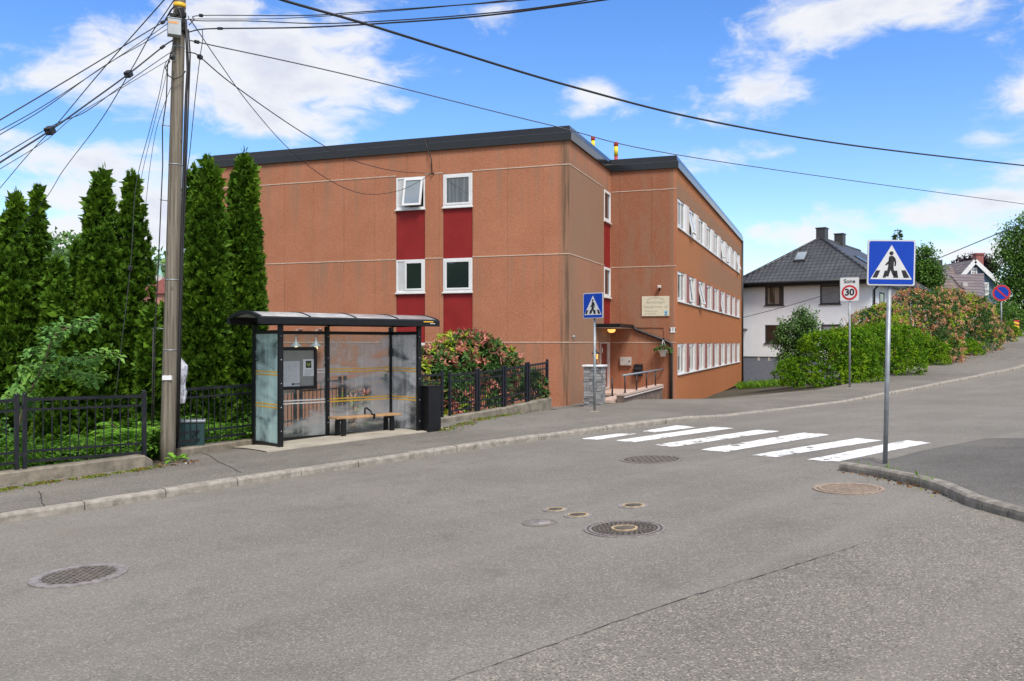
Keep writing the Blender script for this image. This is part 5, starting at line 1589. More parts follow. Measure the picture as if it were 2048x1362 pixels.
# ------------------------------------------------------------------ overhead cables
M['cable'] = plain('cable_sheath', (0.018, 0.018, 0.02), 0.5, var=.2)
M['cable_grey'] = plain('grey_cable_sheath', (0.075, 0.078, 0.085), 0.5, var=.2)
def spline(pts, m=10):
    out = []
    P4 = [2 * pts[0] - pts[1]] + pts + [2 * pts[-1] - pts[-2]]
    for i in range(1, len(P4) - 2):
        for k in range(m):
            t = k / m; a, b_, c, d = P4[i - 1:i + 3]
            out.append(.5 * ((2 * b_) + (-a + c) * t + (2 * a - 5 * b_ + 4 * c - d) * t * t + (-a + 3 * b_ - 3 * c + d) * t ** 3))
    out.append(pts[-1]); return out
def cable(px, Y0, Y1, wpx, label, boxes=(), mat='cable', group='overhead cables'):
    """a hanging cable between two depths; px are measured points along it"""
    L = [0]
    for a, b_ in zip(px[:-1], px[1:]): L.append(L[-1] + math.hypot(b_[0] - a[0], b_[1] - a[1]))
    pts = []
    for (x, y), l in zip(px, L):
        u = l / L[-1]; Y = 1 / ((1 - u) / Y0 + u / Y1); pts.append(at(x, y, Y))
    sm = spline(pts, 10)
    rs = [max(.004, wpx * .42 * p.y / F) for p in sm]; r = min(sum(rs) / len(rs), .03)
    t = thing('overhead_cable', label, 'cable', pts[0], group=group)
    mb = MB(); mb.tube([p - pts[0] for p in sm], r, 6); mb.build('wire', M[mat], t)
    for (x, y, ln, th) in boxes:
        i = min(range(len(sm)), key=lambda k: (1024 + F * sm[k].x / sm[k].y - x) ** 2 + (HY - F * (sm[k].z - ZC) / sm[k].y - y) ** 2)
        i = min(max(i, 1), len(sm) - 2); d = (sm[i + 1] - sm[i - 1]).normalized(); c = sm[i] - pts[0]; k_ = sm[i].y / F
        mb = MB(); mb.bar(c - d * ln * k_ / 2, c + d * ln * k_ / 2, th * k_, th * k_); mb.build('splice_box', M['cable'], t, bevel=.008)
    return t
Yp = PY - .12
cable([(520, -18), (565, 0), (725, 46), (900, 100), (1140, 172), (1400, 238), (1700, 290), (2048, 331), (2200, 345)], 9.5, 24, 4.6, 'thick sagging cable crossing the whole sky from top left to right')
cable([(385, 82), (408, 87), (700, 151), (1100, 250), (1400, 317), (2048, 408), (2250, 434)], Yp, 34, 2.0, 'thin grey cable from the pole across the roof corner to the right edge', mat='cable_grey', boxes=[(400, 84, 10, 6)])
cable([(372, 104), (386, 106), (400, 114), (470, 172), (600, 262), (700, 318), (790, 342), (864, 347)], Yp, 27.4, 2.2, 'cable from the pole sagging to the top of the open window, upper of the two', boxes=[(398, 113, 11, 8)])
cable([(380, 40), (388, 50), (440, 127), (500, 210), (580, 300), (660, 361), (730, 388), (795, 382), (840, 362), (864, 347)], Yp, 27.3, 1.7, 'slack cable from the pole drooping below the open window, lower of the two')
cable([(378, 50), (388, 40), (402, 31), (600, 31), (720, 24), (1000, 4), (1120, -8)], Yp, 9.0, 2.6, 'topmost cable leaving the pole to the right with a splice box', boxes=[(405, 31, 9, 6)])
cable([(376, 40), (390, 38), (560, 37), (760, 24), (960, 6), (1060, -6)], Yp, 9.4, 1.8, 'second cable leaving the pole to the right, thin')
cable([(376, 32), (390, 41), (500, 42), (640, 47), (800, 40), (1000, 24), (1140, 6), (1190, -4)], Yp, 9.0, 2.6, 'third cable leaving the pole to the right, slightly sagging')
cable([(378, 64), (400, 59), (440, 57), (600, 55), (760, 47), (960, 32), (1120, 12), (1260, -8)], Yp, 9.0, 3.6, 'lowest thick cable leaving the pole to the right with a long grey splice', boxes=[(436, 57, 16, 5)])
cable([(352, 32), (335, 39), (170, 139), (0, 240), (-80, 288)], Yp, 10.5, 2.8, 'upper left cable running down from the pole top to the left edge', boxes=[(325, 42, 9, 6)])
cable([(350, 36), (300, 72), (205, 135), (90, 210), (0, 261), (-80, 305)], Yp, 10.3, 1.9, 'second left cable from the pole, crossing the third one')
cable([(338, 56), (290, 85), (205, 134), (90, 216), (0, 269), (-80, 316)], Yp, 10.2, 1.9, 'third left cable from the grey box, just below the second')
cable([(346, 80), (325, 94), (257, 148), (180, 204), (100, 261), (0, 325), (-80, 377)], Yp, 10.0, 3.6, 'thick left cable with two dark splice boxes', boxes=[(325, 94, 16, 5), (257, 148, 15, 12), (101, 262, 16, 15)])
cable([(352, 100), (330, 112), (235, 178), (170, 224), (110, 249), (0, 313), (-80, 360)], Yp, 10.4, 2.0, 'fourth left cable from the pole meeting the lower splice box')
cable([(356, 106), (340, 118), (240, 178), (150, 232), (90, 282), (0, 338), (-80, 388)], Yp, 10.4, 1.6, 'lowest thin grey cable from the pole to the left edge', mat='cable_grey', boxes=[(343, 117, 9, 7)])
cable([(345, -22), (328, 0), (200, 145), (112, 250), (60, 305), (0, 376), (-60, 446)], 7.5, 15.5, 2.0, 'steep cable from the top edge through the lower splice box to the left edge')
cable([(362, -26), (348, 0), (300, 72), (262, 140), (200, 243), (127, 340), (85, 405), (0, 505)], 7.5, 17.5, 1.7, 'steep thin cable from the top edge past the upper splice box into the trees')
cable([(352, 118), (332, 125), (318, 190), (300, 258), (272, 372), (262, 520), (243, 690), (230, 800)], Yp, 15.2, 1.7, 'thin stay wire with a rusty insulator descending in front of the thujas', boxes=[(263, 534, 9, 7)], mat='cable_grey')
cable([(348, 84), (340, 110), (330, 160), (310, 240), (288, 330), (270, 420)], Yp, 17.5, 1.2, 'thin wire dropping from the pole box behind the twin thuja', mat='cable_grey')
cable([(349, 158), (330, 205), (312, 262), (299, 340), (290, 420), (280, 470)], Yp, 17.5, 1.2, 'short thin wire dropping steeply beside the pole', mat='cable_grey')
cable([(405, 60), (405, 82), (400, 115), (390, 200), (380, 300), (372, 360), (366, 420), (362, 560), (360, 700)], Yp + .3, 14.6, 1.9, 'thin cable hanging down close along the right side of the pole')
cable([(1868, 520), (1900, 507), (1960, 482), (2048, 446), (2140, 408)], 62, 40, 2.2, 'short service cable from the brown roof to the right edge', mat='cable_grey')
cable([(1482, 636), (1560, 616), (1640, 593), (1690, 577)], 52, 47, 1.5, 'thin service cable across the white house wall', mat='cable_grey')
# ------------------------------------------------------------------ foliage makers
def unit(a): return a / np.maximum(1e-9, np.linalg.norm(a, axis=-1, keepdims=True))
def rnd_dir(n): return unit(RNG.normal(size=(n, 3)))

def leaves_np(P, D, L, Wd, fold=0.25, N=None, droop=0.0):
    """one folded diamond leaf per row: base P, direction D, length L, width Wd"""
    n = len(P); D = unit(D)
    ref = rnd_dir(n) if N is None else unit(N + 0.35 * rnd_dir(n))
    Sd = unit(np.cross(D, ref)); U = unit(np.cross(Sd, D))
    L = np.broadcast_to(np.asarray(L, float), (n,))[:, None]; Wd = np.broadcast_to(np.asarray(Wd, float), (n,))[:, None]
    mid = P + D * L * 0.45
    a = P; b = mid + Sd * Wd / 2 + U * Wd * fold; c = P + D * L - np.array([0, 0, 1.0]) * L * droop; d = mid - Sd * Wd / 2 + U * Wd * fold
    V = np.stack([a, b, c, d], 1).reshape(-1, 3)
    # two triangles hinged on the midrib
    i = np.arange(n)[:, None] * 4
    T = np.concatenate([i + np.array([[0, 1, 2]]), i + np.array([[0, 2, 3]])], 1).reshape(-1, 3)
    return V, T

class Leaves:
    def __init__(self): self.V, self.T, self.Mi, self.n = [], [], [], 0
    def add(self, V, T, mi):
        self.V.append(V); self.T.append(T + self.n); self.n += len(V)
        self.Mi.append(np.full(len(T), mi) if np.isscalar(mi) else np.repeat(mi, 2))
    def build(self, name, mats, parent=None):
        return np_mesh(name, np.concatenate(self.V), np.concatenate(self.T), mats, np.concatenate(self.Mi), parent)

# ------------------------------------------------------------------ thujas
def thuja(px, top_py, Y, wpx, label, seed, lean=0.0, dens=1.0, peaks=1):
    """columnar arborvitae: the column's skin is packed with small upturned tufts of scale-leaf sprays"""
    global RNG
    RNG = np.random.default_rng(seed)
    x = (px - 1024) / F * Y
    zb = float(zback(x, Y)); zt = ZC + (HY - top_py) / F * Y
    H = zt - zb; R = wpx / 2 / F * Y
    t = thing('thuja_tree', label, 'conifer', (x, Y, zb), 0, 'columnar thujas behind the fence')
    mb = MB(); mb.tube([(0, 0, -.2), (lean * .3, 0, H * .4), (lean, 0, H * .93)], [.09, .06, .015], 8); mb.build('trunk', M['bark'], t)
    subs = [(0.0, 0.0, 1.0, 1.0)]
    if peaks > 1: subs.append((-.42 * R, .1 * R, .93, .62))
    if peaks > 2: subs.append((.34 * R, -.1 * R, .965, .55))
    HS_ = [0, .10, .35, .6, .8, .92, .97, 1]; PS_ = [1.0, 1.06, .95, .78, .52, .29, .16, .04]
    lv = Leaves()
    lump = [(RNG.normal(size=3) * np.array([3.2, 3.2, 2.2]), RNG.uniform(0, 6)) for _ in range(4)]
    for (ox, oy, hf, rf) in subs:
        n = int(1150 * dens * (R / .55) * (H / 5.5) * (1 if rf == 1 else .62))
        h = RNG.uniform(0, 1, n); keep = RNG.uniform(0, 1, n) < np.interp(h, HS_, PS_) + .12; h = h[keep]; n = len(h)
        ang = RNG.uniform(0, 2 * PI, n); prof = np.interp(h, HS_, PS_) * R * rf
        base = np.stack([np.cos(ang), np.sin(ang), h * 3], 1)
        lm = sum(np.sin(base @ k + p) for k, p in lump) * .045
        rr = prof * (RNG.uniform(.80, 1.0, n) + lm)
        C = np.stack([np.cos(ang) * rr + ox + lean * h ** 1.5, np.sin(ang) * rr + oy, h * H * hf], 1)
        A = unit(np.stack([np.cos(ang), np.sin(ang), np.full(n, .75)], 1) + .45 * rnd_dir(n))
        ts = np.interp(h, [0, .7, 1], [.125, .105, .07]) * RNG.uniform(.7, 1.25, n)
        k = 9
        P = np.repeat(C, k, 0); AA = np.repeat(A, k, 0); S_ = np.repeat(ts, k)[:, None]
        D = unit(AA + .75 * rnd_dir(len(P)))
        side = unit(np.cross(D, rnd_dir(len(D))))
        for j in (-1, -.45, 0, .45, 1):
            Dj = unit(D + side * j * .8)
            V, T = leaves_np(P + D * S_ * .15, Dj, S_[:, 0] * (.95 - .35 * abs(j)) * RNG.uniform(.75, 1.2, len(P)), S_[:, 0] * .24, .12, N=np.cross(D, side), droop=-.18)
            lv.add(V, T, 0)
        # soft leader shoots
        m = 46; hh = RNG.uniform(.90, 1.0, m)
        P2 = np.stack([RNG.normal(0, .03, m) + lean + ox, RNG.normal(0, .03, m) + oy, hh * H * hf], 1)
        V, T = leaves_np(P2, unit(rnd_dir(m) * .45 + np.array([0, 0, 1.0])), RNG.uniform(.06, .16, m), .022, .1); lv.add(V, T, 0)
        # the dense branchwork inside the column
        m = int(2600 * (R / .55) * (H / 5.5)); hh = RNG.uniform(0, .97, m); pr = np.interp(hh, HS_, PS_) * R * rf
        an = RNG.uniform(0, 2 * PI, m); r2 = pr * RNG.uniform(.25, .72, m)
        P3 = np.stack([np.cos(an) * r2 + ox + lean * hh ** 1.5, np.sin(an) * r2 + oy, hh * H * hf], 1)
        V, T = leaves_np(P3, unit(rnd_dir(m) + np.array([0, 0, .4])), RNG.uniform(.14, .24, m), RNG.uniform(.10, .15, m), .1); lv.add(V, T, 0)
    lv.build('crown', M['thuja'], t)
    return t
TH = [  # px, top row, depth, width px, label
    (27, 383, 16.6, 90, 'leftmost tall thuja at the picture edge, slightly shorter than its twin', 0.05, 1.0, 2),
    (75, 370, 17.0, 64, 'tall thuja second from the left with a narrow pointed tip', 0.0, 1.0, 1),
    (116, 510, 16.4, 74, 'short bushy thuja in the dip between the two tall pairs', 0.0, 1.0, 2),
    (151, 480, 17.6, 46, 'short thin thuja with a long bare leader in the dip', 0.0, 1.0, 1),
    (208, 334, 17.0, 104, 'tall thuja left half of the twin pair beside the utility pole', -.04, 1.0, 2),
    (264, 343, 17.4, 100, 'tall thuja right half of the twin pair beside the utility pole', 0.0, 1.0, 1),
    (303, 612, 16.0, 58, 'small low thuja left of the utility pole foot', 0.0, 1.0, 2),
    (326, 606, 16.6, 50, 'low thuja filling the gap just left of the utility pole', 0.0, 1.0, 1),
    (386, 330, 18.2, 70, 'narrow thuja directly right of the utility pole, partly behind it', 0.0, 1.0, 1),
    (414, 310, 17.6, 100, 'tallest thuja right of the utility pole with a feathery top', 0.02, 1.0, 3),
    (488, 302, 18.2, 92, 'tall thuja in front of the brown wall behind the shelter roof', 0.0, 1.0, 3),
]
for i, (px, ty, Y, w, lab, ln, nc, pk) in enumerate(TH): thuja(px, ty, Y, w, lab, 100 + i, ln, nc, pk)

# ------------------------------------------------------------------ shrubs built from whorls of leaves
def whorl_shrub(name, label, cat, base, lobes, n, leafL, leafW, per, mats, probs, seed, group=None, stems=5, up=.5, patch=2.2, spread=.9, inner=.5, shoots=0):
    """lobes: (cx, cy, cz, rx, ry, rz) round the base; whorls sit on the outer skin of their union"""
    global RNG
    RNG = np.random.default_rng(seed)
    t = thing(name, label, cat, base, 0, group)
    lb = np.array(lobes, float); vol = (lb[:, 3] * lb[:, 5]) ; vol /= vol.sum()
    pick = RNG.choice(len(lb), n * 3, p=vol); d = rnd_dir(n * 3); d[:, 2] = np.where(d[:, 2] < -.5, -d[:, 2], d[:, 2])
    rad = RNG.uniform(.80, 1.04, (n * 3, 1)); ni = int(n * 3 * inner * .35); rad[:ni] = RNG.uniform(.45, .8, (ni, 1))
    Pt = lb[pick, :3] + d * lb[pick, 3:] * rad
    inside = np.zeros(len(Pt), bool)
    for k, L in enumerate(lb):
        e = (((Pt - L[:3]) / L[3:]) ** 2).sum(1); inside |= (e < .62) & (pick != k)
    ok = ~inside & (Pt[:, 2] > .02); idx = np.where(ok)[0]; RNG.shuffle(idx); idx = idx[:n]
    Pt = Pt[idx]; O = unit(d[idx] / lb[pick[idx], 3:] * lb[pick[idx], 3:].mean(1, keepdims=True)); O = unit(O + np.array([0, 0, up]))
    # colour by soft patches plus chance
    ph = sum(np.sin(Pt @ (RNG.normal(size=3) * patch) + RNG.uniform(0, 6)) for _ in range(4)) * .13
    radk = rad[idx, 0]; u = np.clip(RNG.uniform(0, 1, len(Pt)) * .75 + .125 + ph * 1.15, 0, .9999); u = np.where(radk < .84, 0.0, u); cum = np.cumsum(probs); mi = np.searchsorted(cum, u); mi = np.minimum(mi, len(mats) - 1)
    lv = Leaves()
    P = np.repeat(Pt, per, 0); OO = np.repeat(O, per, 0); m = np.repeat(mi, per)
    D = unit(OO * RNG.uniform(.25, 1.0, (len(P), 1)) + rnd_dir(len(P)) * spread)
    V, T = leaves_np(P + D * leafL * .08, D, leafL * RNG.uniform(.6, 1.25, len(P)), leafW * RNG.uniform(.75, 1.2, len(P)), .18, N=OO, droop=.12)
    lv.add(V, T, m)
    if shoots:                                   # young shoots standing out of the outline
        si = RNG.choice(np.where(O[:, 2] > .25)[0], shoots); q = 8
        P = np.repeat(Pt[si], q, 0); A = np.repeat(unit(O[si] * .6 + rnd_dir(shoots) * .35 + np.array([0, 0, .8])), q, 0)
        ln = np.repeat(RNG.uniform(.12, .34, shoots), q) * np.tile(np.linspace(.1, 1, q), shoots)
        P = P + A * ln[:, None]; D = unit(A * .7 + rnd_dir(len(P)) * .9)
        V, T = leaves_np(P, D, leafL * .8, leafW * .8, .15, droop=.1); lv.add(V, T, len(mats) - 1 if len(mats) == 1 else np.repeat(mi[si], q))
    lv.build('foliage', mats, t)
    mb = MB(); rr = random.Random(seed)
    for k in range(stems):
        L = lobes[k % len(lobes)]; a = Vector((rr.uniform(-.15, .15), rr.uniform(-.15, .15), -.2)); b_ = Vector(L[:3]) + Vector((rr.uniform(-.3, .3) * L[3], rr.uniform(-.3, .3) * L[4], rr.uniform(-.1, .5) * L[5]))
        mid = a.lerp(b_, .5) + Vector((rr.uniform(-.1, .1), rr.uniform(-.1, .1), .1)); mb.tube([a, mid, b_], [.035, .025, .01], 6)
    mb.build('stems', M['bark'], t)
    return t

# red shrub behind the fence right of the shelter
rb = at(930, 830, 21.6); rb.z = float(zback(rb.x, rb.y)) - .1
k = 21.6 / F
def lob(px, py, w, h, dy=0.0, base=rb, Y=21.6, dep=None):
    k = Y / F; c = at(px, py, Y); return (c.x - base.x, c.y - base.y + dy, c.z - base.z, w / 2 * k, (dep or w / 2 * k * .8), h / 2 * k)
RM = [M['rhodo_green'], M['rhodo_red'], M['rhodo_lime'], M['rhodo_rust']]
whorl_shrub('flowering_shrub', 'large red-and-lime leaved shrub behind the close-barred fence by the bus shelter', 'shrub', rb,
    [lob(935, 718, 150, 108, 0, rb, 22.8), lob(900, 745, 120, 120, 0, rb, 22.2), lob(990, 745, 120, 108, 0, rb, 23.8), lob(865, 770, 100, 150, 0, rb, 21.6), lob(950, 785, 150, 110, 0, rb, 23.2), lob(1025, 780, 84, 86, 0, rb, 24.6), lob(890, 815, 120, 110, 0, rb, 21.9), lob(800, 800, 130, 130, 0, rb, 20.8), lob(735, 815, 120, 110, 0, rb, 20.4)],
    2700, .165, .05, 9, RM, [.34, .30, .22, .14], 41, stems=9, patch=3.6)
sb = at(1068, 790, 22.6); sb.z = float(zback(sb.x, sb.y))
whorl_shrub('small_shrub', 'small lime-green shrub at the fence end by the building corner', 'shrub', sb, [lob(1066, 770, 50, 60, 0, sb, 22.6), lob(1078, 790, 36, 40, 0, sb, 22.6)], 170, .12, .04, 8, RM, [.5, .1, .36, .04], 42, stems=4)

# the hedge along the pavement on the far right
def hedge(name, label, px0, px1, top, base_s, d, Y, dep, seed, n, leafL=.085, leafW=.04, mats=None, probs=None, per=9, group=None, up=.6, bottom=None, patch=3.0, cat='hedge'):
    """a rounded hedge filling px0..px1 of the picture at depth Y, from the ground to the measured tops"""
    base = at((px0 + px1) / 2, 700, Y); base.z = float(zback(base.x, base.y)) - .1
    lobes = []; rr = random.Random(seed); m = max(2, int((px1 - px0) / 34)); k = Y / F
    for i in range(m + 1):
        px = px0 + (px1 - px0) * i / m; ytop = np.interp(px, [p[0] for p in top], [p[1] for p in top])
        zt = ZC + (HY - ytop) * k - base.z; x = (px - 1024) * k - base.x
        r = (px1 - px0) / m * k * 1.05
        for q, (f, rf) in enumerate(((.78, .25), (.50, .34), (.2, .3))):
            lobes.append((x + rr.uniform(-.1, .1), rr.uniform(-.25, .25) * dep - (.12 * q) * dep, zt * f, r * rr.uniform(.85, 1.15), dep * rr.uniform(.7, 1.0), zt * rf))
    return whorl_shrub(name, label, cat, base, lobes, n, leafL, leafW, per, mats or [M['hedge']], probs or [1.0], seed, group, stems=6, up=up, patch=patch, shoots=int(n * .10))
HG = 'bushes of the hedge along the right pavement'
hedge('hedge_bush', 'bright green hedge bush at the left end behind the zone sign post', 1606, 1705, [(1595, 735), (1620, 695), (1660, 662), (1710, 660)], 0, 0, 32.0, .9, 51, 2500, .085, .045, group=HG)
hedge('hedge_bush', 'bright green hedge bush behind the big crossing sign post', 1712, 1800, [(1705, 662), (1750, 650), (1800, 655)], 0, 0, 34.8, 1.0, 52, 2300, .085, .045, group=HG)
hedge('hedge_bush', 'green hedge bush in front of the large red-leaved shrub', 1805, 1862, [(1800, 658), (1830, 668), (1865, 688)], 0, 0, 39.4, .9, 53, 1500, .085, .045, group=HG)
hedge('hedge_bush', 'lower green hedge bush under the right part of the red-leaved shrubs', 1868, 1925, [(1862, 690), (1895, 672), (1930, 680)], 0, 0, 43.0, 1.0, 54, 1300, .09, .045, group=HG)
R2M = [M['rhodo_green'], M['rhodo_rust'], M['rhodo_lime'], M['rhodo_red']]
hedge('red_leaved_shrub', 'lime and rust leaved shrub against the white house wall, left of the big sign post', 1700, 1775, [(1690, 668), (1720, 632), (1760, 612), (1780, 610)], 0, 0, 36.8, 1.2, 61, 2025, .122, .042, R2M, [.36, .14, .42, .08], 8, 'tall red-leaved shrubs', cat='shrub')
hedge('red_leaved_shrub', 'tall rust-red shrub with rounded top just right of the big sign post', 1785, 1868, [(1770, 625), (1800, 592), (1840, 580), (1870, 590)], 0, 0, 41.0, 1.5, 62, 3105, .122, .042, R2M, [.44, .30, .20, .06], 8, 'tall red-leaved shrubs', cat='shrub')
hedge('red_leaved_shrub', 'tall lime-topped rust shrub in the middle of the red-leaved group', 1868, 1940, [(1860, 592), (1890, 578), (1940, 592)], 0, 0, 45.0, 1.5, 63, 2835, .122, .042, R2M, [.42, .24, .28, .06], 8, 'tall red-leaved shrubs', cat='shrub')
hedge('red_leaved_shrub', 'dark green and rust shrub at the right end beside the no parking sign', 1935, 1992, [(1930, 594), (1965, 606), (1985, 635), (2000, 668)], 0, 0, 47.6, 1.3, 64, 2295, .122, .042, R2M, [.58, .26, .10, .06], 8, 'tall red-leaved shrubs', cat='shrub')
hedge('hedge_bush', 'small green bush at the foot of the no parking sign post', 2008, 2026, [(2000, 650), (2020, 645), (2030, 660)], 0, 0, 49.5, .5, 55, 380, .09, .045, group=HG)
hedge('round_bush', 'round dark green bush behind the no parking sign', 1990, 2040, [(1985, 640), (2010, 608), (2045, 625)], 0, 0, 56, 1.6, 56, 900, .16, .08, [M['birch']], [1.0], cat='bush')

# ------------------------------------------------------------------ broadleaved trees
def tree(name, label, cat, base, H, crowns, n_clump, per, leaf, mat, seed, trunk_r=.15, group=None, cl=.45):
    """trunk, limbs to every crown lobe, twigs and clumps of leaves through the lobes' volume"""
    global RNG
    RNG = np.random.default_rng(seed); rr = random.Random(seed)
    t = thing(name, label, cat, base, 0, group)
    mb = MB(); top = Vector((0, 0, H * .62))
    mb.tube([(0, 0, -.3), (.04 * H * .3, 0, H * .25), tuple(top)], [trunk_r, trunk_r * .75, trunk_r * .4], 10)
    for L in crowns:
        a = Vector((0, 0, H * rr.uniform(.28, .55))); c = Vector(L[:3]); m = a.lerp(c, .5) + Vector((0, 0, .1 * H * rr.uniform(0, .6)))
        mb.tube([a, m, c], [trunk_r * .45, trunk_r * .28, trunk_r * .1], 7)
        for _ in range(4):
            d = Vector((rr.uniform(-1, 1) * L[3], rr.uniform(-1, 1) * L[4], rr.uniform(-.6, 1) * L[5])) * .75
            mb.tube([m.lerp(c, rr.uniform(.3, 1)), c + d * .5 + Vector((0, 0, .05)), c + d], [trunk_r * .16, trunk_r * .1, trunk_r * .04], 5)
    mb.build('trunk', M['bark'], t)
    lb = np.array(crowns, float); vol = lb[:, 3] * lb[:, 4] * lb[:, 5]; vol = vol ** .7; vol /= vol.sum()
    pk = RNG.choice(len(lb), n_clump, p=vol); d = rnd_dir(n_clump)
    C = lb[pk, :3] + d * lb[pk, 3:] * (RNG.uniform(.25, 1.05, (n_clump, 1)) ** .55)
    P = np.repeat(C, per, 0); O = np.repeat(d, per, 0)
    P = P + rnd_dir(len(P)) * RNG.uniform(0, 1, (len(P), 1)) ** .6 * cl * np.array([1, 1, .7])
    D = unit(rnd_dir(len(P)) + O * .5 - np.array([0, 0, .35]))
    lv = Leaves(); V, T = leaves_np(P, D, leaf * RNG.uniform(.7, 1.25, len(P)), leaf * .52 * RNG.uniform(.8, 1.2, len(P)), .15, N=np.tile([0, 0, 1.0], (len(P), 1)))
    lv.add(V, T, 0)
    lv.build('crown', mat if isinstance(mat, list) else [mat], t)
    return t
def crown_at(base, Y, items):
    k = Y / F; out = []
    for (px, py, w, h) in items:
        c = at(px, py, Y); out.append((c.x - base.x, c.y - base.y, c.z - base.z, w / 2 * k, w / 2 * k * .9, h / 2 * k))
    return out
b_ = at(1592, 790, 36); b_.z = float(zback(b_.x, b_.y))
tree('small_tree', 'small grey-green rowan tree in front of the white house', 'tree', b_, (790 - 620) * 36 / F, crown_at(b_, 36, [(1592, 665, 75, 70), (1604, 640, 40, 48), (1628, 640, 12, 34), (1565, 680, 40, 45), (1615, 690, 50, 60), (1585, 715, 60, 45), (1590, 745, 46, 36), (1610, 665, 70, 60)]), 330, 34, .12, M['rowan'], 71, .10, cl=.30)
b_ = at(2050, 680, 58); b_.z = 2.2
tree('broad_tree', 'large light green tree at the right edge above the no parking sign', 'tree', b_, (680 - 430) * 58 / F, crown_at(b_, 58, [(2046, 482, 84, 86), (2080, 470, 100, 110), (2028, 530, 66, 80), (2060, 560, 110, 110), (2016, 582, 44, 56), (2030, 620, 80, 60), (2100, 560, 120, 160)]), 520, 42, .22, M['birch'], 72, .25, cl=.75)
b_ = at(1845, 620, 64); b_.z = 1.0
tree('broad_tree', 'mid-green tree half hidden behind the big crossing sign', 'tree', b_, (620 - 490) * 64 / F, crown_at(b_, 64, [(1845, 520, 45, 60), (1862, 550, 46, 50), (1840, 560, 60, 60), (1858, 580, 40, 40)]), 260, 36, .22, M['birch'], 73, .2, cl=.6)
b_ = at(1962, 600, 120); b_.z = 4
tree('copper_tree', 'dark purple-leaved tree behind the blue gabled house', 'tree', b_, 9, crown_at(b_, 120, [(1945, 528, 60, 26), (1972, 535, 40, 34), (1925, 532, 30, 18)]), 200, 22, .45, M['copper'], 74, .3, cl=1.2)
# spruce tip over the sign
def conifer(label, px, py, Y, Hpx, wpx, seed, group=None):
    global RNG
    RNG = np.random.default_rng(seed)
    base = at(px, py + Hpx, Y); k = Y / F; H = Hpx * k
    t = thing('spruce_tree', label, 'conifer', base, 0, group)
    mb = MB(); mb.tube([(0, 0, -.5), (0, 0, H)], [.02 * H, .004 * H], 7); mb.build('trunk', M['bark'], t)
    m = 900; h = 1 - np.sqrt(RNG.uniform(0, 1, m)); a = RNG.uniform(0, 2 * PI, m)
    tier = np.floor(h * 14) / 14; R = wpx / 2 * k * (1 - h) * (1.05 - (h - tier) * 5)
    r = R * RNG.uniform(.2, 1, m)
    P = np.stack([np.cos(a) * r, np.sin(a) * r, h * H], 1); D = np.stack([np.cos(a), np.sin(a), np.full(m, -.15)], 1) + .3 * rnd_dir(m)
    lv = Leaves(); V, T = leaves_np(P, D, wpx * k * .16, wpx * k * .07, .2); lv.add(V, T, 0); lv.build('crown', M['spruce'], t)
conifer('spruce tip rising just above the big blue crossing sign', 1795, 457, 90, 110, 60, 81)
FT = 'conifers on the distant left hill'
conifer('distant dark spruce on the ridge right of the short thujas', 116, 500, 150, 60, 26, 82, FT)
conifer('distant spruce in the gap left of the utility pole', 308, 522, 120, 75, 30, 83, FT)
conifer('distant spruce close to the left side of the utility pole', 320, 530, 125, 70, 30, 84, FT)

# ------------------------------------------------------------------ distant hill, church and house on the left; added ridge behind the camera
hx = np.linspace(-260, -10, 60); hy = np.linspace(150, 420, 30); HX, HYg = np.meshgrid(hx, hy, indexing='ij')
HZ = 34 * np.exp(-((HX + 150) / 90) ** 2) * np.clip((HYg - 150) / 120, 0, 1) + 2.2 * np.sin(HX * .21) * np.cos(HYg * .17) - 3
v = np.stack([HX, HYg, HZ], -1).reshape(-1, 3); i = np.arange(59)[:, None] * 30 + np.arange(29)[None, :]
q = np.stack([i, i + 30, i + 31, i + 1], -1).reshape(-1, 4)
M['hill'] = plain('far_hill_green', (0.045, 0.09, 0.03), .95, var=.4, scale=.12)
tag(np_mesh('hill', v, q, M['hill'], smooth=True), kind='structure')
hx = np.linspace(-110, -5, 50); hy = np.linspace(-75, -14, 16); HX, HYg = np.meshgrid(hx, hy, indexing='ij')
HZ = -2 + 13.5 * np.clip((-14 - HYg) / 16, 0, 1) * np.exp(-((HX + 55) / 45) ** 4) + 1.1 * np.sin(HX * .35) + .8 * np.sin(HX * .9 + 1)
v = np.stack([HX, HYg, HZ], -1).reshape(-1, 3); i = np.arange(49)[:, None] * 16 + np.arange(15)[None, :]
q = np.stack([i, i + 16, i + 17, i + 1], -1).reshape(-1, 4)
tag(np_mesh('hill', v, q, M['hill'], smooth=True), kind='structure')  # unseen ridge added behind the camera to darken the lower window reflections
RNG = np.random.default_rng(5)
m = 9000; cx_ = RNG.uniform(-255, -12, m); cy_ = RNG.uniform(155, 300, m)
cz_ = 34 * np.exp(-((cx_ + 150) / 90) ** 2) * np.clip((cy_ - 150) / 120, 0, 1) - 2 + RNG.uniform(0, 4.5, m)
lv = Leaves(); V, T = leaves_np(np.stack([cx_, cy_, cz_], 1), rnd_dir(m) + np.array([0, 0, .6]), RNG.uniform(1.2, 2.8, m), RNG.uniform(1.0, 2.0, m), .2); lv.add(V, T, 0)
tag(lv.build('far_forest', [M['rowan']]), 'hazy green wood covering the distant hill', 'forest', kind='stuff')
cb0 = at(320, 600, 110); ch = thing('church', 'distant church with a thin green spire left of the utility pole', 'church', cb0)
M['verdigris'] = plain('verdigris_copper', (0.22, 0.40, 0.33), .6); M['pale_wall'] = plain('pale_render', (0.55, 0.50, 0.45), .8)
kk = 110 / F
mb = MB(); mb.bx(-6 * kk, 6 * kk, -6 * kk, 6 * kk, -3, 48 * kk); mb.build('tower', M['pale_wall'], ch)
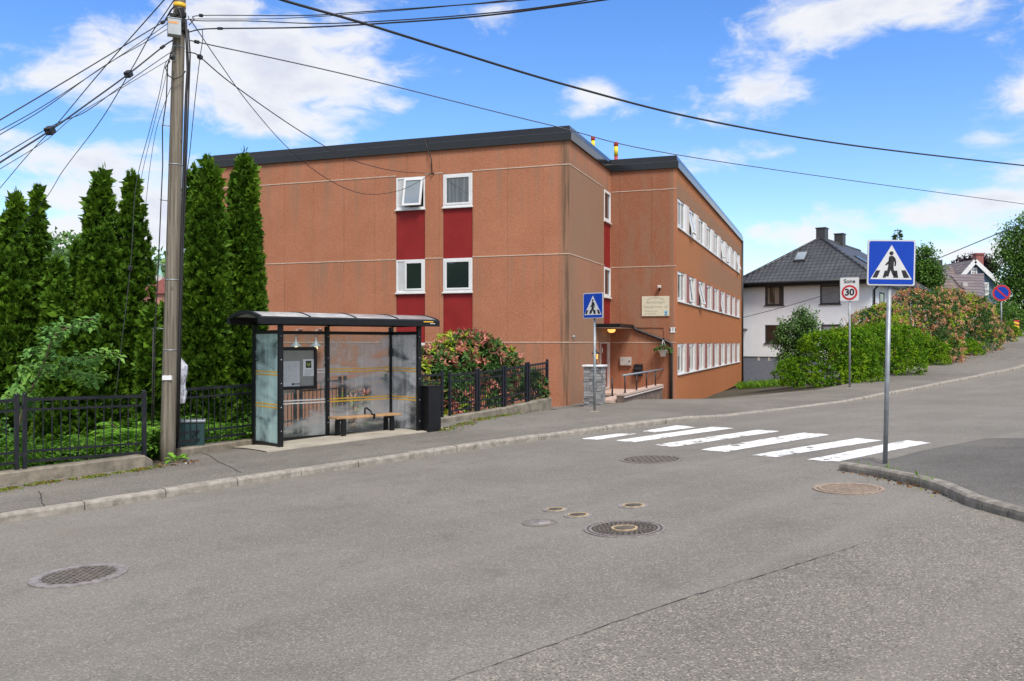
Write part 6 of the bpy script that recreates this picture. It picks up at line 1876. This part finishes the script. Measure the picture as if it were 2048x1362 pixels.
mb = MB(); mb.lathe([(7 * kk, 48 * kk), (2.5 * kk, 60 * kk), (1.5 * kk, 66 * kk), (0, 84 * kk)], n=8, smooth=False); mb.build('spire', M['verdigris'], ch)
hb = at(328, 600, 60); hs_ = thing('house', 'pinkish gabled house glimpsed between the thujas and the pole', 'house', (hb.x, hb.y, hb.z - 1.55))
M['pink'] = plain('pink_render', (0.48, 0.22, 0.17), .8)
mb = MB(); mb.bx(-1.2, 2.6, -1.5, 2.5, -1, 1.9); mb.build('wall', M['pink'], hs_)
mb = MB(); mb.prism([(-1.4, 1.9), (2.8, 1.9), (.7, 2.9)], -1.7, 2.7, 'y'); mb.build('roof', M['mullion'], hs_)

# ------------------------------------------------------------------ white house
HO = Vector((13.99, 54.25, 0)); HRZ = math.radians(-35)
def tiles(name, c1, c2, rows=3.2, cols=3.6):
    m, n, b = new_mat(name); o = n.obj(); x, y, z = n.xyz(o)
    r = (z * rows * 1.5).frac(); nx_, ny_, _ = n.xyz(n.new('ShaderNodeTexCoord').outputs['Normal'])
    along = x * (1 - nx_.abs().gt(.4)) + y * nx_.abs().gt(.4)
    wv = (along * cols * 6.283).sin() * .5 + .5
    h = r * -1.0 + wv * .6
    c = n.mix(n.noise(o, 1.2, 4).step(.35, .7), c1, c2)
    c = n.mix(r.step(.70, .95) * .85, c, sc(c1, .15)); c = n.mix(wv.step(.2, .0) * .18, c, sc(c1, .4))
    n.link(c, b.inputs['Base Color']); b.inputs['Roughness'].default_value = .45
    n.link(n.bump(h, .9, .06), b.inputs['Normal']); return m
M['tiles_dark'] = tiles('dark_roof_tiles', (0.042, 0.043, 0.048), (0.066, 0.068, 0.074))
M['tiles_brown'] = tiles('brown_roof_tiles', (0.15, 0.105, 0.085), (0.22, 0.165, 0.135), 2.2, 2.2)
M['render_white'] = plain('white_brick_paint', (0.86, 0.88, 0.90), .8, var=.03, scale=2, bump=.25, bscale=24)
M['render_grey'] = plain('grey_basement_paint', (0.20, 0.215, 0.255), .85, var=.08, bump=.2)
M['frame_dark'] = plain('dark_window_frame', (0.045, 0.042, 0.043), .5)
wh = thing('white_house', 'white two-storey house with dark tiled hipped roof and grey basement', 'house', HO, HRZ)
HW, HD_, HE = 7.4, 16.0, 5.28
def hl(px, py): p = Lp(px, py, 'y', 0, HO, HRZ); return p[0], p[2]
holes = []
for (x0, y0, x1, y1) in ((1530, 573, 1567.5, 610), (1640, 571, 1681, 607.5), (1530, 650, 1567, 686), (1642, 649, 1681, 690)):
    a, b_ = hl(x0, y0), hl(x1, y1); holes.append((a[0], b_[0], b_[1], a[1]))
def face(parent, name, a0, a1, z0, z1, holes, depth, mat):
    global bld
    keep = bld; bld = parent
    o = wall('y', 0.0, a0, a1, z0, z1, holes, depth, +1, mat, name); bld = keep; return o
face(wh, 'wall', 0, HW, 1.0, HE, holes, .12, M['render_white'])
mb = MB(); mb.add([(0, 0, 1), (0, HD_, 1), (0, HD_, HE), (0, 0, HE)], [(0, 1, 2, 3)]); mb.add([(HW, 0, 1), (HW, HD_, 1), (HW, HD_, HE), (HW, 0, HE)], [(0, 1, 2, 3)]); mb.add([(0, HD_, 1), (HW, HD_, 1), (HW, HD_, HE), (0, HD_, HE)], [(0, 1, 2, 3)])
mb.build('wall', M['render_white'], wh)
mb = MB(); mb.bx(.04, HW - .04, .04, HD_ - .04, -2.5, .998); mb.build('basement', M['render_grey'], wh)
for i_, (a0, a1, z0, z1) in enumerate(holes):
    w = MB(); ringbox(w, a0 + .004, a1 - .004, z0 + .004, z1 - .004, .07, .02, .10)
    if i_ in (0,): w.bx(a1 - .26, a1 - .07, .03, .09, z0 + .08, z1 - .08)
    win = w.build('window', M['frame_dark'], wh)
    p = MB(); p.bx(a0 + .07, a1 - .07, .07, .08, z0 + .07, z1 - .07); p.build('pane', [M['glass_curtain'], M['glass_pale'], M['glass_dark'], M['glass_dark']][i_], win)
    s_ = MB(); s_.bx(a0 - .05, a1 + .05, -.06, .10, z0 - .05, z0 + .003); s_.build('sill', M['frame_dark'], win)
    if i_ == 3:
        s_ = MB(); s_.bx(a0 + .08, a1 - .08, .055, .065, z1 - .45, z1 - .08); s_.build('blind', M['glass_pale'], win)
# windows of the receding wall
for y0 in (2.0, 4.2, 8.2, 11.0):
    w = MB(); ringbox(w, y0, y0 + 1.15, 3.4, 4.75, .08, HW - .02, HW + .03, 'x'); win = w.build('window', M['frame_dark'], wh)
    p = MB(); p.bx(HW - .01, HW + .01, y0 + .08, y0 + 1.07, 3.48, 4.67); p.build('pane', M['glass_dark'], win)
for px in (1517, 1538):
    a = hl(px, 718); mb = MB(); mb.bx(a[0] - .07, a[0] + .07, .03, .06, a[1] - .1, a[1] + .1); mb.build('air_vent', M['cream'], wh)
# hipped roof with a real thickness at the eaves
E = .55; rz_ = 8.25; zE = HE + .12; rp0, rp1 = (HW / 2, 3.3), (HW / 2, HD_ - 3.3)
def roofmesh(zoff, name, parent, mat):
    mb = MB(); c = [(-E, -E, zE + zoff), (HW + E, -E, zE + zoff), (HW + E, HD_ + E, zE + zoff), (-E, HD_ + E, zE + zoff), (rp0[0], rp0[1], rz_ + zoff), (rp1[0], rp1[1], rz_ + zoff)]
    mb.add(c, [(0, 1, 4), (1, 2, 5, 4), (2, 3, 5), (3, 0, 4, 5)]); return mb.build(name, mat, parent, fix=False)
roof = roofmesh(0, 'roof', wh, M['tiles_dark'])
mb = MB(); mb.bx(-E, HW + E, -E, HD_ + E, zE - .26, zE - .004); mb.build('eaves', M['black'], roof)
mb = MB()
for a, b_ in (((-E, -E, zE), (*rp0, rz_)), ((HW + E, -E, zE), (*rp0, rz_)), ((*rp0, rz_), (*rp1, rz_))): mb.tube([a, b_], .09, 8)
mb.build('ridge_tiles', M['tiles_dark'], roof)
mb = MB(); mb.tube([(-E, -E - .06, zE - .05), (HW + E, -E - .06, zE - .05)], .08, 8); mb.tube([(HW + E + .06, -E, zE - .05), (HW + E + .06, HD_, zE - .05)], .08, 8)
mb.tube([(HW + E, .3, zE - .1), (HW + .1, .35, zE - .6), (HW + .08, .35, 0)], .06, 8); mb.tube([(HW + E, 9.7, zE - .1), (HW + .1, 9.7, zE - .6), (HW + .08, 9.7, 0)], .06, 8); mb.build('gutter', M['pipe_black'], wh)
for yy, hgt in ((3.6, .58), (7.6, .62)):
    mb = MB(); mb.bx(HW / 2 - .27, HW / 2 + .27, yy - .35, yy + .35, rz_ - .5, rz_ + hgt); mb.bx(HW / 2 - .31, HW / 2 + .31, yy - .39, yy + .39, rz_ + hgt, rz_ + hgt + .06); mb.build('chimney', M['frame_dark'], roof)
def skylight(u, v_, hip):
    """u across, v up the slope on the front hip or the right slope"""
    if hip:
        a = Vector((-E, -E, zE)); b_ = Vector((HW + E, -E, zE)); c = Vector((*rp0, rz_)); base = a.lerp(b_, u); up = (c - (a + b_) / 2); ex = (b_ - a).normalized()
    else:
        a = Vector((HW + E, -E, zE)); b_ = Vector((HW + E, HD_ + E, zE)); base = a.lerp(b_, u); c = Vector((HW / 2, base.y, rz_)); up = c - base; ex = (b_ - a).normalized()
    p = base + up * v_; up = up.normalized(); nr = ex.cross(up).normalized()
    if nr.z < 0: nr = -nr
    Mx = Matrix((ex, up, nr)).transposed().to_4x4(); Mx.translation = p
    mb = MB(); mb.bx(-.36, .36, -.5, .5, -.05, .07, 0, Mx); o = mb.build('skylight', M['frame_dark'], roof)
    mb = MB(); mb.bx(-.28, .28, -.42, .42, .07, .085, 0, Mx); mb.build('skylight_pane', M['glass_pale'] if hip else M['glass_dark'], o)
skylight(.42, .56, True); skylight(.30, .5, False); skylight(.52, .45, False)
lp = Lp(1487, 660, 'y', -.3, HO, HRZ)
t = thing('wall_lantern', 'small dome lamp on the left corner of the white house', 'lamp', Vector((HO.x + lp[0] * math.cos(HRZ) + .3 * math.sin(HRZ), HO.y + lp[0] * math.sin(HRZ) - .3 * math.cos(HRZ), lp[2])), HRZ)
mb = MB(); mb.lathe([(0, .1), (.12, .08), (.2, 0), (.2, -.03), (0, -.03)], n=14); mb.build('hood', M['pipe_black'], t)
mb = MB(); mb.lathe([(.17, -.03), (.13, -.1), (0, -.13)], n=14); mb.build('globe', M['white'], t)
mb = MB(); mb.tube([(0, 0, .05), (.15, .28, .05)], .02, 6); mb.build('arm', M['pipe_black'], t)

# ------------------------------------------------------------------ houses further up the street
def far_house(name, label, px0, px1, Y, zg, eave_py, ridge_py, mats, gable, depth=8.0, rz=math.radians(-35)):
    pass
bh = at(1870, 640, 74); t = thing('brown_roof_house', 'low house with brown tiled roof behind the red-leaved shrubs', 'house', (bh.x, bh.y, 0), 0)
k = 74 / F
def bp(px, py, dy=0.0): p = at(px, py, 74 + dy); return (p.x - bh.x, p.y - bh.y, p.z)
mb = MB()
mb.add([bp(1846, 622), bp(1965, 616), bp(1960, 606), bp(1846, 612)], [(0, 1, 2, 3)]); 
mb.bx(-1.0, 4.0, .3, 6, -1, bp(1900, 604)[2]); mb.build('wall', M['render_white'], t)
mb = MB()
A, B, C_, D_ = bp(1846, 600, 0), bp(1950, 612, -1.5), bp(1870, 530, 5), bp(1850, 545, 6)
mb.add([bp(1840, 612, -.5), bp(1950, 612, -2.0), bp(1871, 532, 4.0), bp(1846, 545, 5)], [(0, 1, 2, 3)])
mb.add([bp(1950, 611.5, -2.0), bp(1969, 602, 2.5), bp(1966, 549, 7), bp(1900, 553, 5), ], [(0, 1, 2, 3)])
mb.add([bp(1950, 612, -2.0), bp(1900, 553, 5), bp(1871, 532, 4.0)], [(0, 1, 2)])
r_ = mb.build('roof', M['tiles_brown'], t)
sm_ = r_.modifiers.new('solid', 'SOLIDIFY'); sm_.thickness = .15
mb = MB(); p = bp(1866, 532, 4.6); mb.bx(p[0] - .42, p[0] + .1, p[1] - .4, p[1] + .4, p[2] - 1, p[2] + .72); p = bp(1875, 536, 4.8); mb.bx(p[0] - .3, p[0] + .25, p[1] - .4, p[1] + .4, p[2] - 1, p[2] + .68); mb.build('chimney', M['frame_dark'], r_)
mb = MB(); p = bp(1927, 568, 1.5); mb.bx(p[0] - .15, p[0] + .25, p[1] - .2, p[1] + .2, p[2] - .2, p[2] + .12); mb.build('skylight', M['silver'], r_)

BY = 92; bh = at(1945, 640, BY); t = thing('blue_house', 'blue timber house with white-trimmed gable beyond the brown roof', 'house', (bh.x, bh.y, 0), 0)
def bp(px, py, dy=0.0): p = at(px, py, BY + dy); return (p.x - bh.x, p.y - bh.y, p.z)
def clad():
    m, n, b = new_mat('blue_cladding'); o = n.obj(); x, y, z = n.xyz(o)
    c = n.mix(n.noise(o, 2, 3), (0.085, 0.15, 0.225), (0.11, 0.185, 0.27)); c = n.mix((z * 7).frac().lt(.12) * .5, c, (0.04, 0.07, 0.11))
    n.link(c, b.inputs['Base Color']); b.inputs['Roughness'].default_value = .6; return m
M['clad'] = clad()
k = BY / F
xl, xr = bp(1917, 600)[0], bp(1992, 600)[0]; xa = bp(1947, 0)[0]; ze = bp(0, 566)[2]; za_ = bp(0, 524)[2]
mb = MB(); mb.prism([(xl, -1), (xr, -1), (xr, ze - .5), (xr, ze), (xa, za_), (xl, bp(0, 556)[2])], 0, 8, 'y'); mb.build('wall', M['clad'], t)
mb = MB()
for (p, q) in (((xa, za_), (xl - .4, bp(0, 556)[2] - .6)), ((xa, za_), (xr + .5, ze - .5))):
    mb.add([(p[0], -.35, p[1] + .25), (q[0], -.35, q[1] + .25), (q[0], 8, q[1] + .25), (p[0], 8, p[1] + .25)], [(0, 1, 2, 3)])
    mb.add([(p[0], -.35, p[1] + .1), (q[0], -.35, q[1] + .1), (q[0], 8, q[1] + .1), (p[0], 8, p[1] + .1)], [(0, 1, 2, 3)])
mb.add([bp(1890, 554, .5), bp(1918, 554, .5), bp(1934, 531, 4), bp(1892, 531, 4)], [(0, 1, 2, 3)])
rf_ = mb.build('roof', M['tiles_brown'], t)
mb = MB()
for (p, q) in (((xa, za_), (xl - .4, bp(0, 556)[2] - .6)), ((xa, za_), (xr + .5, ze - .5))): mb.bar((p[0], -.38, p[1] + .08), (q[0], -.38, q[1] + .08), .08, .42)
mb.build('bargeboard', M['white'], t)
mb = MB(); p = bp(1955, 521, 3); mb.bx(p[0] - .38, p[0] + .38, 2.5, 3.3, za_ - 1, p[2] + .6); mb.bx(p[0] - .5, p[0] + .5, 2.4, 3.4, p[2] + .6, p[2] + .75); mb.build('chimney', M['mullion'], rf_)
for (px, py, w, h) in ((1947, 543, 9, 11), (1971, 578, 7, 22)):
    c = bp(px, py); mb = MB(); ringbox(mb, c[0] - w / 2 * k - .1, c[0] + w / 2 * k + .1, c[2] - h / 2 * k - .1, c[2] + h / 2 * k + .1, .16, -.12, .02)
    mb.bx(c[0] - .04, c[0] + .04, -.1, 0, c[2] - h / 2 * k, c[2] + h / 2 * k); mb.bx(c[0] - w / 2 * k, c[0] + w / 2 * k, -.098, 0, c[2] - .04, c[2] + .04); wn = mb.build('window', M['white'], t)
    mb = MB(); mb.bx(c[0] - w / 2 * k, c[0] + w / 2 * k, -.05, .01, c[2] - h / 2 * k, c[2] + h / 2 * k); mb.build('pane', M['glass_dark'], wn)
mb = MB(); c = bp(1845, 592, -25)
# a pale car roof glimpsed over the shrubs is left to the shrubs themselves

# grey picket fence and the striped barrier far up the pavement
q0, q1 = at(2016, 690, 54), at(2060, 668, 66)
fz = lambda p: float(zback(p.x, p.y))
t = thing('picket_fence', 'grey picket fence far up the pavement at the right edge', 'fence', (q0.x, q0.y, fz(q0)))
n_ = 16; prev = None
for i_ in range(n_ + 1):
    p = q0.lerp(q1, i_ / n_); z = fz(p) - fz(q0); x, y = p.x - q0.x, p.y - q0.y; zt = at(0, np.interp(i_ / n_, [0, 1], [652, 628]), p.y).z - fz(q0)
    mb = MB(); mb.bx(x - .06, x + .06, y - .03, y + .03, z - .1, zt); mb.build('picket', M['galv'], t)
    if prev:
        mb = MB()
        for f in (.25, .8): mb.bar((prev[0], prev[1] + .05, prev[2] * (1 - f) + prev[3] * f), (x, y + .05, z * (1 - f) + zt * f), .03, .08)
        mb.build('rail', M['galv'], t)
    prev = (x, y, z, zt)
bq = at(2033, 678, 50)
t = thing('barrier_board', 'red and yellow striped barrier board standing on the far pavement', 'barrier', (bq.x, bq.y, fz(bq)), math.radians(-12))
k = bq.y / F; H = at(0, 640, bq.y).z - fz(bq); w = 10 * k
zlo = at(0, 677, bq.y).z - fz(bq)
mb = MB(); mb.bx(-w / 2, w / 2, -.02, .02, max(.12, zlo), H); mb.build('board', M['v_red'], t)
mb = MB(); hh = H - max(.12, zlo); z0 = max(.12, zlo)
for j in range(3): mb.prism([(-w / 2 + .01, z0 + hh * (.22 + j * .27)), (w / 2 - .01, z0 + hh * (.12 + j * .27)), (w / 2 - .01, z0 + hh * (.25 + j * .27)), (-w / 2 + .01, z0 + hh * (.35 + j * .27))], -.024, -.021, 'y')
mb.build('yellow_stripes', M['v_yel'], t)
mb = MB(); mb.bx(-w * .7, w * .7, -.25, .25, 0, .1); mb.bx(-.04, .04, -.05, .05, .1, z0 + .02); mb.build('foot', M['black'], t)

# ------------------------------------------------------------------ undergrowth behind the left fence
RNG = np.random.default_rng(77)
lv = Leaves(); n = 5200
s_ = RNG.uniform(-3, 8.5, n); d_ = RNG.uniform(2.35, 4.8, n); d_ = np.where(s_ > 6, d_ + .8, d_)
X, Y = xy(s_, TK - d_); Z = zback(X, Y)
clump = (np.sin(X * 2.1 + 1) * np.cos(Y * 1.7) + np.sin(X * 4.3) * np.cos(Y * 3.9 + 2)) * .25 + .5
hgt = np.clip(clump, .1, 1) * RNG.uniform(.1, .75, n)
k_ = 5
P = np.repeat(np.stack([X, Y, Z + hgt], 1), k_, 0) + RNG.normal(0, .05, (n * k_, 3))
D = rnd_dir(n * k_) * np.array([1, 1, .5]) + np.array([0, 0, .15])
V, T = leaves_np(P, D, RNG.uniform(.05, .13, n * k_), RNG.uniform(.03, .07, n * k_), .15, N=np.tile([0, 0, 1.0], (n * k_, 1)), droop=.2); lv.add(V, T, 0)
tag(lv.build('undergrowth', [M['undergrowth']]), 'dense leafy undergrowth behind the left fence', 'undergrowth', kind='stuff')

def fern(px, py, Y, label, seed, size=.8):
    global RNG
    RNG = np.random.default_rng(seed); p = at(px, py, Y); base = Vector((p.x, p.y, float(zback(p.x, p.y))))
    t = thing('fern', label, 'fern', base, 0, 'ferns behind the left fence'); lv = Leaves(); mb = MB()
    for f in range(13):
        a = 2 * PI * f / 13 + RNG.uniform(-.2, .2); L = size * RNG.uniform(.8, 1.1); m = 22
        u = np.linspace(.12, 1, m); r = L * .62 * u; z = L * (1.05 * u - .62 * u ** 2.4)
        C = np.stack([np.cos(a) * r, np.sin(a) * r, z], 1); T_ = unit(np.gradient(C, axis=0)); Sd = unit(np.cross(T_, [0, 0, 1.0]))
        for sg in (-1, 1):
            V, T = leaves_np(C, Sd * sg + T_ * .45, L * .2 * np.sin(PI * np.clip(u * .93 + .05, 0, 1)) ** .8 + .01, .028, .1, N=np.tile([0, 0, 1.0], (m, 1)), droop=.15); lv.add(V, T, 0)
        mb.tube([tuple(c) for c in C[::4]], .005, 4)
    lv.build('fronds', [M['fern']], t); mb.build('stalks', M['twig'], t)
fern(268, 890, 14.6, 'bright green fern behind the fence just left of the utility pole', 90, 1.15)
fern(292, 885, 14.9, 'fern close against the utility pole behind the fence end', 97, 1.0)
fern(170, 905, 14.0, 'fern left of centre behind the long fence panel', 98, .8)
fern(225, 895, 14.2, 'fern in the middle of the left fence panel', 91, .8)
fern(205, 880, 15.6, 'taller fern behind the others at the foot of the twin thujas', 92, .95)
fern(455, 885, 16.3, 'fern behind the fence right of the green cabinet', 93, .85)
fern(425, 880, 16.9, 'fern partly hidden behind the green cabinet', 94, .9)
fern(480, 870, 17.2, 'fern beside the left end pane of the bus shelter', 95, .8)
fern(100, 930, 13.7, 'low fern by the left fence posts', 96, .6)

# young elm leaning over the fence
def sapling():
    global RNG
    RNG = np.random.default_rng(33); Y = 13.2
    pts2 = [(30, 960), (35, 890), (45, 830), (62, 775), (80, 728), (98, 690), (112, 655), (150, 668), (118, 690), (185, 645)]
    base = at(28, 965, Y); base.z = float(zback(base.x, base.y)) - .1
    t = thing('elm_sapling', 'young broad-leaved sapling leaning right over the left fence', 'tree', base)
    R_ = lambda l: [at(px, py, Y - .1 * i) - base for i, (px, py) in enumerate(l)]
    limbs = [R_([(28, 965), (30, 900), (40, 840), (55, 795), (75, 755), (92, 715), (104, 680), (125, 660), (160, 648), (186, 638)]),
             R_([(75, 755), (110, 738), (135, 722), (170, 716), (205, 710), (228, 706)]), R_([(55, 795), (30, 790), (5, 798), (-20, 805)]),
             R_([(92, 715), (75, 705), (60, 706)]), R_([(104, 680), (95, 672), (98, 664), (125, 652)]), R_([(40, 840), (70, 800), (50, 780)]), R_([(110, 738), (140, 745), (175, 755), (195, 752)]), R_([(80, 740), (60, 735), (45, 760), (40, 775)]), R_([(30, 900), (10, 870), (0, 850)])]
    mb = MB()
    for i, l in enumerate(limbs): mb.tube(spline(l, 6), [.022 - .014 * k / (len(spline(l, 6)) - 1) for k in range(len(spline(l, 6)))] if i == 0 else .007, 7)
    mb.build('trunk', M['twig'], t); lv = Leaves()
    for i, l in enumerate(limbs):
        sm = np.array([tuple(p) for p in spline(l, 12)]); sm = sm[len(sm) // 3:] if i == 0 else sm
        k = 3; P = np.repeat(sm, k, 0) + RNG.normal(0, .055, (len(sm) * k, 3)); n = len(P)
        tang = np.repeat(unit(np.gradient(sm, axis=0)), k, 0)
        D = unit(rnd_dir(n) * np.array([1, 1, .5]) + tang * .7 + np.array([0, 0, -.25]))
        V, T = leaves_np(P, D, RNG.uniform(.08, .15, n), RNG.uniform(.045, .075, n), .12, N=np.tile([0, -.3, 1.0], (n, 1)), droop=.15); lv.add(V, T, 0)
    lv.build('leaves', [M['elm']], t)
sapling()

# dock plant at the foot of the pole
p = at(352, 918, 13.75); base = Vector((p.x, p.y, float(zback(p.x, p.y))))
t = thing('dock_plant', 'broad-leaved dock weed growing at the foot of the utility pole', 'weed', base)
mb = MB(); RNG = np.random.default_rng(3)
for k in range(11):
    a = RNG.uniform(0, 2 * PI); L = RNG.uniform(.22, .4); el_ = RNG.uniform(.4, 1.1); w = L * .32
    d = Vector((math.cos(a) * math.cos(el_), math.sin(a) * math.cos(el_), math.sin(el_))); s2 = d.cross(Vector((0, 0, 1))).normalized()
    vs = []; m = 7
    for j in range(m):
        u = j / (m - 1); c = d * L * u - Vector((0, 0, 1)) * L * .45 * u * u; ww = w * (math.sin(PI * min(1, max(0, (u - .18) / .82))) ** .7 if u > .18 else .06)
        vs += [c - s2 * ww / 2 + Vector((0, 0, ww * .2)), c, c + s2 * ww / 2 + Vector((0, 0, ww * .2))]
    mb.add(vs, [(j * 3 + i, j * 3 + i + 1, j * 3 + i + 4, j * 3 + i + 3) for j in range(m - 1) for i in range(2)], 0, True)
mb.build('leaves', M['fern'], t, fix=False)

# flowers of the hanging basket
RNG = np.random.default_rng(9)
lv = Leaves(); m = 240; a = RNG.uniform(0, 2 * PI, m); r = RNG.uniform(0, .32, m)
P = np.stack([np.cos(a) * r, np.sin(a) * r, .10 - r * r * 1.5 + RNG.normal(0, .03, m)], 1)
V, T = leaves_np(P, rnd_dir(m) + np.stack([np.cos(a), np.sin(a), np.zeros(m)], 1), .10, .05, .2); lv.add(V, T, (RNG.uniform(size=m) > .88).astype(int))
lv.build('plant', [M['rhodo_green'], M['rhodo_red']], bas)

# ------------------------------------------------------------------ weeds, moss and litter (nobody could count them)
def scatter(name, pts, Lr, Wr, mats, probs, label, cat, flat=False, seed=1, zoff=0.0):
    global RNG
    RNG = np.random.default_rng(seed); pts = np.asarray(pts); n = len(pts)
    D = rnd_dir(n) * np.array([1, 1, .12 if flat else .5]) + np.array([0, 0, .04 if flat else .8])
    mi = RNG.choice(len(mats), n, p=probs); lv = Leaves()
    V, T = leaves_np(pts + np.array([0, 0, zoff]), D, RNG.uniform(*Lr, n), RNG.uniform(*Wr, n), .15); lv.add(V, T, mi)
    tag(lv.build(name, mats), label, cat, kind='stuff')
R3 = np.random.default_rng(21)
def strip(poly, n, wid, f, dz=.004):
    """points along a ground path, spread across it"""
    L = resample([G(px, py, f) for px, py in poly], 60); out = []
    for _ in range(n):
        i = R3.integers(0, 59); p = L[i].lerp(L[i + 1], R3.uniform()); d = (L[i + 1] - L[i]).normalized(); o = abs(R3.normal(0, wid)) if wid > 0 else 0
        dens = math.sin(i * 1.3) + math.sin(i * .41 + 1) + R3.uniform(-1.2, 1.6)
        if dens < 0: continue
        x, y = p.x + d.y * o, p.y - d.x * o; out.append((x, y, float(f(x, y)) + dz))
    return out
scatter('moss', strip([(-20, 984), (60, 968), (150, 957), (240, 945), (330, 930)], 2600, .10, zback), (.012, .04), (.010, .03), [M['moss'], M['litter'], M['grass']], [.6, .2, .2], 'moss and small weeds along the foot of the left low wall', 'moss', seed=2)
scatter('weeds', strip([(868, 862), (905, 852), (960, 838), (1030, 828)], 1700, .16, zback), (.02, .06), (.012, .03), [M['moss'], M['grass'], M['litter']], [.5, .3, .2], 'moss and weeds along the wall right of the bus shelter', 'weeds', seed=3)
scatter('litter_leaves', strip([(1700, 938), (1780, 955), (1850, 972), (1900, 984), (1960, 1004)], 900, .10, zroad, .008), (.02, .05), (.015, .03), [M['litter'], M['grit'], M['moss']], [.6, .3, .1], 'brown leaf litter lying along the corner kerb', 'leaf litter', flat=True, seed=4)
wk = strip([(1765, 949), (1800, 957)], 130, .03, zroad, .01) + strip([(1835, 966), (1880, 977)], 110, .03, zroad, .01) + strip([(1720, 942), (1765, 949)], 30, .02, zroad, .01)
scatter('kerb_weeds', wk, (.07, .20), (.012, .03), [M['grass'], M['hedge']], [.7, .3], 'green weeds growing out of the corner kerb joint', 'weeds', seed=5)
scatter('fallen_leaves', strip([(1885, 724), (1930, 710), (1975, 699)], 900, .4, zback, .01), (.04, .08), (.03, .05), [M['litter']], [1.0], 'reddish fallen leaves on the pavement beside the hedge', 'fallen leaves', flat=True, seed=6)
scatter('litter_leaves', strip([(370, 925), (400, 922), (345, 935)], 200, .2, zback, .01), (.02, .06), (.012, .03), [M['litter'], M['grit'], M['paper']], [.55, .35, .10], 'leaf litter in the corner between utility pole and low wall', 'leaf litter', flat=True, seed=7)
gr = []
for _ in range(5200):
    px, Y = R3.uniform(1478, 1640), R3.uniform(44, 52)
    x = (px - 1024) / F * Y; gr.append((x, Y, float(zback(x, Y)) - .02))
scatter('tall_grass', gr, (.2, .5), (.03, .06), [M['grass'], M['hedge']], [.7, .3], 'strip of rough grass below the grey basement wall', 'grass', seed=8)
gs = R3.uniform(0, 1, 900); pts = []
for u in gs:
    px, py = 1480 + 150 * u, 0; 
base_edge = strip([(1170, 813), (1212, 811), (1262, 795)], 120, .1, zback)
scatter('weeds', base_edge, (.02, .06), (.01, .02), [M['moss'], M['grass']], [.6, .4], 'tiny weeds at the foot of the stone pillar and ramp', 'weeds', seed=10)

gl_ = strip([(-30, 1036), (402, 972), (700, 926), (998, 884), (1240, 853)], 2600, -1, zroad, .006)
R4 = np.random.default_rng(31); gl_ = [(x + .707 * a, y - .707 * a, z) for (x, y, z), a in zip(gl_, np.abs(R4.normal(.02, .03, len(gl_))))]
scatter('gutter_grit_and_shade', gl_, (.010, .03), (.008, .02), [M['grit'], M['litter'], M['moss']], [.62, .26, .12], 'dark grit and leaf crumbs doubling as the shade line in the gutter along the far kerb', 'grit', flat=True, seed=11)  # real grit and crumbs; their dark tone also paints the shade under the kerb
